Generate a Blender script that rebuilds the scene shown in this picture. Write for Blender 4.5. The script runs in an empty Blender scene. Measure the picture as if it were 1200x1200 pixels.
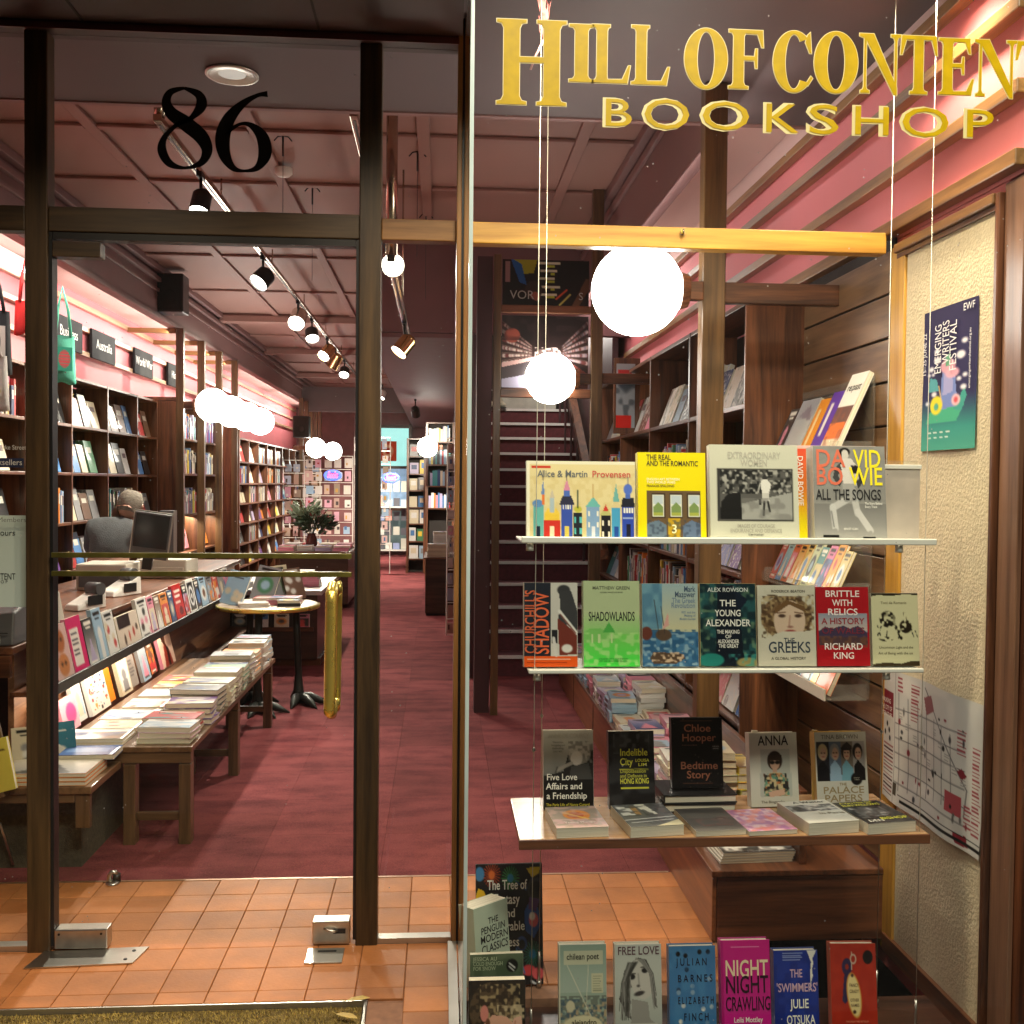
import bpy, bmesh, math, random
import numpy as np
from mathutils import Matrix, Vector, Euler
random.seed(7); rng = np.random.default_rng(7)
R = math.radians
S = bpy.context.scene
# ------------------------------------------------------------------ camera
PSI, TH, RO, FOC = R(4.0), R(1.6), R(.55), 1200.0
EYE = Vector((0, 0, 1.55))
_r0 = Vector((math.cos(PSI), -math.sin(PSI), 0))
_f = Vector((math.sin(PSI)*math.cos(TH), math.cos(PSI)*math.cos(TH), -math.sin(TH)))
_u0 = Vector((math.sin(PSI)*math.sin(TH), math.cos(PSI)*math.sin(TH), math.cos(TH)))
_r = _r0*math.cos(RO) + _u0*math.sin(RO); _u = -_r0*math.sin(RO) + _u0*math.cos(RO)
cam = bpy.data.objects.new('camera', bpy.data.cameras.new('camera')); S.collection.objects.link(cam)
cam.data.sensor_width = 36; cam.data.lens = 36; cam.data.clip_start = .05; cam.data.clip_end = 400
cam.matrix_world = Matrix(((_r.x, _u.x, -_f.x, 0), (_r.y, _u.y, -_f.y, 0), (_r.z, _u.z, -_f.z, 1.55), (0, 0, 0, 1)))
S.camera = cam
def at(px, py, X=None, Y=None, Z=None):
    """a measured point of the photograph, placed at its own distance"""
    d = _r*((px-600)/FOC) - _u*((py-600)/FOC) + _f
    t = (X-EYE.x)/d.x if X is not None else (Y-EYE.y)/d.y if Y is not None else (Z-EYE.z)/d.z
    return EYE + d*t
# ------------------------------------------------------------------ world, exposure
W = bpy.data.worlds.new('World'); S.world = W; W.use_nodes = True
nt = W.node_tree; sky = nt.nodes.new('ShaderNodeTexSky'); sky.sky_type = 'NISHITA'; sky.sun_disc = False
sky.sun_elevation = R(-3.0); sky.sun_rotation = R(200)
nt.links.new(sky.outputs[0], nt.nodes['Background'].inputs[0]); nt.nodes['Background'].inputs[1].default_value = .12
S.view_settings.view_transform = 'Standard'; S.view_settings.look = 'None'
S.view_settings.exposure = 0.9; S.view_settings.gamma = 1; S.view_settings.use_curve_mapping = False
S.cycles.max_bounces = 7; S.cycles.transparent_max_bounces = 24; S.cycles.diffuse_bounces = 4; S.cycles.glossy_bounces = 3
S.cycles.sample_clamp_indirect = 4.0; S.cycles.caustics_reflective = False; S.cycles.caustics_refractive = False
# ------------------------------------------------------------------ lamps (power table; some fittings follow further down, the added fill lamps have none)
LAMPS = []
def lamp(kind, name, loc, power, col=(1, .86, .68), target=None, **k):
    l = bpy.data.lights.new(name, kind); l.energy = power; l.color = col
    for a, v in k.items(): setattr(l, a, v)
    o = bpy.data.objects.new(name, l); S.collection.objects.link(o); o.location = loc
    if target is not None: o.rotation_euler = (Vector(target)-Vector(loc)).to_track_quat('-Z', 'Y').to_euler()
    LAMPS.append(o); return o
WARM, NEUT, COOL = (1, .80, .56), (1, .91, .80), (.93, .95, 1)
# recessed downlights in the soffit over the window display
for x, y, tx in ((.40, 2.66, .45), (.90, 2.66, .95), (1.36, 2.84, 1.42)):
    lamp('SPOT', 'window_downlight_lamp', (x, y, 3.04), 45, WARM, (tx, y+.22, 0), spot_size=R(120), spot_blend=.8, shadow_soft_size=.05)
# recessed downlights outside, over the doorway
for x, y in ((-1.1, 2.55), (-.3, 2.6)):
    lamp('SPOT', 'porch_downlight_lamp', (x, y, 2.96), 27, WARM, (x, y+.35, 0), spot_size=R(120), spot_blend=.8, shadow_soft_size=.06)
# shopping-street lamps under the awning behind the viewer's shoulder
for x, y in ((.42, .1), (1.25, .1)):
    lamp('SPOT', 'awning_lamp', (x, y, 4.4), 175, (1, .90, .74), (x, 2.8, .2), spot_size=R(100), spot_blend=.7, shadow_soft_size=.34)
# fluorescent strips in the coves on both sides
for y in (6.2, 9.6, 13.0, 16.4, 19.8):
    lamp('AREA', 'cove_tube_lamp', (-2.66, y, 2.98), 13, (1, .93, .85), (-3.05, y, 2.8), shape='RECTANGLE', size=3.0, size_y=.06)
lamp('POINT', 'stair_fill_lamp', (.9, 10.2, 3.25), 26, NEUT, shadow_soft_size=.1)  # unseen point light added to brighten the steps
for y, pw in ((4.9, 1.5), (7.9, 7), (10.9, 7)):
    lamp('AREA', 'cove_tube_lamp', (1.14, y, 3.02), pw, (1, .93, .88), (1.5, y, 2.85), shape='RECTANGLE', size=2.8, size_y=.06)
lamp('AREA', 'ledge_fill_lamp', (-1.60, 5.3, .655), 4.5, (1, .80, .62), (-1.72, 5.3, .42), shape='RECTANGLE', size=2.0, size_y=.03)  # warm area light added below the ledge to brighten the counter panel
# ------------------------------------------------------------------ materials
MATS = {}
def new_mat(name):
    m = bpy.data.materials.new(name); m.use_nodes = True; MATS[name] = m
    b = m.node_tree.nodes['Principled BSDF']; return m, m.node_tree, b
def mat(name, col, rough=.6, metal=0, var=.15, scale=8, bump=0, bscale=40, emit=None, estr=0, spec=.5, stretch=(1, 1, 1), coat=0):
    if name in MATS: return MATS[name]
    m, t, b = new_mat(name); N = t.nodes; L = t.links
    b.inputs['Roughness'].default_value = rough; b.inputs['Metallic'].default_value = metal
    b.inputs['Specular IOR Level'].default_value = spec; b.inputs['Coat Weight'].default_value = coat
    tc = N.new('ShaderNodeTexCoord'); mp = N.new('ShaderNodeMapping'); mp.inputs['Scale'].default_value = stretch
    L.new(tc.outputs['Object'], mp.inputs[0])
    if var:
        n = N.new('ShaderNodeTexNoise'); n.inputs['Scale'].default_value = scale; n.inputs['Detail'].default_value = 6
        L.new(mp.outputs[0], n.inputs['Vector'])
        r = N.new('ShaderNodeValToRGB'); r.color_ramp.elements[0].position = .3; r.color_ramp.elements[1].position = .7
        r.color_ramp.elements[0].color = [c*(1-var) for c in col]+[1]; r.color_ramp.elements[1].color = [min(1, c*(1+var)) for c in col]+[1]
        L.new(n.outputs[0], r.inputs[0]); L.new(r.outputs[0], b.inputs['Base Color'])
        mr = N.new('ShaderNodeMapRange'); mr.inputs[3].default_value = rough*.85; mr.inputs[4].default_value = min(1, rough*1.15)
        L.new(n.outputs[0], mr.inputs[0]); L.new(mr.outputs[0], b.inputs['Roughness'])
    else: b.inputs['Base Color'].default_value = (*col, 1)
    if bump:
        n2 = N.new('ShaderNodeTexNoise'); n2.inputs['Scale'].default_value = bscale; n2.inputs['Detail'].default_value = 4
        L.new(mp.outputs[0], n2.inputs['Vector']); bp = N.new('ShaderNodeBump'); bp.inputs['Strength'].default_value = bump; bp.inputs['Distance'].default_value = .01
        L.new(n2.outputs[0], bp.inputs['Height']); L.new(bp.outputs[0], b.inputs['Normal'])
    if emit: b.inputs['Emission Color'].default_value = (*emit, 1); b.inputs['Emission Strength'].default_value = estr
    return m
def wood(name, dark, light, axis='z', rough=.38, sc=14, coat=.25):
    if name in MATS: return MATS[name]
    m, t, b = new_mat(name); N = t.nodes; L = t.links
    tc = N.new('ShaderNodeTexCoord'); mp = N.new('ShaderNodeMapping')
    s = {'x': (.06, 1, 1), 'y': (1, .06, 1), 'z': (1, 1, .06)}[axis]; mp.inputs['Scale'].default_value = s
    oi = N.new('ShaderNodeObjectInfo'); ad = N.new('ShaderNodeVectorMath'); ad.operation = 'ADD'
    ml = N.new('ShaderNodeMath'); ml.operation = 'MULTIPLY'; ml.inputs[1].default_value = 37
    L.new(oi.outputs['Random'], ml.inputs[0]); L.new(tc.outputs['Object'], ad.inputs[0]); L.new(ml.outputs[0], ad.inputs[1]); L.new(ad.outputs[0], mp.inputs[0])
    n = N.new('ShaderNodeTexNoise'); n.inputs['Scale'].default_value = sc; n.inputs['Detail'].default_value = 9; n.inputs['Distortion'].default_value = 1.2
    n2 = N.new('ShaderNodeTexNoise'); n2.inputs['Scale'].default_value = sc*9; n2.inputs['Detail'].default_value = 5
    L.new(mp.outputs[0], n.inputs['Vector']); L.new(mp.outputs[0], n2.inputs['Vector'])
    mx = N.new('ShaderNodeMath'); mx.operation = 'MULTIPLY_ADD'; mx.inputs[1].default_value = .35; L.new(n2.outputs[0], mx.inputs[0]); L.new(n.outputs[0], mx.inputs[2])
    r = N.new('ShaderNodeValToRGB'); r.color_ramp.elements[0].position = .48; r.color_ramp.elements[1].position = .86
    r.color_ramp.elements[0].color = (*dark, 1); r.color_ramp.elements[1].color = (*light, 1)
    L.new(mx.outputs[0], r.inputs[0]); L.new(r.outputs[0], b.inputs['Base Color'])
    b.inputs['Roughness'].default_value = rough; b.inputs['Coat Weight'].default_value = coat; b.inputs['Coat Roughness'].default_value = .2
    bp = N.new('ShaderNodeBump'); bp.inputs['Strength'].default_value = .12; bp.inputs['Distance'].default_value = .002
    L.new(mx.outputs[0], bp.inputs['Height']); L.new(bp.outputs[0], b.inputs['Normal'])
    return m
def glass(name, tint=(.97, .99, .98), refl=.9, smudge=.0015):
    m = bpy.data.materials.new(name); m.use_nodes = True; MATS[name] = m; t = m.node_tree; N = t.nodes; L = t.links; N.clear()
    o = N.new('ShaderNodeOutputMaterial'); tr = N.new('ShaderNodeBsdfTransparent'); tr.inputs[0].default_value = (*tint, 1)
    g = N.new('ShaderNodeBsdfGlossy'); g.inputs['Roughness'].default_value = .02; g.inputs[0].default_value = (refl, refl, refl, 1)
    fr = N.new('ShaderNodeFresnel'); fr.inputs[0].default_value = 1.45; mx = N.new('ShaderNodeMixShader')
    ge = N.new('ShaderNodeNewGeometry'); iv = N.new('ShaderNodeMath'); iv.operation = 'SUBTRACT'; iv.inputs[0].default_value = 1; L.new(ge.outputs['Backfacing'], iv.inputs[1])
    fm = N.new('ShaderNodeMath'); fm.operation = 'MULTIPLY'; L.new(fr.outputs[0], fm.inputs[0]); L.new(iv.outputs[0], fm.inputs[1])
    L.new(fm.outputs[0], mx.inputs[0]); L.new(tr.outputs[0], mx.inputs[1]); L.new(g.outputs[0], mx.inputs[2])
    if smudge:      # faint dust and specks on the pane
        d = N.new('ShaderNodeBsdfDiffuse'); d.inputs[0].default_value = (.8, .78, .75, 1)
        tc = N.new('ShaderNodeTexCoord'); v = N.new('ShaderNodeTexVoronoi'); v.inputs['Scale'].default_value = 26
        L.new(tc.outputs['Object'], v.inputs['Vector']); lt = N.new('ShaderNodeMath'); lt.operation = 'LESS_THAN'; lt.inputs[1].default_value = .055
        L.new(v.outputs['Distance'], lt.inputs[0]); n = N.new('ShaderNodeTexNoise'); n.inputs['Scale'].default_value = 4; L.new(tc.outputs['Object'], n.inputs['Vector'])
        gt = N.new('ShaderNodeMath'); gt.operation = 'GREATER_THAN'; gt.inputs[1].default_value = .56; L.new(n.outputs[0], gt.inputs[0])
        mu = N.new('ShaderNodeMath'); mu.operation = 'MULTIPLY'; L.new(lt.outputs[0], mu.inputs[0]); L.new(gt.outputs[0], mu.inputs[1])
        ma = N.new('ShaderNodeMath'); ma.operation = 'MULTIPLY_ADD'; ma.inputs[1].default_value = .35; ma.inputs[2].default_value = smudge; L.new(mu.outputs[0], ma.inputs[0])
        m2 = N.new('ShaderNodeMixShader'); L.new(ma.outputs[0], m2.inputs[0]); L.new(mx.outputs[0], m2.inputs[1]); L.new(d.outputs[0], m2.inputs[2]); L.new(m2.outputs[0], o.inputs[0])
    else: L.new(mx.outputs[0], o.inputs[0])
    return m
def attr_mat(name, rough=.35, spec=.5, coat=0):
    m, t, b = new_mat(name); a = t.nodes.new('ShaderNodeAttribute'); a.attribute_name = 'print'
    t.links.new(a.outputs['Color'], b.inputs['Base Color']); b.inputs['Roughness'].default_value = rough; b.inputs['Specular IOR Level'].default_value = spec
    b.inputs['Coat Weight'].default_value = coat
    return m
M_PRINT = attr_mat('cover_print', .34, .4, .25); M_PAPER = attr_mat('paper_print', .7, .2)
def objcol_mat(name, rough=.45):
    """book cloth: colour comes from the object, with printed bands and panels on it"""
    m, t, b = new_mat(name); N = t.nodes; L = t.links
    oi = N.new('ShaderNodeObjectInfo'); tc = N.new('ShaderNodeTexCoord')
    mp = N.new('ShaderNodeMapping'); mp.inputs['Scale'].default_value = (1, 1, 1); L.new(tc.outputs['Generated'], mp.inputs[0])
    cm = N.new('ShaderNodeCombineXYZ'); ml = N.new('ShaderNodeMath'); ml.operation = 'MULTIPLY'; ml.inputs[1].default_value = 57
    L.new(oi.outputs['Random'], ml.inputs[0]); 
    for i in range(3): L.new(ml.outputs[0], cm.inputs[i])
    L.new(cm.outputs[0], mp.inputs['Location'])
    v = N.new('ShaderNodeTexVoronoi'); v.inputs['Scale'].default_value = 2.3; L.new(mp.outputs[0], v.inputs['Vector'])
    w = N.new('ShaderNodeTexNoise'); w.inputs['Scale'].default_value = 9; L.new(mp.outputs[0], w.inputs['Vector'])
    st = N.new('ShaderNodeMath'); st.operation = 'GREATER_THAN'; st.inputs[1].default_value = .57; L.new(w.outputs[0], st.inputs[0])
    hs = N.new('ShaderNodeHueSaturation'); L.new(oi.outputs['Color'], hs.inputs['Color']); hs.inputs['Value'].default_value = .55; hs.inputs['Hue'].default_value = .56
    s2 = N.new('ShaderNodeMath'); s2.operation = 'LESS_THAN'; s2.inputs[1].default_value = .34; L.new(v.outputs['Distance'], s2.inputs[0])
    m1 = N.new('ShaderNodeMixRGB'); L.new(s2.outputs[0], m1.inputs[0]); L.new(oi.outputs['Color'], m1.inputs[1]); L.new(hs.outputs[0], m1.inputs[2])
    m2 = N.new('ShaderNodeMixRGB'); m2.inputs[2].default_value = (.75, .72, .66, 1); L.new(m1.outputs[0], m2.inputs[1])
    k = N.new('ShaderNodeMath'); k.operation = 'MULTIPLY'; k.inputs[1].default_value = .65; L.new(st.outputs[0], k.inputs[0]); L.new(k.outputs[0], m2.inputs[0])
    L.new(m2.outputs[0], b.inputs['Base Color']); b.inputs['Roughness'].default_value = rough
    return m
M_BOOK = objcol_mat('book_cover_stock')
def pages_mat():
    m, t, b = new_mat('page_edges'); N = t.nodes; L = t.links
    tc = N.new('ShaderNodeTexCoord'); mp = N.new('ShaderNodeMapping'); mp.inputs['Scale'].default_value = (2, 900, 2); L.new(tc.outputs['Object'], mp.inputs[0])
    n = N.new('ShaderNodeTexNoise'); n.inputs['Scale'].default_value = 1; n.inputs['Detail'].default_value = 2; L.new(mp.outputs[0], n.inputs['Vector'])
    r = N.new('ShaderNodeValToRGB'); r.color_ramp.elements[0].color = (.45, .38, .27, 1); r.color_ramp.elements[1].color = (.80, .74, .60, 1); r.color_ramp.elements[0].position = .3; r.color_ramp.elements[1].position = .6
    L.new(n.outputs[0], r.inputs[0]); L.new(r.outputs[0], b.inputs['Base Color']); b.inputs['Roughness'].default_value = .8; return m
M_PAGES = pages_mat()
mahog = {a: wood('mahogany_'+a, (.040, .013, .006), (.19, .066, .026), a) for a in 'xyz'}
oak = {a: wood('honey_oak_'+a, (.36, .17, .02), (.60, .33, .05), a, rough=.4) for a in 'xyz'}
frame_w = {a: wood('walnut_frame_'+a, (.020, .011, .005), (.082, .048, .019), a, rough=.45) for a in 'xyz'}
M_PINK = mat('pink_wall_paint', (.72, .20, .22), .6, var=.06, scale=3, bump=.05)
M_PALE = mat('pale_pink_plaster', (.72, .50, .47), .7, var=.04, scale=2)
M_CEIL = mat('mauve_ceiling_board', (.35, .185, .155), .6, var=.06, scale=2.5, bump=.04, bscale=60)
M_BATT = mat('mauve_ceiling_batten', (.33, .172, .145), .6, var=.05)
M_SOFF = mat('grey_mauve_soffit', (.125, .095, .098), .6, var=.08, scale=5)
M_MARO = mat('dark_maroon_paint', (.055, .018, .022), .5, var=.1)
M_HEAD = mat('dark_brown_header', (.05, .028, .024), .5, var=.15, scale=4)
M_CREAM = mat('cream_textured_wallpaper', (.60, .52, .36), .85, var=.07, scale=60, bump=.45, bscale=110)
M_BLACK = mat('black_plastic', (.012, .012, .013), .4, var=.1)
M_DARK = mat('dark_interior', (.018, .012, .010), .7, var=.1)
M_STEEL = mat('brushed_steel', (.55, .53, .48), .32, metal=1, var=.1, scale=30, stretch=(1, 30, 1))
M_BRASS = mat('polished_brass', (.85, .68, .16), .28, metal=.85, var=.08, scale=10)
M_TRACK = mat('bronze_track_metal', (.50, .42, .33), .22, metal=1, var=.08)
M_WHITE = mat('white_paint', (.75, .73, .68), .5, var=.04)
M_ACRYL = mat('frosted_acrylic', (.72, .72, .66), .25, var=.03)
M_GLOBE = mat('lit_opal_globe', (.9, .88, .85), .3, var=0, emit=(1, .93, .84), estr=11)
M_LENS = mat('lit_lamp_lens', (.9, .88, .85), .3, var=0, emit=(1, .92, .82), estr=14)
M_TUBE = mat('lit_tube', (.9, .9, .9), .3, var=0, emit=(.95, .98, 1), estr=5)
G_MAIN = glass('window_glass'); G_EDGE = mat('green_glass_edge', (.55, .75, .70), .08, var=.05, emit=None)
G_ACR = glass('clear_acrylic', (.96, .97, .95), smudge=.05)
# ------------------------------------------------------------------ objects
def link(name, me, m=None, parent=None, loc=(0, 0, 0), rot=(0, 0, 0)):
    o = bpy.data.objects.new(name, me); S.collection.objects.link(o)
    if m is not None:
        for k in (m if isinstance(m, (list, tuple)) else [m]): me.materials.append(k)
    if parent is not None: o.parent = parent
    o.location = loc; o.rotation_euler = rot; return o
def tag(o, label=None, cat=None, group=None, kind=None):
    if label: o['label'] = label
    if cat: o['category'] = cat
    if group: o['group'] = group
    if kind: o['kind'] = kind
    return o
def thing(name, label, cat, loc=(0, 0, 0), rz=0, group=None, rot=None):
    o = bpy.data.objects.new(name, None); S.collection.objects.link(o); o.empty_display_size = .1
    o.location = loc; o.rotation_euler = rot if rot else (0, 0, rz); return tag(o, label, cat, group)
def mesh(name, V, Fc, smooth=False):
    me = bpy.data.meshes.new(name); me.from_pydata([tuple(v) for v in V], [], Fc); me.update()
    if smooth: me.polygons.foreach_set('use_smooth', [True]*len(me.polygons))
    return me
BOXF = [(0, 3, 2, 1), (4, 5, 6, 7), (0, 1, 5, 4), (1, 2, 6, 5), (2, 3, 7, 6), (3, 0, 4, 7)]
def boxv(x0, x1, y0, y1, z0, z1): return [(x0, y0, z0), (x1, y0, z0), (x1, y1, z0), (x0, y1, z0), (x0, y0, z1), (x1, y0, z1), (x1, y1, z1), (x0, y1, z1)]
def bevel_mesh(me, b, seg=2):
    bm = bmesh.new(); bm.from_mesh(me); bmesh.ops.bevel(bm, geom=bm.edges[:], offset=b, segments=seg, affect='EDGES', profile=.5, clamp_overlap=True); bm.to_mesh(me); bm.free(); return me
def box(name, x0, x1, y0, y1, z0, z1, m, parent=None, bevel=0):
    """axis aligned box in place coordinates (of an unrotated parent)"""
    c = Vector(((x0+x1)/2, (y0+y1)/2, (z0+z1)/2)); p = parent.location if parent is not None else Vector()
    me = mesh(name, boxv(x0-c.x, x1-c.x, y0-c.y, y1-c.y, z0-c.z, z1-c.z), BOXF)
    if bevel: bevel_mesh(me, bevel)
    g = parent
    while g is not None and g.parent is not None: g = g.parent; p = p+g.location
    return link(name, me, m, parent, c-p)
def lbox(name, x0, x1, y0, y1, z0, z1, m, parent, bevel=0):
    """the same in the parent's own coordinates"""
    c = Vector(((x0+x1)/2, (y0+y1)/2, (z0+z1)/2)); me = mesh(name, boxv(x0-c.x, x1-c.x, y0-c.y, y1-c.y, z0-c.z, z1-c.z), BOXF)
    if bevel: bevel_mesh(me, bevel)
    return link(name, me, m, parent, c)
def joinm(parts):
    V, Fc = [], []
    for v, f in parts:
        n = len(V); V += list(v); Fc += [tuple(i+n for i in q) for q in f]
    return V, Fc
def cylv(p0, p1, r0, r1=None, n=14, cap=True):
    p0, p1 = Vector(p0), Vector(p1); r1 = r0 if r1 is None else r1; d = (p1-p0).normalized()
    a = d.orthogonal().normalized(); b = d.cross(a); V = []
    for p, r in ((p0, r0), (p1, r1)):
        for i in range(n):
            t = 2*math.pi*i/n; V.append(p+a*(r*math.cos(t))+b*(r*math.sin(t)))
    Fc = [(i, (i+1) % n, n+(i+1) % n, n+i) for i in range(n)]
    if cap: Fc += [tuple(range(n-1, -1, -1)), tuple(range(n, 2*n))]
    return V, Fc
def cyl(name, p0, p1, r0, m, parent=None, r1=None, n=14):
    v, f = cylv(p0, p1, r0, r1, n); o = link(name, mesh(name, v, f), m, parent)
    for pl in o.data.polygons: pl.use_smooth = len(pl.vertices) == 4
    return o
def tubev(pts, r, n=10):
    pts = [Vector(p) for p in pts]; V, Fc = [], []; up = None
    for k, p in enumerate(pts):
        d = (pts[min(k+1, len(pts)-1)]-pts[max(k-1, 0)]).normalized()
        a = d.orthogonal().normalized() if up is None else (up-d*up.dot(d)).normalized(); up = a; b = d.cross(a)
        rr = r[k] if isinstance(r, (list, tuple)) else r
        for i in range(n):
            t = 2*math.pi*i/n; V.append(p+a*(rr*math.cos(t))+b*(rr*math.sin(t)))
    for k in range(len(pts)-1):
        for i in range(n): Fc.append((k*n+i, k*n+(i+1) % n, (k+1)*n+(i+1) % n, (k+1)*n+i))
    Fc += [tuple(range(n-1, -1, -1)), tuple(range((len(pts)-1)*n, len(pts)*n))]
    return V, Fc
def tube(name, pts, r, m, parent=None, n=10):
    v, f = tubev(pts, r, n); return link(name, mesh(name, v, f, True), m, parent)
def lathe(name, prof, m, parent=None, loc=(0, 0, 0), n=32, rot=(0, 0, 0)):
    V, Fc = [], []
    for r, z in prof:
        for i in range(n): t = 2*math.pi*i/n; V.append((r*math.cos(t), r*math.sin(t), z))
    for k in range(len(prof)-1):
        for i in range(n): Fc.append((k*n+i, k*n+(i+1) % n, (k+1)*n+(i+1) % n, (k+1)*n+i))
    return link(name, mesh(name, V, Fc, True), m, parent, loc, rot)
def text(name, items, m, parent, y=-.001, depth=0.0, rot=(R(90), 0, 0), shear=0, offset=0, bold=0):
    """lettering as one mesh; items: (string, x, z, size, xscale, align[, turn])"""
    V, Fc = [], []
    for it in items:
        s, x, z, size, xs, al = it[:6]; turn = it[6] if len(it) > 6 else 0; wd = it[7] if len(it) > 7 else None
        c = bpy.data.curves.new('lettering', 'FONT'); c.body = s; c.size = size; c.align_x = al
        c.align_y = 'TOP_BASELINE'; c.resolution_u = 3; c.extrude = depth; c.shear = shear; c.offset = offset; c.space_line = .95; c.offset += it[3]*bold
        o = bpy.data.objects.new('lettering', c); S.collection.objects.link(o)
        dg = bpy.context.evaluated_depsgraph_get(); me = bpy.data.meshes.new_from_object(o.evaluated_get(dg))
        n = len(V); co = np.empty(len(me.vertices)*3); me.vertices.foreach_get('co', co); co = co.reshape(-1, 3)
        if wd and len(co):
            w0 = co[:, 0].max()-co[:, 0].min(); xs = wd/max(w0, 1e-6)
        ct, sn = math.cos(turn), math.sin(turn)
        for a in co:
            px, pz = a[0]*xs, a[1]; V.append((x+px*ct-pz*sn, y-a[2], z+px*sn+pz*ct))
        Fc += [tuple(i+n for i in p.vertices) for p in me.polygons]
        bpy.data.objects.remove(o); bpy.data.curves.remove(c); bpy.data.meshes.remove(me)
    return link(name, mesh(name, V, Fc), m, parent)
# ------------------------------------------------------------------ flat print: a raster drawn in code, carried by a fine grid
class Pic:
    def __init__(s, w, h, col=(1, 1, 1)):
        s.w, s.h = w, h; s.a = np.zeros((h, w, 3)); s.a[:] = col
        s.X, s.Y = np.meshgrid((np.arange(w)+.5)/w, (np.arange(h)+.5)/h); s.asp = h/w
    def put(s, m, c, al=1.0):
        m = np.clip(m, 0, 1)[..., None]*al; s.a = s.a*(1-m)+np.array(c)*m; return s
    def rect(s, x0, y0, x1, y1, c, al=1): return s.put(((s.X > x0) & (s.X < x1) & (s.Y > y0) & (s.Y < y1)).astype(float), c, al)
    def ell(s, cx, cy, rx, ry, c, rot=0, al=1):
        dx, dy = (s.X-cx), (s.Y-cy)*s.asp; t = R(rot); u = dx*math.cos(t)+dy*math.sin(t); v = -dx*math.sin(t)+dy*math.cos(t)
        d = np.sqrt((u/rx)**2+(v/(ry*s.asp))**2); return s.put((1-d)*min(rx, ry)*s.w+.5, c, al)
    def poly(s, P, c, al=1):
        ins = np.zeros(s.X.shape, bool); n = len(P)
        for i in range(n):
            x0, y0 = P[i]; x1, y1 = P[(i+1) % n]
            if y0 == y1: continue
            k = ((y0 > s.Y) != (y1 > s.Y)) & (s.X < (x1-x0)*(s.Y-y0)/(y1-y0)+x0); ins ^= k
        return s.put(ins.astype(float), c, al)
    def line(s, x0, y0, x1, y1, w, c, al=1):
        A = s.asp; dx, dy = x1-x0, (y1-y0)*A; L = dx*dx+dy*dy+1e-9
        t = np.clip(((s.X-x0)*dx+(s.Y-y0)*A*dy)/L, 0, 1); d = np.hypot(s.X-x0-t*dx, (s.Y-y0)*A-t*dy); return s.put((w/2-d)*s.w+.5, c, al)
    def vgrad(s, y0, y1, c0, c1, x0=0, x1=1):
        t = np.clip((s.Y-y0)/(y1-y0), 0, 1)[..., None]; g = np.array(c0)*(1-t)+np.array(c1)*t
        k = ((s.X >= x0) & (s.X <= x1) & (s.Y >= y0) & (s.Y <= y1))[..., None]; s.a = np.where(k, g, s.a); return s
    def noise(s, x0, y0, x1, y1, c, cell=6, thr=.5, al=1, seed=0, soft=4):
        g = np.random.default_rng(seed).random((s.h//cell+3, s.w//cell+3)); yy = np.arange(s.h)/cell; xx = np.arange(s.w)/cell
        i = yy.astype(int); j = xx.astype(int); fy = (yy-i)[:, None]; fx = (xx-j)[None]; fy = fy*fy*(3-2*fy); fx = fx*fx*(3-2*fx)
        n = (g[i][:, j]*(1-fy)*(1-fx)+g[i+1][:, j]*fy*(1-fx)+g[i][:, j+1]*(1-fy)*fx+g[i+1][:, j+1]*fy*fx)
        k = np.clip((n-thr)*soft+.5, 0, 1)*((s.X > x0) & (s.X < x1) & (s.Y > y0) & (s.Y < y1)); return s.put(k, c, al)
    def lines(s, x0, y0, x1, y1, n, c, fill=.5, seed=0, al=1):
        r = random.Random(seed); st = (y1-y0)/n
        for i in range(n):
            L = x1-(x1-x0)*r.random()*.3; yy = y0+i*st
            s.rect(x0, yy, L, yy+st*fill, c, al)
        return s
def pic_mesh(p, w, h, curve=None):
    """grid from (-w/2..w/2, 0, 0..h), facing -Y"""
    nx, nz = p.w, p.h; xs = np.linspace(-w/2, w/2, nx); zs = np.linspace(h, 0, nz)
    X, Z = np.meshgrid(xs, zs); Yv = np.zeros_like(X) if curve is None else curve(X, Z)
    co = np.stack([X, Yv, Z], -1).reshape(-1, 3); me = bpy.data.meshes.new('print')
    i = (np.arange(nz-1)[:, None]*nx+np.arange(nx-1)[None]).ravel(); q = np.stack([i, i+nx, i+nx+1, i+1], -1)
    me.vertices.add(len(co)); me.vertices.foreach_set('co', co.ravel()); me.loops.add(len(q)*4); me.loops.foreach_set('vertex_index', q.ravel())
    me.polygons.add(len(q)); me.polygons.foreach_set('loop_start', np.arange(len(q))*4); me.update(); me.validate()
    a = me.attributes.new('print', 'FLOAT_COLOR', 'POINT'); c = np.ones((len(co), 4)); c[:, :3] = np.clip(p.a.reshape(-1, 3), 0, 1)**2.2*.88; a.data.foreach_set('color', c.ravel())
    return me
def C255(r, g, b): return (r/255, g/255, b/255)
ORD = ['first', 'second', 'third', 'fourth', 'fifth', 'sixth', 'seventh', 'eighth', 'ninth', 'tenth', 'eleventh', 'twelfth', 'thirteenth', 'fourteenth', 'fifteenth', 'sixteenth', 'seventeenth', 'eighteenth', 'nineteenth', 'twentieth', 'twenty-first', 'twenty-second', 'twenty-third', 'twenty-fourth', 'twenty-fifth', 'twenty-sixth', 'twenty-seventh', 'twenty-eighth', 'twenty-ninth', 'thirtieth', 'thirty-first', 'thirty-second', 'thirty-third', 'thirty-fourth', 'thirty-fifth', 'thirty-sixth', 'thirty-seventh', 'thirty-eighth', 'thirty-ninth', 'fortieth']
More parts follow.
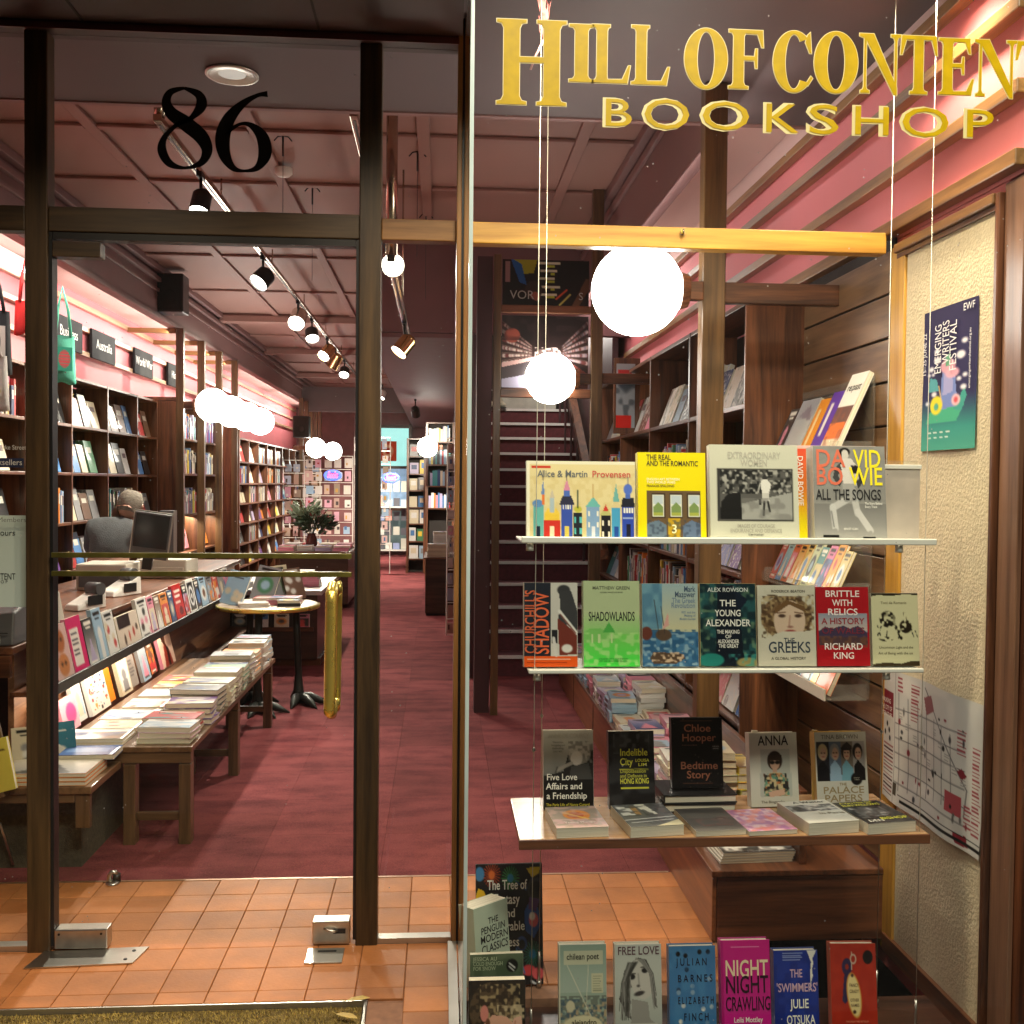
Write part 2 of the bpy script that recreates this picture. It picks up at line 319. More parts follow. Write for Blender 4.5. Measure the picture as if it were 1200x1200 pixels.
# ================================================================== THE SETTING
def struct(o, label=None):
    o['kind'] = 'structure'
    if label: o['label'] = label
    return o
M_TILE = mat('terracotta_tile', (.42, .16, .05), .58, spec=.3, var=.16, scale=5, bump=.12, bscale=90)
M_GROUT = mat('tile_grout', (.26, .13, .075), .9, var=.2, scale=30)
def objrand(m, amount=.22):
    """each piece that shares this material gets a slightly different tone"""
    t = m.node_tree; N = t.nodes; L = t.links; b = N['Principled BSDF']; src = b.inputs['Base Color'].links[0].from_socket
    hs = N.new('ShaderNodeHueSaturation'); oi = N.new('ShaderNodeObjectInfo'); mr = N.new('ShaderNodeMapRange')
    mr.inputs[3].default_value = 1-amount; mr.inputs[4].default_value = 1+amount
    L.new(oi.outputs['Random'], mr.inputs[0]); L.new(mr.outputs[0], hs.inputs['Value']); L.new(src, hs.inputs['Color']); L.new(hs.outputs[0], b.inputs['Base Color'])
objrand(M_TILE, .16)
def dirt(m, lo=.72, hi=1.12, sc=2.6):
    """worn, stained patches that run across the pieces"""
    t = m.node_tree; N = t.nodes; L = t.links; b = N['Principled BSDF']; src = b.inputs['Base Color'].links[0].from_socket
    g = N.new('ShaderNodeNewGeometry'); n = N.new('ShaderNodeTexNoise'); n.inputs['Scale'].default_value = sc; n.inputs['Detail'].default_value = 8; n.inputs['Roughness'].default_value = .65; L.new(g.outputs['Position'], n.inputs['Vector'])
    mr = N.new('ShaderNodeMapRange'); mr.inputs[1].default_value = .32; mr.inputs[2].default_value = .68; mr.inputs[3].default_value = lo; mr.inputs[4].default_value = hi
    hs = N.new('ShaderNodeHueSaturation'); L.new(n.outputs[0], mr.inputs[0]); L.new(mr.outputs[0], hs.inputs['Value']); L.new(src, hs.inputs['Color']); L.new(hs.outputs[0], b.inputs['Base Color'])
dirt(M_TILE)
def carpet_mat():
    m, t, b = new_mat('red_carpet_pile'); N = t.nodes; L = t.links
    tc = N.new('ShaderNodeTexCoord'); geo = N.new('ShaderNodeNewGeometry')
    mp = N.new('ShaderNodeMapping'); mp.inputs['Scale'].default_value = (4.0, 9, 1); L.new(geo.outputs['Position'], mp.inputs[0])
    n1 = N.new('ShaderNodeTexNoise'); n1.inputs['Scale'].default_value = 1.0; n1.inputs['Detail'].default_value = 5; L.new(mp.outputs[0], n1.inputs['Vector'])
    n2 = N.new('ShaderNodeTexNoise'); n2.inputs['Scale'].default_value = 260; n2.inputs['Detail'].default_value = 2; L.new(geo.outputs['Position'], n2.inputs['Vector'])
    ad = N.new('ShaderNodeMath'); ad.operation = 'MULTIPLY_ADD'; ad.inputs[1].default_value = .8; L.new(n2.outputs[0], ad.inputs[0]); L.new(n1.outputs[0], ad.inputs[2])
    r = N.new('ShaderNodeValToRGB'); r.color_ramp.elements[0].position = .60; r.color_ramp.elements[1].position = 1.2 if False else 1.0
    r.color_ramp.elements[0].color = (.090, .020, .025, 1); r.color_ramp.elements[1].color = (.205, .052, .055, 1)
    L.new(ad.outputs[0], r.inputs[0]); L.new(r.outputs[0], b.inputs['Base Color']); b.inputs['Roughness'].default_value = .95; b.inputs['Specular IOR Level'].default_value = .1
    bp = N.new('ShaderNodeBump'); bp.inputs['Strength'].default_value = .5; bp.inputs['Distance'].default_value = .004; L.new(n2.outputs[0], bp.inputs['Height']); L.new(bp.outputs[0], b.inputs['Normal'])
    objrand(m, .16); dirt(m, .75, 1.15, 1.6); return m
M_CARPET = carpet_mat()
# ground outside, reaching far behind the viewer
struct(box('pavement', -12, 12, -14, 2.2, -.12, -.05, mat('asphalt_pavement', (.10, .095, .09), .85, var=.2, scale=20, bump=.3)))
struct(box('street', -60, 60, -60, -14.01, -.2, -.15, mat('asphalt_road', (.05, .05, .05), .85, var=.2, scale=10, bump=.3)))
# tiled floor: a grout bed and one object per tile
fl = struct(box('tiled_floor', -3.1, 1.02, 3.035, 4.0, -.06, -.004, M_GROUT)); box('grout_bed', -.205, .06, 2.2, 3.034, -.06, -.004, M_GROUT, fl); struct(box('mat_well', -3.1, -.206, 2.2, 3.034, -.06, -.045, M_GROUT))
TW = .1475
tile_me = bevel_mesh(mesh('tile', boxv(-.0728, .0728, -.0728, .0728, -.006, .003), BOXF), .002, 1); tile_me.materials.append(M_TILE)
x0t = .048
for i in range(-12, 7):
    for j in range(12):
        x = x0t+(i+.5)*TW; y = 4.0-(j+.5)*TW-.002
        if x > .07 and y < 3.04: continue
        if y < 3.03 and x < -.17: continue
        if x > .94: continue
        cut = x < -.17 and 2.96 < y < 3.11
        o = bpy.data.objects.new('tile', tile_me); S.collection.objects.link(o); o.parent = fl
        o.location = Vector((x, 3.0785 if cut else y, random.uniform(-.0006, .0006)))-fl.location; o.scale.y = .46 if cut else 1
# carpet in squares
cf = struct(box('carpeted_floor', -3.1, 1.54, 4.0, 22.4, -.06, -.006, M_DARK))
cm = mesh('carpet_tile', boxv(-.2494, .2494, -.2494, .2494, -.004, .002), BOXF); cm.materials.append(M_CARPET)
for i in range(8):
    for j in range(36):
        x = -2.5+i*.5+.02; y = 4.0+.25+j*.5
        if x < -2.1 and y > 12: continue
        if x > .4 and y > 9: continue
        o = bpy.data.objects.new('carpet_tile', cm); S.collection.objects.link(o); o.parent = cf
        o.location = Vector((x, y, 0))-cf.location; o.rotation_euler = (0, 0, (i+j) % 2*math.pi/2)
struct(box('carpet_edge_strip', -3.1, .92, 3.992, 4.006, -.004, .0045, mat('worn_brass_trim', (.30, .17, .10), .4, metal=.6)))
struct(box('window_floor', .085, 1.53, 2.58, 3.045, -.075, -.03, wood('dark_floorboards', (.022, .010, .008), (.085, .035, .022), 'x')))
# walls
struct(box('left_wall', -3.2, -3.10, 3.5, 22.5, 0, 3.6, M_PINK))
rw = struct(box('right_wall', 1.545, 1.64, 2.72, 22.5, -.1, 2.39, M_PINK)); struct(box('right_wall', 1.545, 1.64, 2.615, 22.5, 2.393, 3.02, M_PINK))
struct(box('upper_right_wall', 1.545, 1.64, 2.615, 22.5, 3.02, 3.6, M_PALE))
struct(box('back_wall', -3.1, 1.54, 22.3, 22.4, 0, 3.6, mat('back_wall_paint', (.20, .08, .08), .6)))
struct(box('left_facade_wall', -6, -2.42, 3.3, 3.5, -.1, 4.5, mat('facade_stone', (.16, .11, .09), .7, var=.2, bump=.3)))
struct(box('right_facade_wall', 1.93, 6, 2.6, 2.9, -.1, 4.5, MATS['facade_stone']))
struct(box('upper_facade', -6, 6, 2.45, 2.56, 3.12, 5.5, MATS['facade_stone']))
struct(box('porch_side_wall', -2.50, -2.42, 1.9, 3.3, -.1, 3.0, MATS['facade_stone']))
# rails and mouldings on the two side walls
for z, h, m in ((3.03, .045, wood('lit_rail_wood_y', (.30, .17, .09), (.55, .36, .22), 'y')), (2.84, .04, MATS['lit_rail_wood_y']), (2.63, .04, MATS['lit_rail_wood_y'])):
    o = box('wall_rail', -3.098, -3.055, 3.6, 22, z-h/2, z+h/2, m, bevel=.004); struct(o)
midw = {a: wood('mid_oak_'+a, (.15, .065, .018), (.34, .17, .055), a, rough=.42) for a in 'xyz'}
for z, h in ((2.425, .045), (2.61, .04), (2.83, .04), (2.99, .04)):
    o = box('wall_rail', 1.500, 1.543, 2.62, 8.4, z-h/2, z+h/2, midw['y'], bevel=.004); struct(o)  # oak tone stands for warm light on these mauve-brown rails
# ceilings
ce = struct(box('ceiling', -2.66, 1.2, 4.3, 22.3, 3.515, 3.56, M_CEIL))
xs = [-2.58, -1.93, -1.04, -.11, .78, 1.13]; ys = [4.32, 5.83, 6.84, 8.3, 9.05, 10.7, 12.2, 13.9, 15.2, 17, 18.5, 20.5]
for i in range(5):
    for j in range(len(ys)-1):
        if ys[j] >= 8.3 and xs[i] > -.6: continue
        box('ceiling_panel', xs[i]+.002, xs[i+1]-.002, ys[j]+.002, ys[j+1]-.002, 3.500, 3.514, M_CEIL, ce, .004)
for x in xs[1:5]:
    box('batten', x-.035, x+.035, 4.3, 8.29 if x > -.6 else 20.5, 3.476, 3.4975, M_BATT, ce, .005)
for j, y in enumerate(ys[1:]):
    for i in range(5):
        if y > 8.35 and xs[i] > -.6: continue
        box('batten', xs[i]+.038, xs[i+1]-.038, y-.03, y+.03, 3.478, 3.4972, M_BATT, ce, .005)
for y in (12.1, 15.1, 18.4):
    box('ceiling_beam', -2.58, -.6, y+.05, y+.22, 3.40, 3.475, M_BATT, ce, .006)
struct(box('front_soffit', -3.1, 1.542, 2.6, 4.28, 3.075, 3.12, M_SOFF)); struct(box('soffit_fascia', -3.1, 1.542, 4.285, 4.315, 3.07, 3.5, mat('fascia_paint', (.28, .15, .14), .6)))
sf = struct(box('porch_soffit', -2.42, .06, 1.5, 3.37, 3.0, 3.05, M_HEAD))
for x in (-1.9, -1.14, -.4): box('soffit_joint', x-.004, x+.004, 1.5, 3.37, 2.997, 3.0, M_DARK, sf)
# dropped beam on the left with its mouldings, pale cove behind it
lb = struct(box('left_beam', -2.68, -2.60, 4.32, 22.3, 3.04, 3.5, mat('beam_paint', (.24, .13, .125), .55, var=.08)))
for z0, z1, d in ((3.04, 3.075, .012), (3.27, 3.30, .02), (3.36, 3.40, .035), (3.44, 3.495, .06)):
    box('moulding', -2.598, -2.598+d, 4.33, 22.2, z0, z1, MATS['beam_paint'], lb, .004)
struct(box('left_cove_ceiling', -3.1, -2.69, 4.32, 22.3, 3.13, 3.17, M_PALE))
rb = struct(box('right_beam', 1.14, 1.21, 4.32, 8.3, 3.04, 3.5, MATS['beam_paint']))
box('moulding', 1.115, 1.138, 4.33, 8.29, 3.36, 3.41, MATS['beam_paint'], rb, .004); box('moulding', 1.08, 1.138, 4.33, 8.29, 3.44, 3.495, MATS['beam_paint'], rb, .004)
struct(box('right_cove_ceiling', 1.215, 1.54, 4.32, 8.3, 3.13, 3.17, M_PALE))
# upper floor over the rear right half
struct(box('mezzanine_wall', -.6, 1.54, 8.32, 8.42, 2.76, 3.5, mat('mezzanine_paint', (.17, .075, .078), .6, var=.05)))
struct(box('mezzanine_side', -.6, -.5, 8.43, 22.3, 2.77, 3.5, MATS['mezzanine_paint']))
struct(box('mezzanine_ceiling', -.6, .30, 8.33, 22.3, 2.72, 2.755, MATS['mezzanine_paint']))
struct(box('end_bulkhead', -2.6, -.62, 19.4, 19.5, 2.86, 3.32, M_SOFF)); 
struct(box('stair_wall', .22, .31, 8.1, 22.2, 0, 2.715, M_MARO)); struct(box('stair_pier', .235, .335, 6.86, 6.99, 0, 3.06, M_MARO))
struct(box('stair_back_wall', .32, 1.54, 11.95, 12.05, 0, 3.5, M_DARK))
struct(box('stair_right_wall', 1.42, 1.47, 8.5, 11.94, 0, 3.5, M_MARO))
# dimly lit surroundings of the street behind the viewer, only seen as faint reflections
# ================================================================== SHOPFRONT
sfr = thing('shopfront_frame', 'dark walnut shopfront frame with transom bar and mullions around the glass door', 'shopfront', (-.2, 3.43, 0))
def fr(name, *a, m='z', bev=.004): return box(name, *a, frame_w[m], sfr, bev)
fr('mullion', -1.335, -1.262, 3.40, 3.465, 0, 2.98); fr('mullion', -.272, -.200, 3.40, 3.465, 0, 2.98)
fr('mullion', -2.41, -2.34, 3.40, 3.465, 0, 2.98)
for x0, x1 in ((-2.34, -1.335), (-1.262, -.272)): fr('transom_bar', x0, x1, 3.405, 3.46, 2.345, 2.425, m='x')
box('transom_bar', -.200, .045, 3.405, 3.46, 2.345, 2.415, midw['x'], sfr, .004)
for x0, x1 in ((-1.262, -1.252), (-.282, -.272)): box('dark_rebate', x0, x1, 3.41, 3.455, .02, 2.344, M_BLACK, sfr)
box('dark_rebate', -1.25, -.284, 3.41, 3.455, 2.322, 2.344, M_BLACK, sfr)
box('header', -2.41, .05, 3.38, 3.47, 2.98, 3.07, M_HEAD, sfr, .004)
box('header_trim', -2.40, .05, 3.372, 3.379, 2.975, 2.995, mat('red_trim', (.10, .03, .03), .4), sfr)
box('corner_post', .046, .062, 3.38, 3.47, 0, 3.07, midw['z'], sfr, .003); box('corner_post', .072, .088, 3.38, 3.47, 0, 3.07, midw['z'], sfr, .003)
box('corner_gap', .062, .072, 3.40, 3.46, 0, 3.07, M_BLACK, sfr)
for a in ((-2.34, -1.335, 2.43, 2.98), (-1.262, -.272, 2.43, 2.98), (-.2, .045, 2.42, 2.98), (-2.34, -1.335, .02, 2.345), (-.2, .045, .02, 2.345)):
    box('glass_pane', a[0]+.001, a[1]-.001, 3.430, 3.436, a[2], a[3], G_MAIN, sfr)
M_ALU = mat('aluminium_channel', (.50, .49, .45), .35, metal=.9, var=.08)
box('floor_channel', -2.34, -1.336, 3.41, 3.45, 0.003, .022, M_ALU, sfr); box('floor_channel', -.2, .045, 3.41, 3.45, .003, .022, M_ALU, sfr)
# ---- serif lettering built from outlines
def off_poly(P, d):
    n = len(P); A = sum(P[i][0]*P[(i+1) % n][1]-P[(i+1) % n][0]*P[i][1] for i in range(n)); s = 1 if A > 0 else -1; Q = []
    for i in range(n):
        a, b, c = P[i-1], P[i], P[(i+1) % n]; e1 = (b[0]-a[0], b[1]-a[1]); e2 = (c[0]-b[0], c[1]-b[1])
        l1 = math.hypot(*e1) or 1e-9; l2 = math.hypot(*e2) or 1e-9; n1 = (e1[1]/l1*s, -e1[0]/l1*s); n2 = (e2[1]/l2*s, -e2[0]/l2*s)
        k = 1+n1[0]*n2[0]+n1[1]*n2[1]; k = max(k, .35); Q.append((b[0]+(n1[0]+n2[0])*d/k, b[1]+(n1[1]+n2[1])*d/k))
    return Q
def stem(x0, x1, y0, y1, s=.08, t=.035, lo=True, hi=True, sl=None, sr=None):
    a = s if sl is None else sl; c = s if sr is None else sr; r = min(.07, s)
    P = []
    if lo: P += [(x0-a, y0), (x1+c, y0), (x1+c, y0+t), (x1+c*.35, y0+t+.012), (x1, y0+t+r)]
    else: P += [(x0, y0), (x1, y0)]
    if hi: P += [(x1, y1-t-r), (x1+c*.35, y1-t-.012), (x1+c, y1-t), (x1+c, y1), (x0-a, y1), (x0-a, y1-t), (x0-a*.35, y1-t-.012), (x0, y1-t-r)]
    else: P += [(x1, y1), (x0, y1)]
    if lo: P += [(x0, y0+t+r), (x0-a*.35, y0+t+.012), (x0-a, y0+t)]
    return ('p', P)
def ringl(cx, cy, rx, ry, thick, thin, a0=0, a1=360, n=44):
    L = []
    for i in range(n+1):
        a = R(a0+(a1-a0)*i/n); c, s = math.cos(a), math.sin(a)
        L.append((cx+rx*c, cy+ry*s, cx+(rx-thick)*c, cy+(ry-thin)*s, c, s))
    return ('r', L)
def tri(*P): return ('p', list(P))
GLY = {
 'H': ([stem(.12, .34, 0, 1, .10, .03), stem(.70, .92, 0, 1, .10, .03), tri((.33, .50), (.71, .50), (.71, .56), (.33, .56))], 1.06),
 'I': ([stem(.13, .34, 0, 1, .10)], .50),
 'L': ([stem(.13, .34, 0, 1, .10, sr=.06), tri((.30, 0), (.78, 0), (.84, .30), (.81, .30), (.68, .06), (.30, .05))], .88),
 'O': ([ringl(.44, .5, .42, .53, .24, .05)], .92),
 'F': ([stem(.13, .34, 0, 1, .10), tri((.30, 1), (.74, 1), (.76, .72), (.73, .72), (.64, .94), (.30, .95)), tri((.30, .49), (.58, .49), (.60, .36), (.63, .36), (.63, .68), (.60, .68), (.58, .55), (.30, .55))], .84),
 'C': ([ringl(.46, .5, .43, .53, .24, .05, 48, 318), tri((.74, .96), (.79, 1.0), (.82, .66), (.79, .66), (.70, .84)), tri((.72, .12), (.76, .10), (.85, .22), (.82, .25))], .92),
 'N': ([stem(.13, .17, 0, 1, .08, hi=False), tri((.02, 1), (.34, 1), (.90, .10), (.90, -.02), (.84, -.02), (.16, .92), (.02, .965)), stem(.85, .89, .10, 1, .09, lo=False)], 1.02),
 'T': ([stem(.34, .55, 0, 1, .10, hi=False), tri((.03, 1), (.86, 1), (.89, .68), (.86, .68), (.76, .94), (.13, .94), (.03, .68), (.0, .68))], .91),
 'E': ([stem(.13, .34, 0, 1, .10), tri((.30, 1), (.74, 1), (.76, .74), (.73, .74), (.64, .94), (.30, .95)), tri((.30, .49), (.56, .49), (.58, .37), (.61, .37), (.61, .67), (.58, .67), (.56, .55), (.30, .55)), tri((.30, 0), (.78, 0), (.84, .28), (.81, .28), (.68, .06), (.30, .05))], .90)}
def glyph_mesh(strokes, d, x, z, sx, sz, y0, V, Fc):
    for k, (t, L) in enumerate(strokes):
        y = y0-.00012*k
        if t == 'p':
            Q = off_poly([(p[0]*sx, p[1]*sz) for p in L], d); n = len(V); V += [(x+p[0], y, z+p[1]) for p in Q]; q = tuple(range(n, n+len(Q))); Fc.append(q)
        else:
            for i, (a, b, a2, b2, c, s) in enumerate(L):
                n = len(V); V += [(x+a*sx+c*d, y, z+b*sz+s*d), (x+a2*sx-c*d, y, z+b2*sz-s*d)]
                if i: Fc.append((n-2, n-1, n+1, n))
M_GOLD = mat('gold_leaf_letter', (.55, .37, .0), .42, spec=.2, metal=.0, var=.12, scale=25); M_GOLDE = mat('pale_gold_outline', (.74, .66, .30), .35, var=.05)
# ---- window
win = thing('shop_window', 'large frameless front window pane with gold lettering beside the glass door', 'window', (.8, 2.6, 0))
box('glass_pane', .078, 1.53, 2.600, 2.608, -.03, 3.07, G_MAIN, win); box('return_pane', .066, .072, 2.612, 3.38, .02, 3.07, G_MAIN, win)
M_EDGE = mat('ground_glass_edge', (.62, .76, .72), .25, var=.15, scale=3)
box('glass_edge', .0665, .0765, 2.596, 2.611, -.03, 3.07, M_EDGE, win, .002)
box('floor_channel', .035, .064, 2.55, 3.38, .003, .022, M_ALU, win); box('floor_channel', .10, 1.53, 2.585, 2.598, -.03, -.005, M_ALU, win)
V, Fc, V2, F2 = [], [], [], []
def word(s, px, py0, pxe, big=None, capz=None):
    pass
# letter boxes measured on the pane: (glyph, left px, right px, top px, bottom px)
LET = [('H', 582, 664, 25, 121), ('I', 667, 696, 29, 95), ('L', 694, 739, 30, 96), ('L', 740, 785, 31, 98), ('O', 802, 853, 34, 103), ('F', 854, 895, 36, 103),
       ('C', 906, 953, 37, 107), ('O', 954, 1006, 38, 108), ('N', 1007, 1056, 41, 108), ('T', 1055, 1099, 43, 109), ('E', 1100, 1142, 46, 110), ('N', 1142, 1192, 48, 112), ('T', 1190, 1236, 50, 114)]
for g, xa, xb, ya, yb in LET:
    st, wd = GLY[g]; p0 = at(xa, yb, Y=2.597); p1 = at(xb, ya, Y=2.597)
    xsmin, xsmax = 9, -9
    for t, L in st:
        for p in L: xsmin = min(xsmin, p[0]); xsmax = max(xsmax, p[0])
    sx = (p1.x-p0.x)/(xsmax-xsmin); ro = g in 'OC'; sz = (p1.z-p0.z)/(1.06 if ro else 1.0); zz = p0.z+(.03*sz if ro else 0)
    glyph_mesh(st, .0006, p0.x-xsmin*sx-.8, zz, sx, sz, -.0025, V, Fc); glyph_mesh(st, .0027, p0.x-xsmin*sx-.8, zz, sx, sz, -.0010, V2, F2)
link('gold_letters', mesh('gold_letters', V, Fc), M_GOLD, win); link('letter_outline', mesh('letter_outline', V2, F2), M_GOLDE, win)
BK = [('B', 705, 736, 114, 147), ('O', 752, 805, 115, 150), ('O', 820, 875, 118, 151), ('K', 893, 932, 120, 154), ('S', 945, 980, 121, 156), ('H', 997, 1037, 123, 157), ('O', 1054, 1109, 125, 159), ('P', 1128, 1160, 127, 160)]
it, it2 = [], []
for g, xa, xb, ya, yb in BK:
    p0 = at(xa, yb, Y=2.597); p1 = at(xb, ya, Y=2.597); h = p1.z-p0.z; sz = h/.73
    it.append((g, p0.x-.8, p0.z, sz, 1, 'LEFT', 0, p1.x-p0.x)); 
o1 = text('bookshop_letters', it, M_GOLD, win, y=-.0025, rot=None, offset=0); o2 = text('bookshop_outline', [(a[0], a[1]-.003, a[2], a[3], 1, 'LEFT', 0, a[7]+.006) for a in it], M_GOLDE, win, y=-.0009, offset=.0035)
# ---- 86 on the transom pane
def ribbon(P, W, y, V, Fc, x, z, s):
    n0 = len(P)
    for i in range(n0):
        a, b = P[max(i-1, 0)], P[min(i+1, n0-1)]; d = (b[0]-a[0], b[1]-a[1]); l = math.hypot(*d) or 1; nx, nz = -d[1]/l, d[0]/l; n = len(V); w = W[i]/2
        V += [(x+(P[i][0]+nx*w)*s, y, z+(P[i][1]+nz*w)*s), (x+(P[i][0]-nx*w)*s, y, z+(P[i][1]-nz*w)*s)]
        if i: Fc.append((n-2, n-1, n+1, n))
def catmull(K, n=14):
    out = []
    for i in range(len(K)-1):
        p = [K[max(i-1, 0)], K[i], K[i+1], K[min(i+2, len(K)-1)]]
        for k in range(n):
            t = k/n; out.append(tuple(.5*((2*p[1][c])+(-p[0][c]+p[2][c])*t+(2*p[0][c]-5*p[1][c]+4*p[2][c]-p[3][c])*t*t+(-p[0][c]+3*p[1][c]-3*p[2][c]+p[3][c])*t**3) for c in range(len(K[0]))))
    out.append(K[-1]); return out
V, Fc = [], []
K8 = [(.30, .975, .035), (.47, .90, .10), (.50, .77, .13), (.38, .62, .06), (.22, .54, .05), (.07, .38, .07), (.04, .22, .11), (.13, .07, .09), (.31, .022, .035), (.50, .09, .08), (.57, .24, .13), (.50, .40, .17), (.32, .55, .18), (.15, .67, .15), (.09, .80, .11), (.14, .92, .08), (.30, .975, .035)]
c8 = catmull(K8); ribbon([(a, b) for a, b, w in c8], [w for a, b, w in c8], 0, V, Fc, 0, 0, .27)
K6 = [(.64, .97, .075), (.52, .95, .05), (.34, .84, .09), (.18, .66, .15), (.10, .44, .18), (.12, .22, .15), (.22, .06, .08), (.36, .022, .035), (.52, .07, .08), (.61, .24, .16), (.58, .44, .15), (.46, .57, .08), (.34, .60, .04), (.22, .54, .045), (.15, .46, .03)]
c6 = catmull(K6); n8 = len(V); ribbon([(a, b) for a, b, w in c6], [w for a, b, w in c6], -.0002, V, Fc, .178, -.004, .265)
p = at(186, 198, Y=3.428)
nb = thing('street_number', 'black serif number 86 on the transom glass above the door', 'number', (p.x, 3.428, p.z)); link('numerals', mesh('numerals', V, Fc), mat('black_vinyl', (.008, .008, .008), .5, var=0), nb)
# ---- the glass door
dr = thing('glass_door', 'frameless glass door with brass push bars and a long brass pull handle', 'door', (-.77, 3.43, 0))
box('glass_leaf', -1.249, -.285, 3.427, 3.437, .012, 2.318, G_MAIN, dr)
box('bottom_hinge_patch', -1.25, -1.08, 3.405, 3.458, .01, .075, M_STEEL, dr, .004); pl = box('lock_patch', -.415, -.292, 3.405, 3.458, .008, .085, M_STEEL, dr, .003)
box('lock_slot', -.345, -.305, 3.402, 3.4045, .045, .06, M_BLACK, pl)
box('top_hinge_patch', -1.25, -1.10, 3.405, 3.458, 2.265, 2.315, frame_w['x'], dr, .003)
M_BAR = mat('green_brass_bar', (.16, .145, .035), .3, metal=.6, var=.4, scale=12)
for z in (1.305, 1.245):
    for y0, nm in ((3.388, 'push_bar'), (3.466, 'push_bar')): 
        if y0 < 3.43: b = box(nm, -1.25, -.29, y0, y0+.012, z-.0085, z+.0085, M_BAR, dr, .002)
    for x in (-1.21, -.82, -.33): cyl('bar_stud', (x-dr.location.x, -.030, z), (x-dr.location.x, -.003, z), .008, M_BRASS, dr)
hx = at(388, 760, Y=3.36); L0, L1 = at(388, 686, Y=3.36).z, at(385, 838, Y=3.36).z
zz = np.linspace(L1+.02, L0-.02, 12); h = hx.x-dr.location.x; pts = [(h+.004, -.005, L0-.03), (h+.002, -.04, L0-.006), (h, -.072, L0-.03)]+[(h-.004*k/11, -.075, z) for k, z in enumerate(zz[::-1])]+[(h-.004, -.072, L1+.012), (h-.002, -.04, L1-.004), (h, -.005, L1+.03)]
tube('pull_handle', pts, .019, M_BRASS, dr, 16)
tube('pull_handle', [(a[0]+.012, -a[1]*.9+.012, a[2]) for a in pts], .010, M_BRASS, dr, 12)
st_ = thing('floor_strike_plate', 'steel floor plate with screws under the bottom left door hinge', 'floor plate', (-1.1, 3.36, .004)); 
V, Fc = joinm([([(-.20, -.075, 0), (.13, -.055, 0), (.15, .06, 0), (-.18, .04, 0), (-.20, -.075, .004), (.13, -.055, .004), (.15, .06, .004), (-.18, .04, .004)], BOXF)])
link('plate', mesh('plate', V, Fc), M_STEEL, st_)
for x, y in ((.10, -.03), (.11, .03)): cyl('screw', (x, y, .004), (x, y, .006), .006, M_BLACK, st_)
s2 = thing('lock_floor_plate', 'small steel lock plate on the tiles below the door lock', 'floor plate', (-.36, 3.33, .004)); lbox('plate', -.065, .055, -.055, .05, 0, .004, M_STEEL, s2, .001); lbox('bolt_slot', -.03, .03, .02, .032, .004, .0045, M_BLACK, s2)
ds = thing('door_stop', 'small half round steel door stop on the tiles inside', 'door stop', tuple(at(132, 1036, Z=0))); lathe('steel_base', [(0, 0), (.026, 0), (.026, .006), (.018, .012), (0, .013)], M_STEEL, ds); tube('stop_arch', [(-.012, 0, .005), (-.012, 0, .035), (-.004, 0, .045), (.008, .006, .045), (.014, .01, .03)], .009, M_STEEL, ds); lathe('rubber', [(0, 0), (.014, 0), (.014, .03), (0, .03)], M_BLACK, ds, (.012, .012, .006))
for x in (-1.235, -1.10): cyl('screw', (x-dr.location.x, -.027, .06), (x-dr.location.x, -.0245, .06), .004, M_BLACK, dr, n=8)
tube('lock_thumbturn', [(.395, -.027, .062), (.405, -.04, .062), (.43, -.04, .058), (.438, -.027, .056)], .004, M_STEEL, dr, 8)
for i, (x, y, a) in enumerate(((-.235, 3.035, 10), (-.26, 2.94, -25))):
    lf = thing('fallen_leaf', ('dry yellow leaf at the far right corner of the doormat', 'second dry leaf lying on the right edge of the doormat')[i], 'leaf', (x, y, .008), R(a))
    V = [(-.035, 0, 0), (-.015, -.012, .004), (.02, -.01, .003), (.038, .002, 0), (.015, .011, .005), (-.018, .010, .003)]; link('blade', mesh('blade', V, [(0, 1, 5), (1, 2, 4, 5), (2, 3, 4)]), mat('dry_leaf', (.50, .36, .10), .7, var=.2, scale=40), lf)
    tube('stalk', [(-.035, 0, 0), (-.05, .004, .002)], .0012, MATS['dry_leaf'], lf, 5)
# ---- doormat
dm = thing('doormat', 'greenish brown coir doormat sunk in a metal frame before the door', 'doormat', (-1.16, 2.6, 0))
def mat_fibre():
    m = mat('coir_fibre', (.16, .11, .028), .95, var=.5, scale=60, bump=1.0, bscale=200); return m
lbox('mat_base', -1.10, .94, -.60, .43, -.03, -.012, mat_fibre(), dm)
V, Fc = [], []
for k in range(26000):
    x, y = random.uniform(-1.05, .935), random.uniform(.05, .425); a = random.uniform(0, 6.28); l = random.uniform(.004, .010); n = len(V); dx, dy = math.cos(a)*.0016, math.sin(a)*.0016
    V += [(x-dx, y-dy, -.012), (x+dx, y+dy, -.012), (x+random.uniform(-.006, .006), y+random.uniform(-.006, .006), -.012+l)]; Fc.append((n, n+1, n+2))
f = link('fibres', mesh('fibres', V, Fc), mat('coir_blade', (.42, .31, .08), .9, var=.4, scale=18), dm); f['kind'] = 'stuff'
lbox('metal_frame', -1.10, .955, .432, .438, -.03, .004, M_ALU, dm); lbox('metal_frame', .945, .953, -.60, .431, -.03, .004, M_ALU, dm)
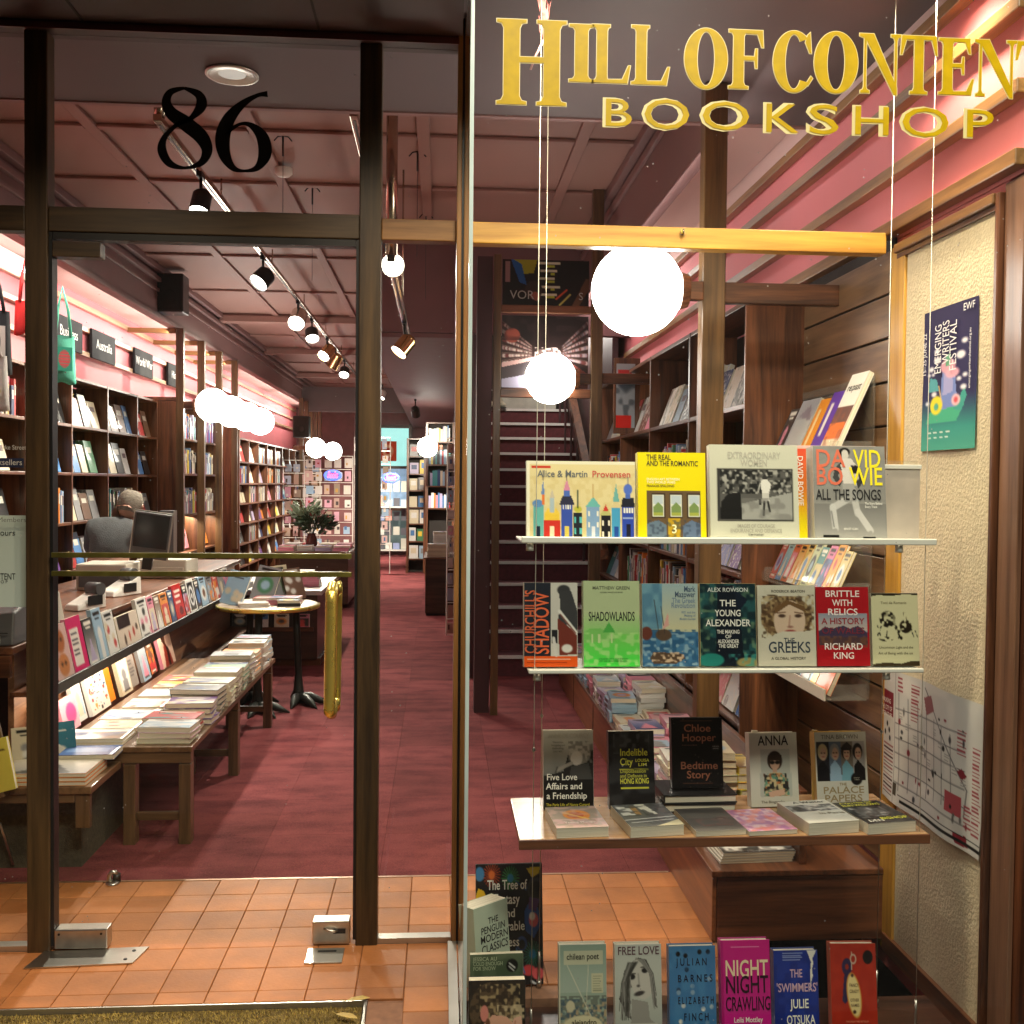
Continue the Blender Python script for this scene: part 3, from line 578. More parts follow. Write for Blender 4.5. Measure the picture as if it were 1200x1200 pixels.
# ---- right jamb, cream wall panel and its frame
pn = thing('cream_wall_panel', 'cream textured panel in an oak frame on the right side of the window', 'wall panel', (1.54, 3.0, 0))
box('wallpaper', 1.530, 1.543, 2.735, 3.30, -.03, 2.33, M_CREAM, pn)
for y0, y1 in ((2.722, 2.742), (3.302, 3.405)): box('frame_strip', 1.5215 if y0 > 3 else 1.515, 1.543, y0, y1, -.03, 2.36, oak['z'] if y0 > 3 else mahog['z'], pn, .004)
box('frame_strip', 1.508, 1.543, 2.742, 3.361, 2.332, 2.362, midw['y'], pn, .004); box('frame_strip', 1.520, 1.543, 2.742, 3.361, 2.315, 2.331, mahog['y'], pn, .002); box('skirting', 1.515, 1.5295, 2.742, 3.361, -.03, .03, mahog['y'], pn)
jm = thing('window_jamb', 'broad dark brown timber jamb at the right edge of the window', 'post', (1.7, 2.66, 0)); box('jamb_post', 1.5455, 1.93, 2.56, 2.7145, -.1, 2.39, mahog['z'], jm, .006); box('jamb_edge', 1.530, 1.5445, 2.62, 2.716, -.1, 2.38, wood('jamb_highlight_wood', (.10, .045, .025), (.24, .12, .07), 'z'), jm, .003)  # edge strip in paler wood, a highlight put into the colour
wt = thing('window_crossbar', 'honey oak crossbar behind the front window under the gold letters', 'crossbar', (.8, 3.43, 2.34)); box('oak_bar', .09, 1.505, 3.405, 3.46, 2.342, 2.413, oak['x'], wt, .004); cyl('hook', (-.0, -.04, .055), (0, -.024, .055), .007, M_BRASS, wt)
# slatwall boards behind the panel
sw = thing('slatwall', 'brown timber slatwall with dark grooves above the display racks', 'slatwall', (1.54, 3.85, 0)); zt = 2.36; box('backing', 1.536, 1.544, 3.41, 4.255, .26, 2.40, M_DARK, sw)
k = 0
for i in range(14):
    z1 = 2.355-i*.150; box('slat_board', 1.522, 1.535, 3.412, 4.25, z1-.142, z1, midw['y'] if False else wood('slat_walnut', (.07, .035, .016), (.20, .11, .05), 'y'), sw, .003)
# ================================================================== BOOKS
PAL = [('white', (.72, .71, .68)), ('cream', (.66, .58, .42)), ('black', (.02, .02, .022)), ('dark blue', (.03, .06, .17)), ('blue', (.07, .20, .45)), ('pale blue', (.32, .48, .62)),
       ('red', (.50, .05, .05)), ('pink', (.68, .25, .34)), ('orange', (.70, .24, .04)), ('yellow', (.75, .55, .06)), ('green', (.07, .22, .11)), ('grey', (.25, .25, .26)),
       ('purple', (.17, .08, .28)), ('teal', (.05, .26, .27)), ('brown', (.16, .08, .045)), ('lilac', (.45, .38, .56))]
PW = [9, 6, 4, 3, 4, 5, 4, 3, 3, 2, 2, 4, 2, 2, 2, 3]
def pick(r, cool=0): 
    return r.choices(PAL, PW)[0]
def _bk():
    c = .012
    v = joinm([(boxv(-.5, .5, -.5, -.5+.06, 0, 1), BOXF), (boxv(-.5, .5, .5-.06, .5, 0, 1), BOXF), (boxv(-.5, -.5+.02, -.44, .44, 0, 1), BOXF), (boxv(-.48, .485, -.44, .44, .012, .988), BOXF)])
    me = mesh('book', *v); me.materials.append(M_BOOK); me.materials.append(M_PAGES); me.polygons.foreach_set('material_index', [0]*18+[1]*6); return me
BK_ME = _bk()
SHELF = []       # every small book: (size in view, record)
def sbook(w, h, t, M, colname, label, group, prio=None):
    """a plain book; M places its foot (local x width, y thickness, z height, front cover towards -y)"""
    p = M.translation; d = (p-EYE).length; SHELF.append(((prio if prio else w*h)/d/d, (w, h, t, M.copy(), colname, label, group)))
RC = random.Random(11)
def rand_pic(seed, base=None, w=18, h=27):
    r = random.Random(seed); c0 = base if base is not None else pick(r)[1]; g = lambda c: tuple(min(1, x**(1/2.2)) for x in c)
    p = Pic(w, h, g(c0)); c1, c2 = g(pick(r)[1]), g(pick(r)[1]); k = r.randrange(7)
    if k == 0: p.ell(.5, .55, .33, .24, c1).ell(.5, .55, .18, .13, c2)
    elif k == 1: p.vgrad(0, 1, g(c0), c1).poly([(.2, .9), (.5, .4), (.8, .9)], c2)
    elif k == 2: p.rect(.12, .35, .88, .9, c1).ell(.5, .55, .18, .13, c2).rect(.3, .66, .7, .9, c2)
    elif k == 3: p.noise(0, .3, 1, 1, c1, 5, .5, 1, seed).noise(0, .3, 1, 1, c2, 4, .6, 1, seed+1)
    elif k == 4: p.rect(0, 0, 1, .4, c1).ell(.4, .7, .2, .15, c2)
    elif k == 5:
        for i in range(5): p.ell(r.random(), .3+.6*r.random(), .13, .09, (c1, c2)[i % 2])
    else: p.ell(.5, .5, .2, .14, c1).rect(.34, .58, .66, 1, c1)
    tc = (.08, .08, .08) if sum(p.a[2, 4]) > 1.4 else (.95, .93, .88)
    p.rect(.15, .08, .85, .13, tc).rect(.25, .18, .75, .22, tc)
    if r.random() < .5: p.rect(.2, .9, .8, .94, tc)
    return p
def cover_book(name_label, w, h, t, loc, rot, pic, group=None, spine=(.6, .6, .55), back=None, pages=True, titles=(), parent_thing=True, soft=True, spine_txt=None, yaw_first=None):
    """book with its own printed cover: board, page block, print, lettering"""
    b = thing('book', name_label, 'book', loc, rot=rot, group=group); bt = .0035 if not soft else .0012
    cov = mat('cover_'+'_'.join('%02d' % int(c*99) for c in spine), spine, .4, var=.04)
    v = joinm([(boxv(-w/2, w/2, -t/2, -t/2+bt, 0, h), BOXF), (boxv(-w/2, w/2, t/2-bt, t/2, 0, h), BOXF), (boxv(-w/2, -w/2+bt, -t/2+bt, t/2-bt, 0, h), BOXF)])
    link('cover', mesh('cover', *v), cov, b)
    link('pages', mesh('pages', boxv(-w/2+bt+.0003, w/2-(.004 if not soft else .0015), -t/2+bt+.0003, t/2-bt-.0003, .003 if not soft else .0008, h-(.003 if not soft else .0008)), BOXF), M_PAGES, b)
    fp = None if pic is None else link('front_print', pic_mesh(pic, w-.001, h-.001), M_PRINT, b, (0, -t/2-.0005, .0005))
    for k, (col, items) in enumerate(titles):
        m = mat('ink_%02d_%02d_%02d' % tuple(int(c*99) for c in col), tuple(c**2.2 for c in col), .45, var=0)
        text('lettering', [(a[0], (a[1]-.5)*w, (1-a[2])*h, a[3]*h, 1, a[4] if len(a) > 4 else 'CENTER', a[6] if len(a) > 6 else 0, (a[5]*w if len(a) > 5 and a[5] else None)) for a in items], m, b if fp is None else fp, bold=.012, y=(-t/2-.0012-.0002*k) if fp is None else (-.0007-.0002*k)).location.z += 0 if fp is None else -.0005
    return b
# ================================================================== FIXTURES
def globe(label, x, y, z, d, px, group='opal globe lamps on the timber posts'):
    g = thing('globe_lamp', label, 'globe lamp', (x, y, z), group=group); r = d/2
    prof = [(max(.001, r*math.sin(math.pi*k/20)), -r*math.cos(math.pi*k/20)) for k in range(21)]
    lathe('globe', prof, M_GLOBE, g, n=36)
    s = 1 if px > x else -1
    v, f = cylv((s*r*.93, 0, 0), (s*r*1.12, 0, 0), r*.42, r*.36, 20); link('collar', mesh('collar', v, f), mahog['x'], g)
    lbox('arm', min(s*r*1.12, px-x), max(s*r*1.12, px-x), -.02, .02, -.035, .035, mahog['x'], g, .004)
    return g
def tpost(x, y, z0, z1, w, label, group='timber posts along the bookcases', m=None):
    t = thing('timber_post', label, 'post', (x, y, z0), group=group); box('post_shaft', x-w/2, x+w/2, y-w*.4, y+w*.4, z0, z1, m or wood('post_oak_z', (.05, .024, .009), (.15, .078, .028), 'z'), t, .004); return t
tpost(1.03, 3.88, .24, 3.07, .088, 'thick oak post right of the big globe lamp behind the window')
tpost(1.03, 6.8, .2, 3.5, .075, 'slim timber post beside the stairs, right of the smaller globe')
tpost(.365, 6.8, 0, 3.06, .05, 'slim timber post left of the staircase')
globe('largest opal globe lamp, nearest, hanging behind the oak crossbar', .735, 3.85, 2.285, .345, .986)
globe('globe lamp in front of the stairs, seen between the shelf wires', .723, 6.8, 2.25, .34, .99)
Ys = [10.3, 11.19, 12.07, 12.96]
for i, y in enumerate(Ys):
    tpost(-2.56, y, .7 if y > 11 else .85, 3.04, .075, '%s timber post from the left under the long dropped beam' % ORD[i])
    globe('%s glowing globe from the left in the row on the left posts' % ORD[i], -2.245, y, 2.29, .335, -2.53)
    b = thing('cross_member', '%s short timber cross member from post to pink wall' % ORD[i], 'cross member', (-2.56, y, 3.0), group='timber cross members on the left'); box('beam', -3.06, -2.6, y-.03, y+.03, 2.99, 3.035, midw['x'], b, .003)
for i, y in enumerate((18.6, 19.3, 20.0, 20.7, 21.4)):
    tpost(-2.5, y, 1, 3.04, .075, '%s of the distant timber posts at the far end of the left beam' % ORD[i])
globe('distant globe lamp above the flower vase, left one of the pair', -2.12, 17.6, 2.12, .34, -2.5)
globe('distant globe lamp above the flower vase, right one of the pair', -2.02, 19.4, 2.12, .34, -2.5)
globe('distant globe lamp above the far end of the aisle', at(501, 524, Y=15.2).x, 15.2, at(501, 524, Y=15.2).z, .30, .03)
# rails between posts by the stairs, bracket beam from the oak post
for lab, a in (('timber beam joining the oak post to the bookcase', (1.075, 1.53, 3.86, 3.90, 2.245, 2.325)), ('timber beam from the slim post to the bookcase', (1.07, 1.40, 6.78, 6.82, 2.22, 2.29)),
               ('upper rail above the mirror over the stairs', (.39, .99, 6.78, 6.82, 2.68, 2.73)), ('lower rail under the mirror over the stairs', (.39, .99, 6.78, 6.82, 2.12, 2.18))):
    t = thing('rail', lab, 'rail', (a[0], a[2], a[4])); box('beam', *a, mahog['x'], t, .004)
# track lights
def track(name_label, x, y0, y1, z):
    t = thing('lighting_track', name_label, 'lighting track', (x, y0, z)); box('rail', x-.02, x+.02, y0, y1, z-.018, z+.018, M_TRACK, t, .003)
    box('slot', x-.006, x+.006, y0+.06, y1-.01, z-.0195, z-.0182, M_BLACK, t); cyl('feed', (0, .05, .018), (0, .05, 3.49-z), .028, M_TRACK, t)
    y = y0+1.5
    while y < y1: cyl('hanger', (0, y-y0, .018), (0, y-y0, 3.49-z), .006, M_TRACK, t, n=6); y += 2
track('long bronze lighting track over the left aisle', -1.42, 5.25, 19.0, 3.35); track('short bronze lighting track at the top beside the door mullion', -.43, 5.0, 8.2, 3.32); track('short low lighting track hanging in the narrow right pane', -.245, 4.95, 8.2, 2.62)
def spot(lab, x, y, z, tgt, m, power, size=.05, L=.15, col=(1, .88, .72)):
    t = thing('spotlight', lab, 'spotlight', (x, y, z), group='spotlights on the lighting tracks'); d = (Vector(tgt)-Vector((x, y, z-.17))).normalized()
    c = Vector((0, 0, -.17)); a, b = c-d*L*.55, c+d*L*.45
    v, f = cylv(a, a+d*.03, size*.55, size, 20); v2, f2 = cylv(a+d*.03, b, size, size*1.05, 20, cap=False); link('can', mesh('can', *joinm([(v, f), (v2, f2)]), smooth=True), m, t)
    v, f = cylv(b-d*.012, b-d*.010, size*.97, size*.97, 20); link('lens', mesh('lens', v, f), M_LENS, t)
    tube('arm', [(0, 0, 0), (0, 0, -.08), tuple(c-d*.03+Vector((0, 0, .02)))], .010, M_BLACK, t, 8); lbox('adaptor', -.015, .015, -.05, .05, -.03, .0, M_BLACK, t)
    lp = lamp('SPOT', 'spotlight_lamp', Vector((x, y, z))+b+d*.03, power*1.25, col, tgt, spot_size=R(95), spot_blend=.9, shadow_soft_size=.04)
M_GOLDC = mat('gold_lamp_can', (.75, .55, .25), .2, metal=1, var=.05)
M_SILC = mat('silver_lamp_can', (.72, .70, .62), .25, metal=1, var=.05)
tk = -1.42
spot('black spotlight seen through the transom glass under the 8', -1.40, 6.1, 3.33, (-1.62, 4.9, .45), M_BLACK, 95, .055)
spot('black wide spotlight at upper left of the track', tk, 8.3, 3.33, (-2.7, 7.0, 1.3), M_BLACK, 210, .075)
spot('silver cylinder spotlight facing the door', tk, 10.3, 3.33, (-1.8, 7.6, .7), M_SILC, 190, .08, .2)
spot('black spotlight just past the silver one', tk, 11.4, 3.33, (-.8, 9.5, .2), M_BLACK, 130, .07)
spot('gold cylinder spotlight further along the track', tk, 12.9, 3.33, (-2.7, 11.2, 1.2), M_GOLDC, 200, .075, .2)
spot('second gold spotlight behind the first gold one', tk, 13.9, 3.33, (-2.6, 14.6, 1.2), M_GOLDC, 210, .075, .2)
spot('last black spotlight at the far end of the track', tk, 15.2, 3.33, (-1.6, 13.4, .8), M_BLACK, 200, .07)
spot('bright round spotlight at top of the narrow right pane', -.245, 5.1, 2.80, (-.1, 3.9, 1.9), M_SILC, 18, .055, .09)
spot('gold spotlight lower on the short track', -.245, 6.8, 2.62, (-1.6, 6.2, .7), M_GOLDC, 90, .055, .14)
for i, (x, y, tx, ty) in enumerate(((-1.0, 17.5, -1.8, 16.6), (-.35, 14.0, -.1, 16.6), (-1.2, 20.3, -1.6, 20.9))):
    spot(('small spotlight hanging near the card display', 'small dark spotlight under the low far ceiling', 'small spotlight at the far back window')[i], x, y, (3.2, 2.68, 3.2)[i], (tx, ty, .6), (M_WHITE, M_BLACK, M_WHITE)[i], (420, 240, 420)[i], .06)
# round recessed downlight in the soffit
dl = thing('downlight', 'round recessed downlight with mirror reflector above the 8', 'downlight', tuple(at(272, 87, Z=3.073)))
lathe('reflector', [(.098, -.002), (.098, -.006), (.086, -.008), (.080, -.001), (.05, .0005)], M_STEEL, dl, n=40); 
V, Fc = [], []
for i in range(36):
    a = 2*math.pi*i/36; r1 = .083; V += [(r1*math.cos(a), r1*math.sin(a), -.0075), (.05*math.cos(a), .05*math.sin(a), -.0012)]
for i in range(36): Fc.append((2*i, 2*i+1, (2*i+3) % 72, (2*i+2) % 72))
link('facets', mesh('facets', V, Fc), M_STEEL, dl); lathe('lens', [(.0001, -.0012), (.05, -.0012)], mat('dim_lens', (.5, .48, .44), .2, var=.1, emit=(1, .95, .85), estr=.2), dl)
for x, y, lab in ((-.935, 6.3, 'small round smoke detector on the ceiling right of the 6'),):
    sd = thing('smoke_detector', lab, 'smoke detector', (-.98, 6.45, 3.476)); lathe('body', [(.0, -.05), (.035, -.048), (.055, -.03), (.055, 0)], M_WHITE, sd, n=24)
for i, (x, y) in enumerate(((-.9, 5.9), (-.86, 6.9), (-.15, 6.1), (-.12, 7.5))):
    t = thing('ceiling_hook', '%s thin hanging wire with black ceiling hook from the left' % ORD[i], 'hanging wire', (x, y, 3.5)); v, f = tubev([(-.05, 0, -.035), (-.03, 0, -.012), (0, 0, -.006), (.03, 0, -.012), (.05, 0, -.035)], .004, 6)
    link('hook', mesh('hook', v, f), M_BLACK, t); cyl('wire', (0, 0, -.01), (0, 0, -.62), .0016, M_BLACK, t, n=5); cyl('stem', (0, 0, -.01), (0, 0, -.12), .006, M_BLACK, t, n=6)
# fluorescent fitting upper left
ft = thing('fluorescent_light', 'white fluorescent tube fitting at the far left above the tote bags', 'tube light', (-3.02, 7.0, 3.1)); lbox('housing', -.05, .05, -.9, .9, -.03, .02, M_WHITE, ft, .004); cyl('tube', (0.0, -.85, -.045), (0.0, .85, -.045), .014, M_TUBE, ft)
# loudspeakers
for lab, x, y, z, s in (('black loudspeaker on the dropped beam upper left', -2.50, 9.75, 3.27, .26), ('distant black loudspeaker above the far left bookcase', -2.3, 17.2, 2.45, .26)):
    t = thing('loudspeaker', lab, 'loudspeaker', (x, y, z)); lbox('cabinet', -s/2, s/2, -s*.45, s*.45, -s*.68, s*.68, M_BLACK, t, .01); lbox('grille', -s*.42, s*.42, -s*.47, -s*.455, -s*.6, s*.6, mat('speaker_cloth', (.02, .02, .02), .9, var=.3, scale=200), t, .004)
    lathe('cone', [(.0, 0), (s*.2, 0), (s*.24, .006), (s*.26, .0)], MATS['speaker_cloth'], t, (0, -s*.475, -s*.15), rot=(R(90), 0, 0), n=20)
# black section signs on the left wall
for i, (y, s) in enumerate(((8.62, 'Business'), (9.5, 'Australia'), (10.75, 'World War'), (12.0, 'History'))):
    t = thing('section_sign', 'black section sign %s from the left on the pink wall' % ORD[i], 'sign', (-3.045, y, 2.735), group='section signs'); lbox('board', -.012, .012, -.32, .32, -.125, .13, mat('sign_charcoal', (.014, .014, .015), .7, spec=.2), t, .003)
    c = text('lettering', [(s, 0, -.03, .12, 1, 'CENTER')], M_WHITE, t, y=0); c.rotation_euler = (0, 0, R(90)); c.location = (.0135, 0, 0)
# ================================================================== BOOKCASES
def bookcase(label, xf, xb, Ydiv, ztop, zbot, rows, face, fronts=.02, boards=True, m='y'):
    """bookcase along a side wall: xf front edge, xb back, dividers at Ydiv; face=+1 opens towards +X"""
    t = thing('bookcase', label, 'bookcase', ((xf+xb)/2, Ydiv[0], 0)); a, b = min(xf, xb), max(xf, xb)
    for y in Ydiv: box('side_panel', a, b, y-.012, y+.012, zbot, ztop, mahog['z'], t, .002)
    e = .003*face
    for k in range(len(Ydiv)-1):
        y0, y1 = Ydiv[k]+.013, Ydiv[k+1]-.013
        for z in rows+[ztop]: box('shelf', a+.002, b-.002, y0, y1, z-.022, z, mahog[m], t, .002)
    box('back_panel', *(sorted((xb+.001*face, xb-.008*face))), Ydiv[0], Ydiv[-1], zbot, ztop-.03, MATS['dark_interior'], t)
    return t
def M4(loc, rz=0, tilt=0, roll=0): return Matrix.Translation(loc) @ Matrix.Rotation(rz, 4, 'Z') @ Matrix.Rotation(tilt, 4, 'X') @ Matrix.Rotation(roll, 4, 'Y')
def face_row(where, xf, face, y0, y1, z, r, hmax=.3, tilt=R(14), copies=(1, 4), depth=.16, group=None):
    """face-out books leaning back; face +1 shows covers to +X"""
    y = y0+.02; i = 0
    while True:
        w, h = r.uniform(.13, .2), min(hmax, r.uniform(.2, .28))
        if y+w > y1-.01: break
        n = r.randint(*copies); c = pick(r); t = r.uniform(.015, .03)
        for k in range(n):
            off = depth-.03-k*(t+.002)-.0; x = xf-face*(.05+.0+(n-1-k)*(t+.003))
            rz = R(90) if face > 0 else R(-90); M = M4((x, y+w/2+r.uniform(-.004, .004), z+.003), rz, -tilt)
            sbook(w, h, t, M, c if r.random() < .75 else pick(r), '%%s book, %s along, %s%s' % (ORD[min(i, 39)], where, ', %s from back' % ORD[n-1-k] if n > 1 else ''), group, w*h*(1.2 if k == n-1 else .25))
        y += w+r.uniform(.012, .04); i += 1
def spine_row(where, xf, face, y0, y1, z, r, hmax=.3, fill=.9, group=None, prio=1):
    y = y0+.01; i = 0
    while y < y0+(y1-y0)*fill-.035:
        t, h, w = r.uniform(.014, .042), min(hmax, r.uniform(.19, .27)), r.uniform(.13, .17); y += t/2
        rz = R(180) if face > 0 else 0       # spine (-x local) towards the aisle
        M = M4((xf-face*(w/2+.02+r.uniform(0, .015)), y, z+.001), rz, 0 if r.random() > .08 else R(r.uniform(-6, 6)))
        sbook(w, h, t, M, pick(r), '%%s %s book, %s along, %s' % ('thin' if t < .026 else 'thick', ORD[min(i, 39)], where), group, t*h*prio); y += t/2+.0015; i += 1
r = random.Random(5)
# left wall, near cases
Yd = [5.5, 6.35, 7.2, 8.08, 8.93, 9.78, 10.45]; rows = [.48, .85, 1.22, 1.60, 1.97]
bookcase('near mahogany bookcase along the left wall behind the counter', -2.82, -3.08, Yd, 2.34, 0, rows, 1)
for k in range(6):
    for q, z in enumerate(rows):
        wh = '%s shelf up, %s bay, near left bookcase' % (ORD[q], ORD[k])
        if z < .8: continue
        if (k, z) in ((3, 1.97), (2, 1.97)) or r.random() < .6: face_row(wh, -2.82, 1, Yd[k], Yd[k+1], z, r, .32, group='face-out books in the near left bookcase')
        else: spine_row(wh, -2.82, 1, Yd[k], Yd[k+1], z, r, .3, group='books on edge in the near left bookcase')
# pier and middle case
t = thing('bookcase_pier', 'plain mahogany pier between the left bookcases beside the first post', 'pier', (-2.8, 10.5, 0)); box('panel', -3.08, -2.62, 10.46, 10.5, 0, 2.34, mahog['z'], t); box('top_cap', -3.08, -2.6, 10.455, 12.3, 2.345, 2.38, mahog['y'], t)
Ym = [10.52, 11.35, 12.2]; rows2 = [.80, 1.20, 1.62, 1.98]
bookcase('middle left bookcase with a lit niche under its shelves', -2.62, -2.9, Ym, 2.34, 0, rows2[0:1]+rows2[1:], 1)
for k in range(2):
    for q, z in enumerate(rows2[1:]): spine_row('%s shelf up, %s bay, middle left bookcase' % (ORD[q+1], ORD[k]), -2.62, 1, Ym[k], Ym[k+1], z, r, .3, .97, 'books on edge in the middle left bookcase', 2)
    face_row('lit niche, %s bay, middle left bookcase' % ORD[k], -2.66, 1, Ym[k], Ym[k+1], .82, r, .24, copies=(1, 1), group='books in the lit niche')
lamp('AREA', 'niche_lamp', (-2.72, 11.36, 1.15), 14, (1, .80, .55), (-2.78, 11.36, .8), shape='RECTANGLE', size=1.5, size_y=.1)
t = thing('bookcase_pier', 'plain mahogany pier before the far left bookcase', 'pier', (-2.8, 13.1, 0)); box('panel', -3.08, -2.52, 13.05, 13.1, 0, 2.45, mahog['z'], t)
Yf = [13.11+.72*i for i in range(9)]; rows3 = [.45, .74, 1.0, 1.26, 1.52, 1.80]
bookcase('long far left bookcase with many pigeonholes running to the back', -2.54, -2.8, Yf, 2.1, 0, rows3, 1)
for k in range(8):
    for q, z in enumerate(rows3):
        (spine_row if r.random() < .35 else face_row)('%s shelf up, %s bay, far left bookcase' % (ORD[q], ORD[k]), -2.54, 1, Yf[k], Yf[k+1], z, r, .22, group='books in the far left bookcase')
# right cases behind the window
Yr = [4.27, 5.27, 6.27, 7.3, 8.2]; rows4 = [.52, .84, 1.17, 1.52, 1.90]
bookcase('mahogany bookcase with sloping displays along the right wall behind the window', 1.285, 1.535, Yr, 2.34, .26, rows4, -1)
for k in range(4):
    for q, z in enumerate(rows4):
        wh = '%s shelf up, %s bay, right bookcase' % (ORD[q], ORD[k])
        if q in (4, 0) or r.random() < .45: face_row(wh, 1.285, -1, Yr[k], Yr[k+1], z, r, .31, R(20), (2, 5), group='face-out books in the right bookcase')
        else: spine_row(wh, 1.285, -1, Yr[k], Yr[k+1], z, r, .29, .8, 'books on edge in the right bookcase', 3)
    t = None
# low plinth bench on the right with stacks
pb = thing('low_bench', 'low red brown bench running back along the right side under book stacks', 'bench', (1.1, 3.4, 0))
box('front_board', .93, .945, 3.38, 7.9, 0, .222, wood('red_brown_veneer', (.16, .055, .018), (.32, .12, .04), 'y'), pb, .002); box('end_board', .946, 1.53, 3.375, 3.39, 0, .222, MATS['mahogany_x'], pb, .002); box('top_board', .925, 1.53, 3.37, 7.9, .224, .245, mahog['y'], pb, .003)
for y in (4.3, 5.2, 6.1, 7.0): box('joint', .9275, .9295, y-.006, y+.006, 0, .222, M_DARK, pb)
t = thing('bench_step', 'dark upright board between the bench stacks and the racks', 'board', (1.24, 3.4, .25)); box('board', 1.245, 1.27, 3.42, 7.8, .246, .50, mahog['y'], t, .002)
def stack(lab, x, y, z, n, w, h, th, r, rz=0, group=None, pic=True, cols=None, seed=0, spread=.006, spine=None):
    """flat books, front cover up; w along x, h along y"""
    for k in range(n):
        c = cols if cols else pick(r); top = k == n-1
        M = Matrix.Translation((x+r.uniform(-spread, spread), y+r.uniform(-spread, spread), z+k*(th+.0008)+th/2)) @ Matrix.Rotation(rz+R(r.uniform(-5, 5)), 4, 'Z') @ Matrix.Rotation(R(-90), 4, 'X') @ Matrix.Translation((0, 0, -h/2))
        if top and pic:
            e = M.to_euler(); cover_book('%s book on top of %s' % (c[0], lab), w, h, th, tuple(M.translation), e, rand_pic(seed*7+k+int(abs(x*y)*100), c[1]), group, c[1])
        else: sbook(w, h, th, M, c, '%%s book, %s up in %s' % (ORD[k], lab), group, w*th*8+ (w*h*.4 if top else 0))
rs = random.Random(21)
yy = 4.45; i = 0
while yy < 7.7:
    for q, x in enumerate((1.01, 1.165)):
        n = rs.choice((3, 4, 6, 7)) if q else rs.choice((2, 4, 5)); c = rs.choice([PAL[0], PAL[1], PAL[5], PAL[15], PAL[7], PAL[0]])
        stack('%s right bench stack in the %s row' % (ORD[i], ('aisle', 'wall')[q]), x, yy, .246, n, .14, .205, .026, rs, 0, 'book stacks on the right bench', cols=c, seed=i)
    yy += .235; i += 1
for q in range(3): stack('the %s white pile behind the celebrity biographies' % ORD[q], 1.1+.07*(q-1)*2, 4.0+.0*q, .246, (8, 10, 9)[q]-q, .13, .2, .028, rs, 0, 'white piles on the bench end', cols=(PAL[0], PAL[1], PAL[9])[q], seed=50+q)
# ================================================================== COUNTER AND LEFT SIDE
ct = thing('counter', 'long mahogany shop counter with till on top and a book ledge on its aisle side', 'counter', (-2.0, 4.2, 0))
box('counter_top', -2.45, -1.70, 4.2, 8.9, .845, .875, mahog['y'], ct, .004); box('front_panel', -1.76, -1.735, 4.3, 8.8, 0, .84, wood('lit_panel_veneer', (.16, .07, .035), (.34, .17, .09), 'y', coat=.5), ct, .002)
box('end_rail', -2.45, -1.705, 4.19, 4.215, .755, .843, mahog['x'], ct, .003); box('ledge', -1.733, -1.575, 4.25, 8.7, .665, .685, mahog['y'], ct, .002); box('ledge_lip', -1.574, -1.560, 4.25, 8.7, .665, .71, M_BLACK, ct, .002)
box('end_panel', -2.44, -1.765, 4.45, 4.47, 0, .84, M_DARK, ct)
box('lower_shelf', -1.733, -1.55, 6.6, 8.7, .33, .345, mahog['y'], ct, .002)
P2 = dict((n, c) for n, c in PAL)
def lean_book(lab, x, y0, y1, z, h, colname, seed, t=.02, tilt=12, face=90, group=None, pic=None):
    w = y1-y0; return cover_book(lab, w, h, t, (x, (y0+y1)/2, z), (R(-tilt), 0, R(face)), pic or rand_pic(seed, P2[colname]), group, P2[colname])
row1 = [('white', .23, 'white and pink book showing a lady, nearest on the counter ledge'), ('pink', .24, 'pale pink book with cat portraits on the counter ledge'), ('pink', .25, 'hot pink book with a white panel on the counter ledge'), ('black', .22, 'dark patterned book right of the hot pink one on the ledge'),
        ('pale blue', .25, 'light blue tall book on the counter ledge'), ('white', .22, 'white book with a teardrop drawing on the ledge'), ('cream', .17, 'low pale boxed set with little figures on the ledge'), ('white', .22, 'white book with a round lotus emblem on the ledge'), ('pink', .21, 'dusty pink narrow book on the ledge'), ('brown', .2, 'dark brown book between pink and orange ones on the ledge'),
        ('orange', .2, 'orange ochre book on the counter ledge'), ('dark blue', .2, 'navy book left of the red one on the ledge'), ('red', .22, 'bright red book with white type on the ledge'), ('black', .2, 'black book right of the red one on the ledge'), ('white', .22, 'white book with a black oval knot on the ledge'), ('black', .2, 'black narrow book before the pale blue one on the ledge'), ('pale blue', .21, 'pale blue book near the far end of the ledge'),
        ('grey', .2, 'grey book at the far part of the ledge'), ('red', .2, 'dark red book at the far part of the ledge'), ('grey', .19, 'second grey book at the far end of the ledge'), ('white', .2, 'off white book at the far end of the ledge')]
ws = [.16, .2, .19, .14, .14, .16, .38, .2, .13, .12, .17, .12, .22, .12, .2, .13, .2, .19, .17, .19, .2]
y = 4.24
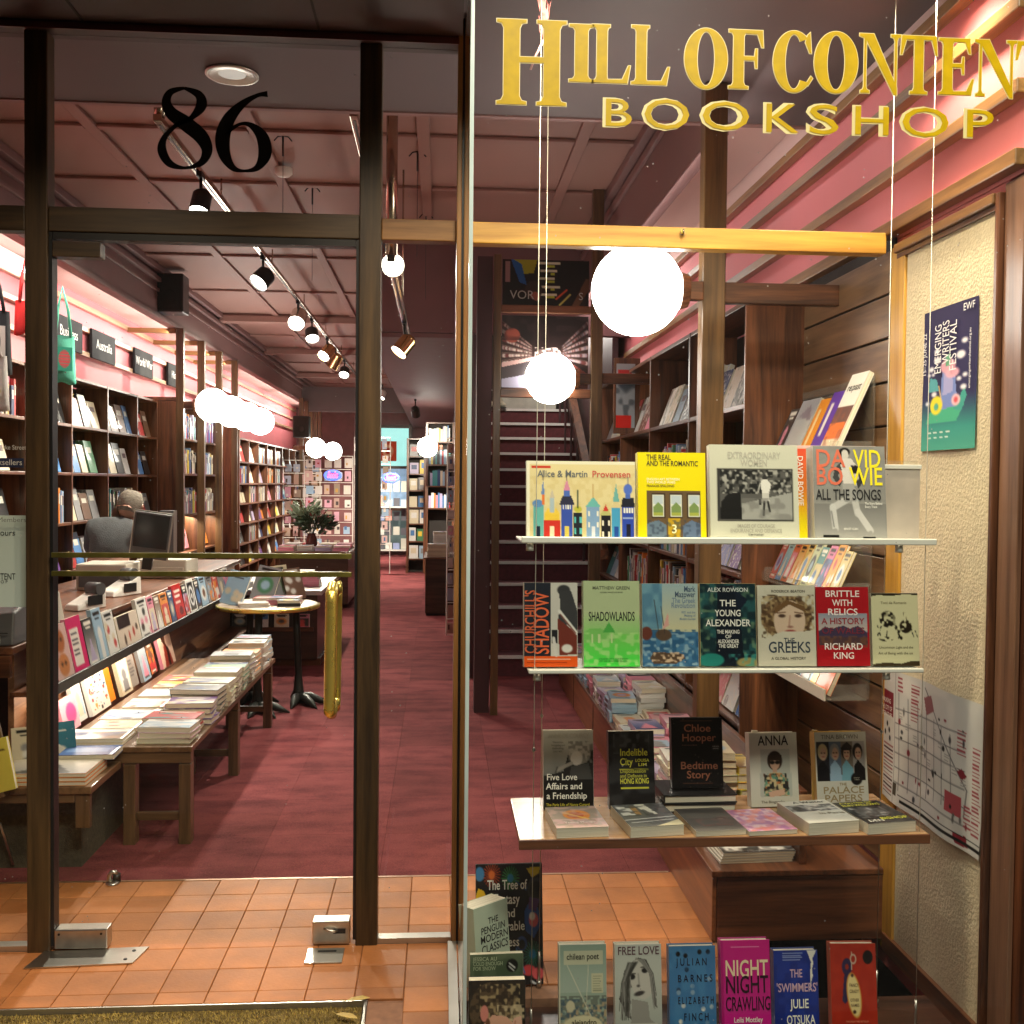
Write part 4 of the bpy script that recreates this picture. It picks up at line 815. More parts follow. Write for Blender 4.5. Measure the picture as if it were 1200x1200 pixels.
for i, ((c, h, lab), w) in enumerate(zip(row1, ws)):
    pic = None
    if i == 1: pic = Pic(20, 28, (.86, .72, .70)).ell(.5, .3, .28, .2, (.70, .42, .25)).ell(.5, .72, .3, .2, (.78, .5, .3)).ell(.4, .28, .05, .03, (.1, .1, .1)).ell(.6, .28, .05, .03, (.1, .1, .1)).ell(.4, .7, .05, .03, (.1, .1, .1)).ell(.6, .7, .05, .03, (.1, .1, .1))
    if i == 2: pic = Pic(20, 28, (.85, .15, .42)).rect(.14, .2, .72, .85, (.93, .9, .86)).lines(.22, .3, .65, .75, 5, (.3, .3, .35), .4, 3)
    if i == 6: pic = Pic(40, 20, (.82, .76, .70)).rect(.1, 0, .62, .38, (.14, .08, .08)).ell(.3, .75, .04, .16, (.2, .1, .1)).ell(.5, .68, .03, .14, (.7, .2, .15)).ell(.7, .6, .04, .14, (.65, .15, .12)).ell(.86, .5, .05, .1, (.3, .25, .2))
    if i == 14: pic = Pic(22, 30, (.9, .9, .88)).rect(.12, .1, .88, .9, (.1, .1, .1)).ell(.5, .5, .3, .3, (.9, .9, .9)).ell(.5, .5, .18, .2, (.1, .1, .1)).ell(.5, .5, .1, .08, (.85, .85, .85))
    if i == 12: pic = Pic(22, 30, (.72, .13, .12)).rect(.2, .15, .8, .22, (.95, .9, .85)).rect(.2, .3, .75, .37, (.95, .9, .85)).rect(.2, .45, .7, .52, (.9, .8, .75)).ell(.6, .75, .2, .12, (.4, .06, .08))
    lean_book(lab, -1.60, y, y+w-.012, .688, h, c, 300+i, pic=pic); y += w
# lamp-lit low table and bench under the ledge
M_TW = wood('table_walnut_y', (.07, .035, .015), (.21, .11, .05), 'y'); M_TWz = wood('table_walnut_z', (.06, .032, .015), (.17, .095, .045), 'z'); M_TWx = wood('table_walnut_x', (.06, .032, .015), (.18, .10, .048), 'x')
t2 = thing('book_table', 'long low walnut table carrying stacked books in front of the counter', 'table', (-1.3, 4.4, 0)); box('table_top', -1.62, -1.045, 4.40, 6.6, .395, .42, M_TW, t2, .004)
for yy in (4.43, 5.45, 6.5):
    box('leg', -1.10, -1.05, yy-.03, yy+.03, 0, .345, M_TWz, t2, .003); box('leg', -1.33, -1.28, yy-.03, yy+.03, 0, .345, M_TWz, t2, .003); box('stretcher', -1.279, -1.101, yy-.012, yy+.012, .10, .135, M_TWx, t2, .003); box('apron', -1.60, -1.05, yy-.025, yy+.025, .348, .394, M_TWx, t2, .003)
t1 = thing('low_bench', 'low stepped timber bench with orange edged books at the lower left', 'bench', (-1.5, 4.05, 0)); box('bench_top', -1.75, -1.335, 4.02, 4.39, .335, .365, M_TW, t1, .004); box('bracket', -1.40, -1.345, 4.03, 4.06, .20, .333, M_TWz, t1, .004); box('plinth', -1.76, -1.42, 4.16, 4.7, 0, .333, mat('olive_grey_felt', (.07, .06, .04), .9, var=.3, scale=60, bump=.5, bscale=200), t1)
box('front_rail', -1.74, -1.401, 4.03, 4.06, .30, .333, M_TWx, t1, .003)
for k in range(3): stackc = cover_book(('lowest', 'middle', 'top')[k]+' wide pale book with orange edges on the low bench', .34, .26, .015, (-1.53, 4.03, .366+.0165*k+.008), (R(-90), 0, 0), rand_pic(77, P2['cream'], 24, 20) if k == 2 else None, 'orange edged books', (.80, .28, .05)) 
cover_book('blue and black book lying behind the orange edged pile', .22, .15, .022, (-1.43, 4.24, .42), (R(-90), 0, R(3)), Pic(22, 16, (.25, .38, .62)).rect(.1, .3, .8, .7, (.45, .58, .78)), None, (.02, .04, .12))
cover_book('teal book with a white bird leaning on the low bench', .115, .17, .02, (-1.555, 4.33, .372), (R(-14), 0, R(35)), Pic(22, 30, (.22, .46, .52)).ell(.45, .66, .2, .1, (.92, .9, .85)).poly([(.3, .62), (.2, .45), (.55, .6)], (.9, .88, .8)).rect(.3, .2, .7, .25, (.9, .9, .85)), None, (.05, .2, .25))
cover_book('beige book of small drawings beside the teal bird book', .12, .17, .02, (-1.66, 4.25, .372), (R(-12), 0, R(30)), rand_pic(402, P2['cream']), None, P2['cream'])
row2 = [(4.42, .17, .17, 'cream', 'pale book of pictures at the left of the table row'), (4.60, .19, .15, 'pink', 'soft pink square book with a magenta circle'), (4.82, .12, .24, 'white', 'tall narrow white book leaning by the lit panel'), (4.96, .26, .25, 'white', 'large white book with busy coloured pictures'),
        (5.24, .12, .26, 'orange', 'plain bright orange book leaning by the lit panel'), (5.42, .17, .23, 'cream', 'pale green grey book right of the orange one'), (5.62, .15, .24, 'grey', 'grey book with an orange sticker'), (5.80, .14, .25, 'grey', 'second grey patterned book by the panel'), (6.02, .12, .2, 'brown', 'dark brown book at the far part of the panel'), (6.2, .28, .27, 'pink', 'large pink book with a portrait of a man in a cap')]
for i, (y0, w, h, c, lab) in enumerate(row2):
    pic = None
    if i == 1: pic = Pic(20, 20, (.93, .68, .74)).ell(.6, .5, .3, .3, (.85, .3, .55)).rect(.1, .1, .6, .16, (.95, .9, .9))
    if i == 3:
        pic = Pic(44, 44, (.93, .90, .86)); rr = random.Random(4)
        for q in range(46): a, b = rr.uniform(.06, .85), rr.uniform(.08, .9); pic.rect(a, b, a+rr.uniform(.04, .13), b+rr.uniform(.02, .06), rr.choice([(.8, .3, .2), (.2, .35, .55), (.85, .6, .2), (.3, .5, .45), (.6, .25, .3), (.15, .15, .2), (.75, .45, .5)]))
    if i == 4: pic = Pic(8, 12, (.93, .50, .10))
    if i == 6: pic = Pic(20, 28, (.55, .52, .50)).rect(0, .08, .35, .26, (.95, .42, .1)).lines(.3, .4, .8, .8, 5, (.3, .3, .3), .4, 2)
    if i == 9: pic = Pic(36, 36, (.86, .72, .64)).ell(.42, .34, .13, .15, (.12, .08, .07)).rect(.3, .2, .56, .28, (.1, .08, .09)).poly([(.2, 1), (.34, .55), (.5, .48), (.72, .7), (.8, 1)], (.55, .2, .15)).ell(.45, .42, .08, .1, (.35, .2, .14)).poly([(.5, .5), (.66, .62), (.6, 1), (.48, 1)], (.12, .1, .1))
    lean_book(lab, -1.665+.02*(i % 2), y0, y0+w, .422, h, c, 500+i, tilt=14, pic=pic)
r7 = random.Random(31)
for lab, x, y, n, c, w, h, th in (('the near white pile on the low table', -1.17, 4.53, 3, 'white', .225, .15, .022), ('the red pile on the low table', -1.20, 4.70, 3, 'red', .235, .15, .022), ('the purple pile on the low table', -1.16, 4.88, 4, 'purple', .215, .15, .023), ('the black patterned pile on the low table', -1.17, 5.06, 5, 'black', .23, .15, .024),
                                 ('the pinkish white pile on the low table', -1.16, 5.26, 5, 'cream', .23, .16, .023), ('the olive pile on the low table', -1.16, 5.46, 5, 'brown', .22, .16, .026), ('the grey green pile on the low table', -1.16, 5.66, 5, 'green', .22, .16, .024), ('the dark grey pile on the low table', -1.16, 5.86, 6, 'grey', .22, .16, .025),
                                 ('the orange and white pile on the low table', -1.16, 6.06, 5, 'orange', .21, .16, .026), ('the white pile at the far end of the low table', -1.15, 6.26, 6, 'white', .21, .16, .026), ('the blue pile ending the low table', -1.15, 6.46, 6, 'pale blue', .19, .14, .026)):
    stack(lab, x, y, .4215, n, w, h, th, r7, 0, 'book piles on the low table', cols=(c, P2[c]), seed=n)
for i, (x, y, w, h, c, lab) in enumerate(((-1.47, 4.52, .26, .18, 'white', 'flat white magazine at the table corner'), (-1.44, 4.70, .2, .16, 'cream', 'thin cream booklet with navy edge on the table'), (-1.44, 4.90, .24, .2, 'white', 'flat white book with a yellow patch'), (-1.42, 5.15, .22, .2, 'white', 'white book with a red corner lying flat'), (-1.42, 5.4, .22, .18, 'pale blue', 'pale blue book lying behind the piles'), (-1.42, 5.62, .2, .16, 'yellow', 'yellow book lying behind the piles'), (-1.42, 5.8, .2, .16, 'red', 'red book lying behind the piles'))):
    for q in range(2): cover_book(lab+(', lower copy', ', upper copy')[q], w, h, .013, (x, y-h/2, .4285+.014*q), (R(-90), 0, R(2*q)), rand_pic(600+i, P2[c], 20, 15) if q else None, None, P2[c])
# things on the counter
M_BEIGE = mat('beige_plastic', (.48, .44, .37), .5, var=.08); M_GREYP = mat('grey_plastic', (.09, .09, .095), .45, var=.1)
pr_ = thing('receipt_printer', 'beige box printer at the near end of the counter', 'printer', (-1.93, 4.75, .877)); v = boxv(-.16, .16, -.17, .17, 0, .10); V = [(-.17, -.2, 0), (.17, -.2, 0), (.17, .2, 0), (-.17, .2, 0), (-.15, -.18, .10), (.15, -.18, .12), (.15, .18, .15), (-.15, .18, .15)]
link('case', bevel_mesh(mesh('case', V, BOXF), .008), M_BEIGE, pr_); lbox('paper_slot', -.1, .1, -.06, .08, .13, .137, M_BLACK, pr_); tube('cable', [(.0, -.19, .02), (.05, -.26, .04), (.11, -.25, .09), (.13, -.2, .05), (.07, -.22, .01), (.0, -.23, .02)], .006, M_BLACK, pr_)
bp_ = thing('till_printer', 'black till printer behind the notice at far left', 'printer', (-1.93, 4.32, .877)); V = [(-.22, -.09, 0), (.22, -.09, 0), (.22, .13, 0), (-.22, .13, 0), (-.21, -.05, .09), (.21, -.05, .13), (.21, .12, .17), (-.21, .12, .17)]
link('case', bevel_mesh(mesh('case', V, BOXF), .008), M_GREYP, bp_); lbox('label', .10, .17, -.094, -.0905, .01, .04, M_WHITE, bp_); lbox('drawer_line', -.2, .2, -.0925, -.0905, .05, .054, M_BLACK, bp_)
for i, (x, y, s) in enumerate(((-1.84, 5.45, 1.0), (-1.86, 6.1, 1.15))):
    e = thing('card_terminal', ('white and grey card terminal beside the beige printer', 'larger card terminal with a paper roll further along the counter')[i], 'card terminal', (x, y, .877), rz=R(-25)); V = [(-.05*s, -.10*s, 0), (.05*s, -.10*s, 0), (.05*s, .10*s, 0), (-.05*s, .10*s, 0), (-.04*s, -.09*s, .03), (.04*s, -.09*s, .03), (.045*s, .10*s, .10*s), (-.045*s, .10*s, .10*s)]
    link('case', bevel_mesh(mesh('case', V, BOXF), .006), M_WHITE, e); cyl('paper_roll', (-.03, .06, .10*s), (.05, .06, .10*s), .035*s, M_GREYP, e); lbox('side_stripes', .048*s, .052*s, -.03, .07, .02, .07, M_BLACK, e)
for i, (x, y, w, d, h) in enumerate(((-2.05, 6.5, .3, .3, .16), (-1.9, 7.3, .34, .34, .13))):
    e = thing('till_box', ('beige till cabinet under the dark screen', 'second beige till cabinet further back on the counter')[i], 'till', (x, y, .877)); lbox('case', -w/2, w/2, -d/2, d/2, 0, h, M_BEIGE, e, .01); lbox('drawer_front', -w/2+.02, w/2-.02, -d/2-.006, -d/2-.001, .02, h*.6, MATS['grey_plastic'] if i == 0 else M_BEIGE, e, .002)
mo = thing('monitor', 'tilted dark computer screen with a silver edge in front of the shop assistant', 'monitor', (-1.83, 6.55, 1.03), rot=(R(8), R(8), R(10)))
lbox('screen', -.11, .11, -.012, .012, .03, .32, M_GREYP, mo, .004); lbox('bezel', -.118, .118, .0125, .022, .022, .328, M_STEEL, mo, .003); lbox('stand', -.03, .03, -.02, .05, -.04, .06, M_BLACK, mo, .004); lbox('panel', -.10, .10, -.0145, -.0125, .10, .31, mat('screen_black', (.02, .025, .03), .15), mo)
bt_ = thing('water_bottle', 'clear plastic water bottle with a blue cap on the counter', 'bottle', (-2.02, 5.35, .877)); lathe('bottle', [(.001, 0), (.05, 0), (.055, .02), (.05, .09), (.056, .12), (.05, .17), (.02, .2), (.018, .22)], glass('bottle_plastic', (.86, .9, .92), smudge=.12), bt_, n=20); lathe('cap', [(.0, .25), (.02, .25), (.02, .221)], mat('blue_cap', (.05, .12, .4), .4), bt_, n=16)
ph = thing('telephone', 'dark telephone handset with a blue stripe beside the water bottle', 'telephone', (-2.12, 5.25, .877)); lbox('base', -.07, .07, -.09, .09, 0, .04, M_BLACK, ph, .008); tube('handset', [(-.05, -.05, .05), (-.04, -.02, .11), (-.02, .03, .15), (.0, .07, .12)], .018, mat('blue_grey_plastic', (.06, .14, .22), .4), ph)
sg = thing('box_file', 'tall grey and white box standing against the shelves', 'box', (-2.42, 5.6, .877)); lbox('box', -.07, .07, -.06, .06, 0, .42, mat('grey_card', (.32, .31, .30), .7), sg, .004); lbox('label', .0, .065, -.0625, -.0605, .04, .39, M_WHITE, sg); lbox('print', .02, .05, -.0645, -.063, .3, .34, M_BLACK, sg)
gb = thing('grey_cabinet', 'grey upright metal panel behind the shop assistant by the post', 'cabinet', (-2.42, 9.3, .0)); lbox('panel', -.06, .06, -.05, .05, 0, 1.28, mat('grey_metal', (.14, .14, .145), .5), gb, .006); lbox('edge', .061, .067, -.05, .05, 0, 1.28, M_STEEL, gb)
# magazine rack at far left with yellow books
rk = thing('book_rack', 'tilted brown timber rack holding yellow books at the far left', 'rack', (-1.80, 4.05, .33), rot=(R(0), R(-12), R(0))); lbox('back_board', -.30, .14, .05, .065, 0, .47, wood('rack_board', (.12, .08, .05), (.26, .18, .11), 'z', coat=.1), rk, .003); lbox('side_board', -.03, -.005, -.06, .05, -.01, .46, M_TWz, rk, .003); lbox('foot_board', -.03, .16, -.08, .05, -.02, .0, M_TWx, rk, .003)
for i, (x, c, h) in enumerate(((.03, (.85, .45, .02), .25), (.085, (.78, .66, .10), .2))):
    cover_book(('thick orange yellow book standing in the tilted rack', 'lime yellow book next to the orange one in the rack')[i], .13, h, .03, (-1.80+x*1.0+.05, 4.02-.035*i, .345+.012*i), (R(-8), R(-12), R(8)), Pic(16, 28, tuple(q**.45 for q in c)).rect(.1, .35, .25, .85, (.1, .08, .05)).rect(.55, .2, .9, .24, (.3, .2, .1)), None, c)
ws_ = thing('wire_stand', 'black wire stand with pale curved rods under the rack at far left', 'stand', (-1.75, 4.1, 0)); tube('rod', [(-.3, 0, .30), (-.1, -.02, .26), (.04, 0, .2), (.07, .05, .02)], .006, M_STEEL, ws_, 6); tube('rod', [(-.3, 0, .2), (-.08, -.02, .15), (.03, 0, .05)], .006, M_STEEL, ws_, 6); tube('foot', [(-.3, -.05, .01), (-.1, -.05, .01), (-.05, -.03, .04)], .01, M_STEEL, ws_, 6)
# tote bags
def tote(lab, x, y, ztop, w, h, col, strap, pic=None):
    t = thing('tote_bag', lab, 'tote bag', (x, y, ztop-h), rz=R(35), group='tote bags hung by the left shelves'); n = 8; V, Fc = [], []
    for s in (-1, 1):
        for i in range(n+1):
            for k in range(n+1):
                u, v = i/n-.5, k/n; V.append((u*w*(1-.12*v), s*(.012+.03*math.cos(u*3.1)*math.sin(v*2.6+.3)), v*h+.01*math.cos(u*9)*(1-v)))
    m1 = (n+1)*(n+1)
    for s in (0, 1):
        for i in range(n):
            for k in range(n):
                a = s*m1+i*(n+1)+k; Fc.append((a, a+n+1, a+n+2, a+1) if s == 0 else (a, a+1, a+n+2, a+n+1))
    for i in range(n): Fc.append((i*(n+1), m1+i*(n+1), m1+(i+1)*(n+1), (i+1)*(n+1)))
    for k in range(n): Fc.append((k, k+1, m1+k+1, m1+k)); a = n*(n+1); Fc.append((a+k, m1+a+k, m1+a+k+1, a+k+1))
    link('bag', mesh('bag', V, Fc, True), mat('cloth_%d%d%d' % tuple(int(c*99) for c in col), col, .9, var=.1, scale=6, bump=.3, bscale=120), t)
    link('handle', mesh('handle', *tubev([(-w*.3, -.02, h-.01), (-w*.2, -.02, h+strap*.5), (0, 0, h+strap), (w*.2, -.02, h+strap*.5), (w*.3, -.02, h-.01)], .011, 6), smooth=True), MATS['cloth_%d%d%d' % tuple(int(c*99) for c in col)], t)
    if pic is not None: link('print', pic_mesh(pic, w*.6, h*.5), M_PAPER, t, (0, -.048, h*.25))
    return t
gt = Pic(30, 30, C255(60, 165, 140)).ell(.5, .5, .36, .36, (.85, .35, .38))
for k in range(6): gt.line(.15, .2+.12*k, .85, .2+.12*k, .02, C255(60, 165, 140))
tote('green tote bag with a pink disc hanging beside the door mullion', -2.72, 7.6, 2.58, .18, .34, (.08, .42, .30), .35, gt)
tote('black tote bag with a white drawn panel at far left', -2.86, 6.75, 2.62, .25, .40, (.02, .02, .025), .30, Pic(20, 20, (.9, .88, .85)).ell(.5, .5, .3, .3, (.5, .5, .5)).ell(.4, .4, .1, .1, (.9, .9, .9)))
tote('bright red tote bag at far left beside the mullion', -2.74, 7.0, 2.72, .14, .22, (.70, .03, .03), .30)
tote('white tote bag with a flowery bear drawing at far left', -2.83, 6.62, 2.32, .26, .34, (.55, .52, .5), .14, Pic(20, 20, (.9, .88, .85)).ell(.5, .4, .3, .25, (.2, .2, .22)).ell(.6, .8, .3, .15, (.85, .75, .2)))
tote('navy tote bag cut by the left edge of the view', -2.95, 6.6, 2.5, .22, .4, (.02, .03, .09), .2)
# ================================================================== ROUND TABLE, CABINETS, REAR OF THE SHOP
M_BRZ = mat('dark_bronze', (.035, .04, .035), .45, metal=.5, var=.2)
rt = thing('round_table', 'small round pale topped table on bronze bird claw feet', 'table', (-1.18, 7.15, 0)); lathe('table_top', [(.001, .675), (.335, .675), (.345, .682), (.345, .698), (.33, .705), (.001, .705)], mat('pale_table_top', (.34, .27, .20), .4, var=.08), rt, n=48); lathe('brass_rim', [(.346, .676), (.352, .68), (.352, .70), (.346, .704)], M_BRASS, rt, n=48)
for a in (20, 140, 260):
    x, y = .21*math.cos(R(a)), .21*math.sin(R(a)); tube('leg', [(x*.9, y*.9, .67), (x*.95, y*.95, .45), (x, y, .2), (x, y, .09), (x, y, .04)], [.026, .024, .024, .036, .048], M_BRZ, rt, 10)
    for q, ta in enumerate((-55, -15, 25, 160)):
        L = (.22, .27, .23, .13)[q]; c, s = math.cos(R(-40+ta)), math.sin(R(-40+ta)); tube('toe', [(x, y, .04), (x+c*L*.4, y+s*L*.4, .048), (x+c*L*.7, y+s*L*.7, .028), (x+c*L, y+s*L, .008)], [.036, .032, .024, .005], M_BRZ, rt, 8)
for i, (x, y, h, w, rz, c, lab) in enumerate(((-1.42, 7.05, .24, .16, -20, 'pale blue', 'pale blue book leaning at the left on the round table'), (-1.26, 7.32, .25, .17, -12, 'grey', 'grey book leaning at the back of the round table'), (-1.14, 7.38, .25, .16, 15, 'cream', 'cream book propped open behind the piles on the round table'), (-1.02, 7.4, .23, .14, 30, 'brown', 'brown book propped at the right back of the round table'))):
    cover_book(lab, w, h, .02, (x, y, .707), (R(-22), R(10 if i < 2 else -6), R(rz)), rand_pic(700+i, P2[c]), None, P2[c])
for lab, x, y, n, c, w, h, th, rz in (('the white pile on the round table', -1.25, 7.0, 2, 'white', .2, .14, .012, 10), ('the orange red pile on the round table', -1.20, 7.18, 2, 'red', .15, .16, .02, 5), ('the pink pile on the round table', -1.06, 7.12, 3, 'pink', .2, .16, .016, -8), ('the black pile on the round table', -1.02, 7.02, 2, 'black', .15, .12, .02, 4)):
    stack(lab, x, y, .7065, n, w, h, th, r7, R(rz), 'books on the round table', cols=(c, P2[c]), seed=n+3)
M_CAB = wood('dark_cabinet_x', (.02, .009, .006), (.07, .03, .018), 'x')
cb = thing('display_cabinet', 'long dark display cabinet with a white top behind the round table', 'cabinet', (-1.45, 8.6, 0)); box('body', -1.98, -1.02, 8.62, 10.4, .06, .60, M_CAB, cb, .004); box('top', -2.0, -.98, 8.6, 10.45, .602, .64, mat('white_table_top', (.62, .60, .56), .4, var=.05), cb, .004); box('plinth', -1.95, -1.0, 8.68, 10.4, 0, .058, MATS['mahogany_x'], cb); box('opening', -1.9, -1.1, 8.612, 8.619, .34, .56, M_DARK, cb); box('inner_shelf', -1.95, -1.05, 8.60, 8.618, .30, .335, mahog['x'], cb, .002)  # opening is a dark sheet standing in for the shaded cabinet inside
for i in range(5): cover_book('%s small book from the left on the shelf inside the dark cabinet' % ORD[i], .12, .11, .02, (-1.82+i*.17, 8.59, .337), (R(-8), 0, 0), rand_pic(740+i, P2[['white', 'black', 'white', 'cream', 'pink'][i]], 12, 12), None, P2['white'])
for lab, x, y, n, c in (('the blue pile on the white topped cabinet', -1.5, 9.3, 3, 'blue'), ('the pink pile on the white topped cabinet', -1.15, 9.0, 5, 'pink'), ('the white pile on the white topped cabinet', -1.3, 9.8, 3, 'white')): stack(lab, x, y, .642, n, .22, .18, .022, r7, 0, 'piles on the white topped cabinet', cols=(c, P2[c]), seed=5)
tb = thing('display_table', 'dark table covered with pink and white books under the flower vase', 'table', (-1.55, 12.6, 0)); box('body', -1.95, -1.12, 12.6, 14.2, .05, .66, M_CAB, tb, .004); box('top', -2.0, -1.08, 12.55, 14.25, .662, .70, mahog['x'], tb, .004)
for i in range(8):
    c = ['pink', 'white', 'lilac', 'pink', 'white', 'red', 'cream', 'pink'][i]; stack('the %s pile on the vase table' % ORD[i], -1.87+(i % 4)*.22, 12.75+(i//4)*.5, .702, 3, .19, .26, .02, r7, 0, 'piles on the vase table', cols=(c, P2[c]), pic=i < 4, seed=i)
vs = thing('vase', 'dark glass vase of leafy native flowers on the far table', 'vase', tuple(at(365, 640, Y=13.0))); vz = vs.location.z; vs.location.z = .70
lathe('vase_body', [(.001, 0), (.06, 0), (.075, .05), (.07, .12), (.05, .18), (.06, .20)], mat('dark_red_glass', (.10, .025, .02), .15), vs, n=24)
def foliage(name, parent, n, cx, cz, rx, rz, L, m, seed, cy=0, ry=.2):
    q = random.Random(seed); V, Fc = [], []
    for k in range(n):
        a = q.uniform(0, 6.28); b = q.gauss(0, .5); rr = q.random()**.5; c = Vector((cx+rx*rr*math.cos(a), cy+ry*rr*math.sin(a), cz+rz*b)); d = Vector((math.cos(a), .6*math.sin(a), q.uniform(-.2, 1.2))).normalized(); s = d.cross(Vector((q.uniform(-1, 1), q.uniform(-1, 1), .4))).normalized(); l = L*q.uniform(.6, 1.3); w = l*.2; i = len(V)
        nn = d.cross(s)*l*.12; V += [c, c+d*l*.5+s*w+nn, c+d*l, c+d*l*.5-s*w+nn]; Fc.append((i, i+1, i+2, i+3))
    return link(name, mesh(name, V, Fc), m, parent)
foliage('dark_leaves', vs, 260, .05, .33, .18, .10, .11, mat('leaf_dark', (.03, .06, .025), .45, var=.5, scale=20), 1); foliage('pale_leaves', vs, 150, -.07, .46, .13, .09, .10, mat('leaf_pale', (.28, .36, .24), .5, var=.3, scale=20), 2); foliage('red_blooms', vs, 50, .09, .36, .15, .08, .07, mat('bloom_red', (.30, .05, .05), .5), 3)
for k in range(7): a = k*.9; tube('stem', [(0, 0, .1), (.03*math.cos(a), .03*math.sin(a), .22), (.10*math.cos(a), .06*math.sin(a), .38)], .005, MATS['leaf_dark'], vs, 5)
def cboxes(name, L, parent, m=None):
    """many little boxes, each with its own print colour, joined: (x0,x1,y0,y1,z0,z1,(r,g,b) linear)"""
    V, Fc = joinm([(boxv(*b[:6]), BOXF) for b in L]); me = mesh(name, V, Fc); a = me.attributes.new('print', 'FLOAT_COLOR', 'POINT'); c = np.repeat(np.array([list(b[6])+[1] for b in L]), 8, axis=0); a.data.foreach_set('color', c.ravel())
    return link(name, me, m or M_PAPER, parent)
def card_rack(lab, x, y, w, z0, z1, nx, nz, seed, tall=None):
    t = thing('card_rack', lab, 'card rack', (x, y, 0), group='card racks at the rear'); q = random.Random(seed); L = []
    for i in range(nx):
        for k in range(nz):
            c = q.choice([(.7, .66, .6), (.7, .5, .48), (.35, .28, .22), (.6, .45, .36), (.45, .52, .66), (.75, .73, .7), (.7, .4, .5), (.35, .5, .66), (.72, .7, .66), (.5, .36, .3)]); cw, ch = w/nx, (z1-z0)/nz
            a = -w/2+i*cw+cw*q.uniform(.05, .2); b = z0+k*ch+ch*.12; s1, s2 = q.uniform(.5, .78), q.uniform(.5, .8); L.append((a, a+cw*s1, -.02, -.012, b, b+ch*s2, c))
            if q.random() < .8: u, v = q.uniform(.08, .3), q.uniform(.1, .35); L.append((a+cw*u, a+cw*(u+q.uniform(.12, .3)), -.024, -.0205, b+ch*v, b+ch*(v+q.uniform(.12, .3)), q.choice([(.1, .08, .08), (.5, .1, .1), (.1, .2, .4), (.75, .7, .6), (.6, .35, .1)])))
    o = cboxes('cards', L, t); o['kind'] = 'stuff'
    V, Fc = joinm([cylv((s*w/2, 0, 0 if s else z0), (s*w/2, 0, z1), .008, n=6) for s in (-1, 1)]+[cylv((-w/2, 0, z0+(z1-z0)*k/nz), (w/2, 0, z0+(z1-z0)*k/nz), .006, n=5) for k in range(nz+1)]); link('wire_frame', mesh('wire_frame', V, Fc), M_WHITE, t); return t
card_rack('tall wire card rack at the rear right of the vase', -1.75, 16.2, .75, .5, 1.95, 5, 7, 1); card_rack('second wire card rack at the rear beside the mullion', -1.15, 17.4, .6, .5, 2.3, 4, 8, 2); card_rack('wire card rack partly behind the vase flowers', -2.3, 17.2, .6, .4, 1.9, 4, 7, 3)
card_rack('thin bright brochure rack just left of the corner post', .115, 10.4, .09, 0, 2.0, 1, 12, 4)
def neon(lab, x, y, z, w):
    t = thing('neon_sign', lab, 'neon sign', (x, y, z), group='blue and pink neon signs'); mb = mat('neon_blue', (.1, .15, .8), .4, var=0, emit=(.08, .16, 1), estr=1.1); mp_ = mat('neon_pink', (.9, .2, .4), .4, var=0, emit=(1, .10, .30), estr=1.1)
    pts = [(w/2*math.cos(2*math.pi*k/32), 0, w*.27*math.sin(2*math.pi*k/32)) for k in range(33)]; tube('oval_tube', pts, .018, mb, t, 6); tube('oval_tube', [(a*1.14, b, c*1.2) for a, b, c in pts], .012, mb, t, 6)
    text('lettering', [('Books', 0, -w*.16, w*.6, 1, 'CENTER', 0, w*.72)], mp_, t, y=-.03, shear=.25, offset=.006); lbox('mount', -w*.5, w*.5, .03, .04, -w*.26, w*.26, mat('neon_back', (.25, .22, .3), .4), t)
neon('blue and pink oval neon sign seen over the flowers', at(390, 557, Y=15.4).x, 15.4, at(390, 557, Y=15.4).z, .215); neon('blue and pink oval neon sign seen right of the mullion', at(458, 560, Y=15.4).x, 15.4, at(458, 560, Y=15.4).z, .215)
rwn = thing('rear_window', 'pale turquoise lit rear window at the far end of the aisle', 'window', (-.97, 22.1, 1.0)); box('pane', -1.32, -.68, 22.15, 22.17, 1.9, 2.72, mat('turquoise_light', (.3, .6, .6), .4, var=.12, scale=2, emit=(.36, .80, .76), estr=.55), rwn); box('pane', -1.32, -.68, 22.15, 22.17, 1.0, 1.85, mat('street_light_blue', (.2, .3, .45), .4, var=.5, scale=6, emit=(.30, .45, .62), estr=.4), rwn); box('pane', -1.32, -.68, 22.15, 22.17, .1, .95, mat('street_dim', (.05, .07, .07), .4, var=.5, scale=5, emit=(.25, .35, .33), estr=.15), rwn)
for z in (.97, 1.87, 2.74): box('frame', -1.36, -.64, 22.1, 22.14, z-.03, z+.03, M_CAB, rwn)
for x in (-1.36, -.66): box('frame', x-.03, x+.03, 22.08, 22.13, 0, 2.8, M_CAB, rwn)
pz = thing('window_poster', 'orange red poster hanging in the rear window', 'poster', (-1.12, 21.9, 2.0)); link('sheet', pic_mesh(Pic(16, 20, (.85, .35, .22)).ell(.5, .5, .3, .3, (.9, .75, .6)).ell(.5, .5, .15, .15, (.7, .2, .15)), .36, .42), M_PAPER, pz)
rr_ = random.Random(8)
L = []
for k in range(5):
    for i in range(4): L.append((-1.3+i*.16, -1.3+i*.16+.13, 21.5, 21.53, .15+k*.3, .15+k*.3+rr_.uniform(.12, .25), rr_.choice([(.6, .62, .6), (.25, .3, .5), (.6, .3, .25), (.1, .1, .12), (.5, .5, .45)])))
t = thing('display_stand', 'white stand of leaflets before the rear window', 'display stand', (0, 0, 0)); cboxes('leaflets', L, t)['kind'] = 'stuff'; box('stand_shelf', -1.33, -.66, 21.4, 21.6, .12, .14, M_WHITE, t); box('stand_shelf', -1.33, -.66, 21.4, 21.6, 1.02, 1.04, M_WHITE, t)
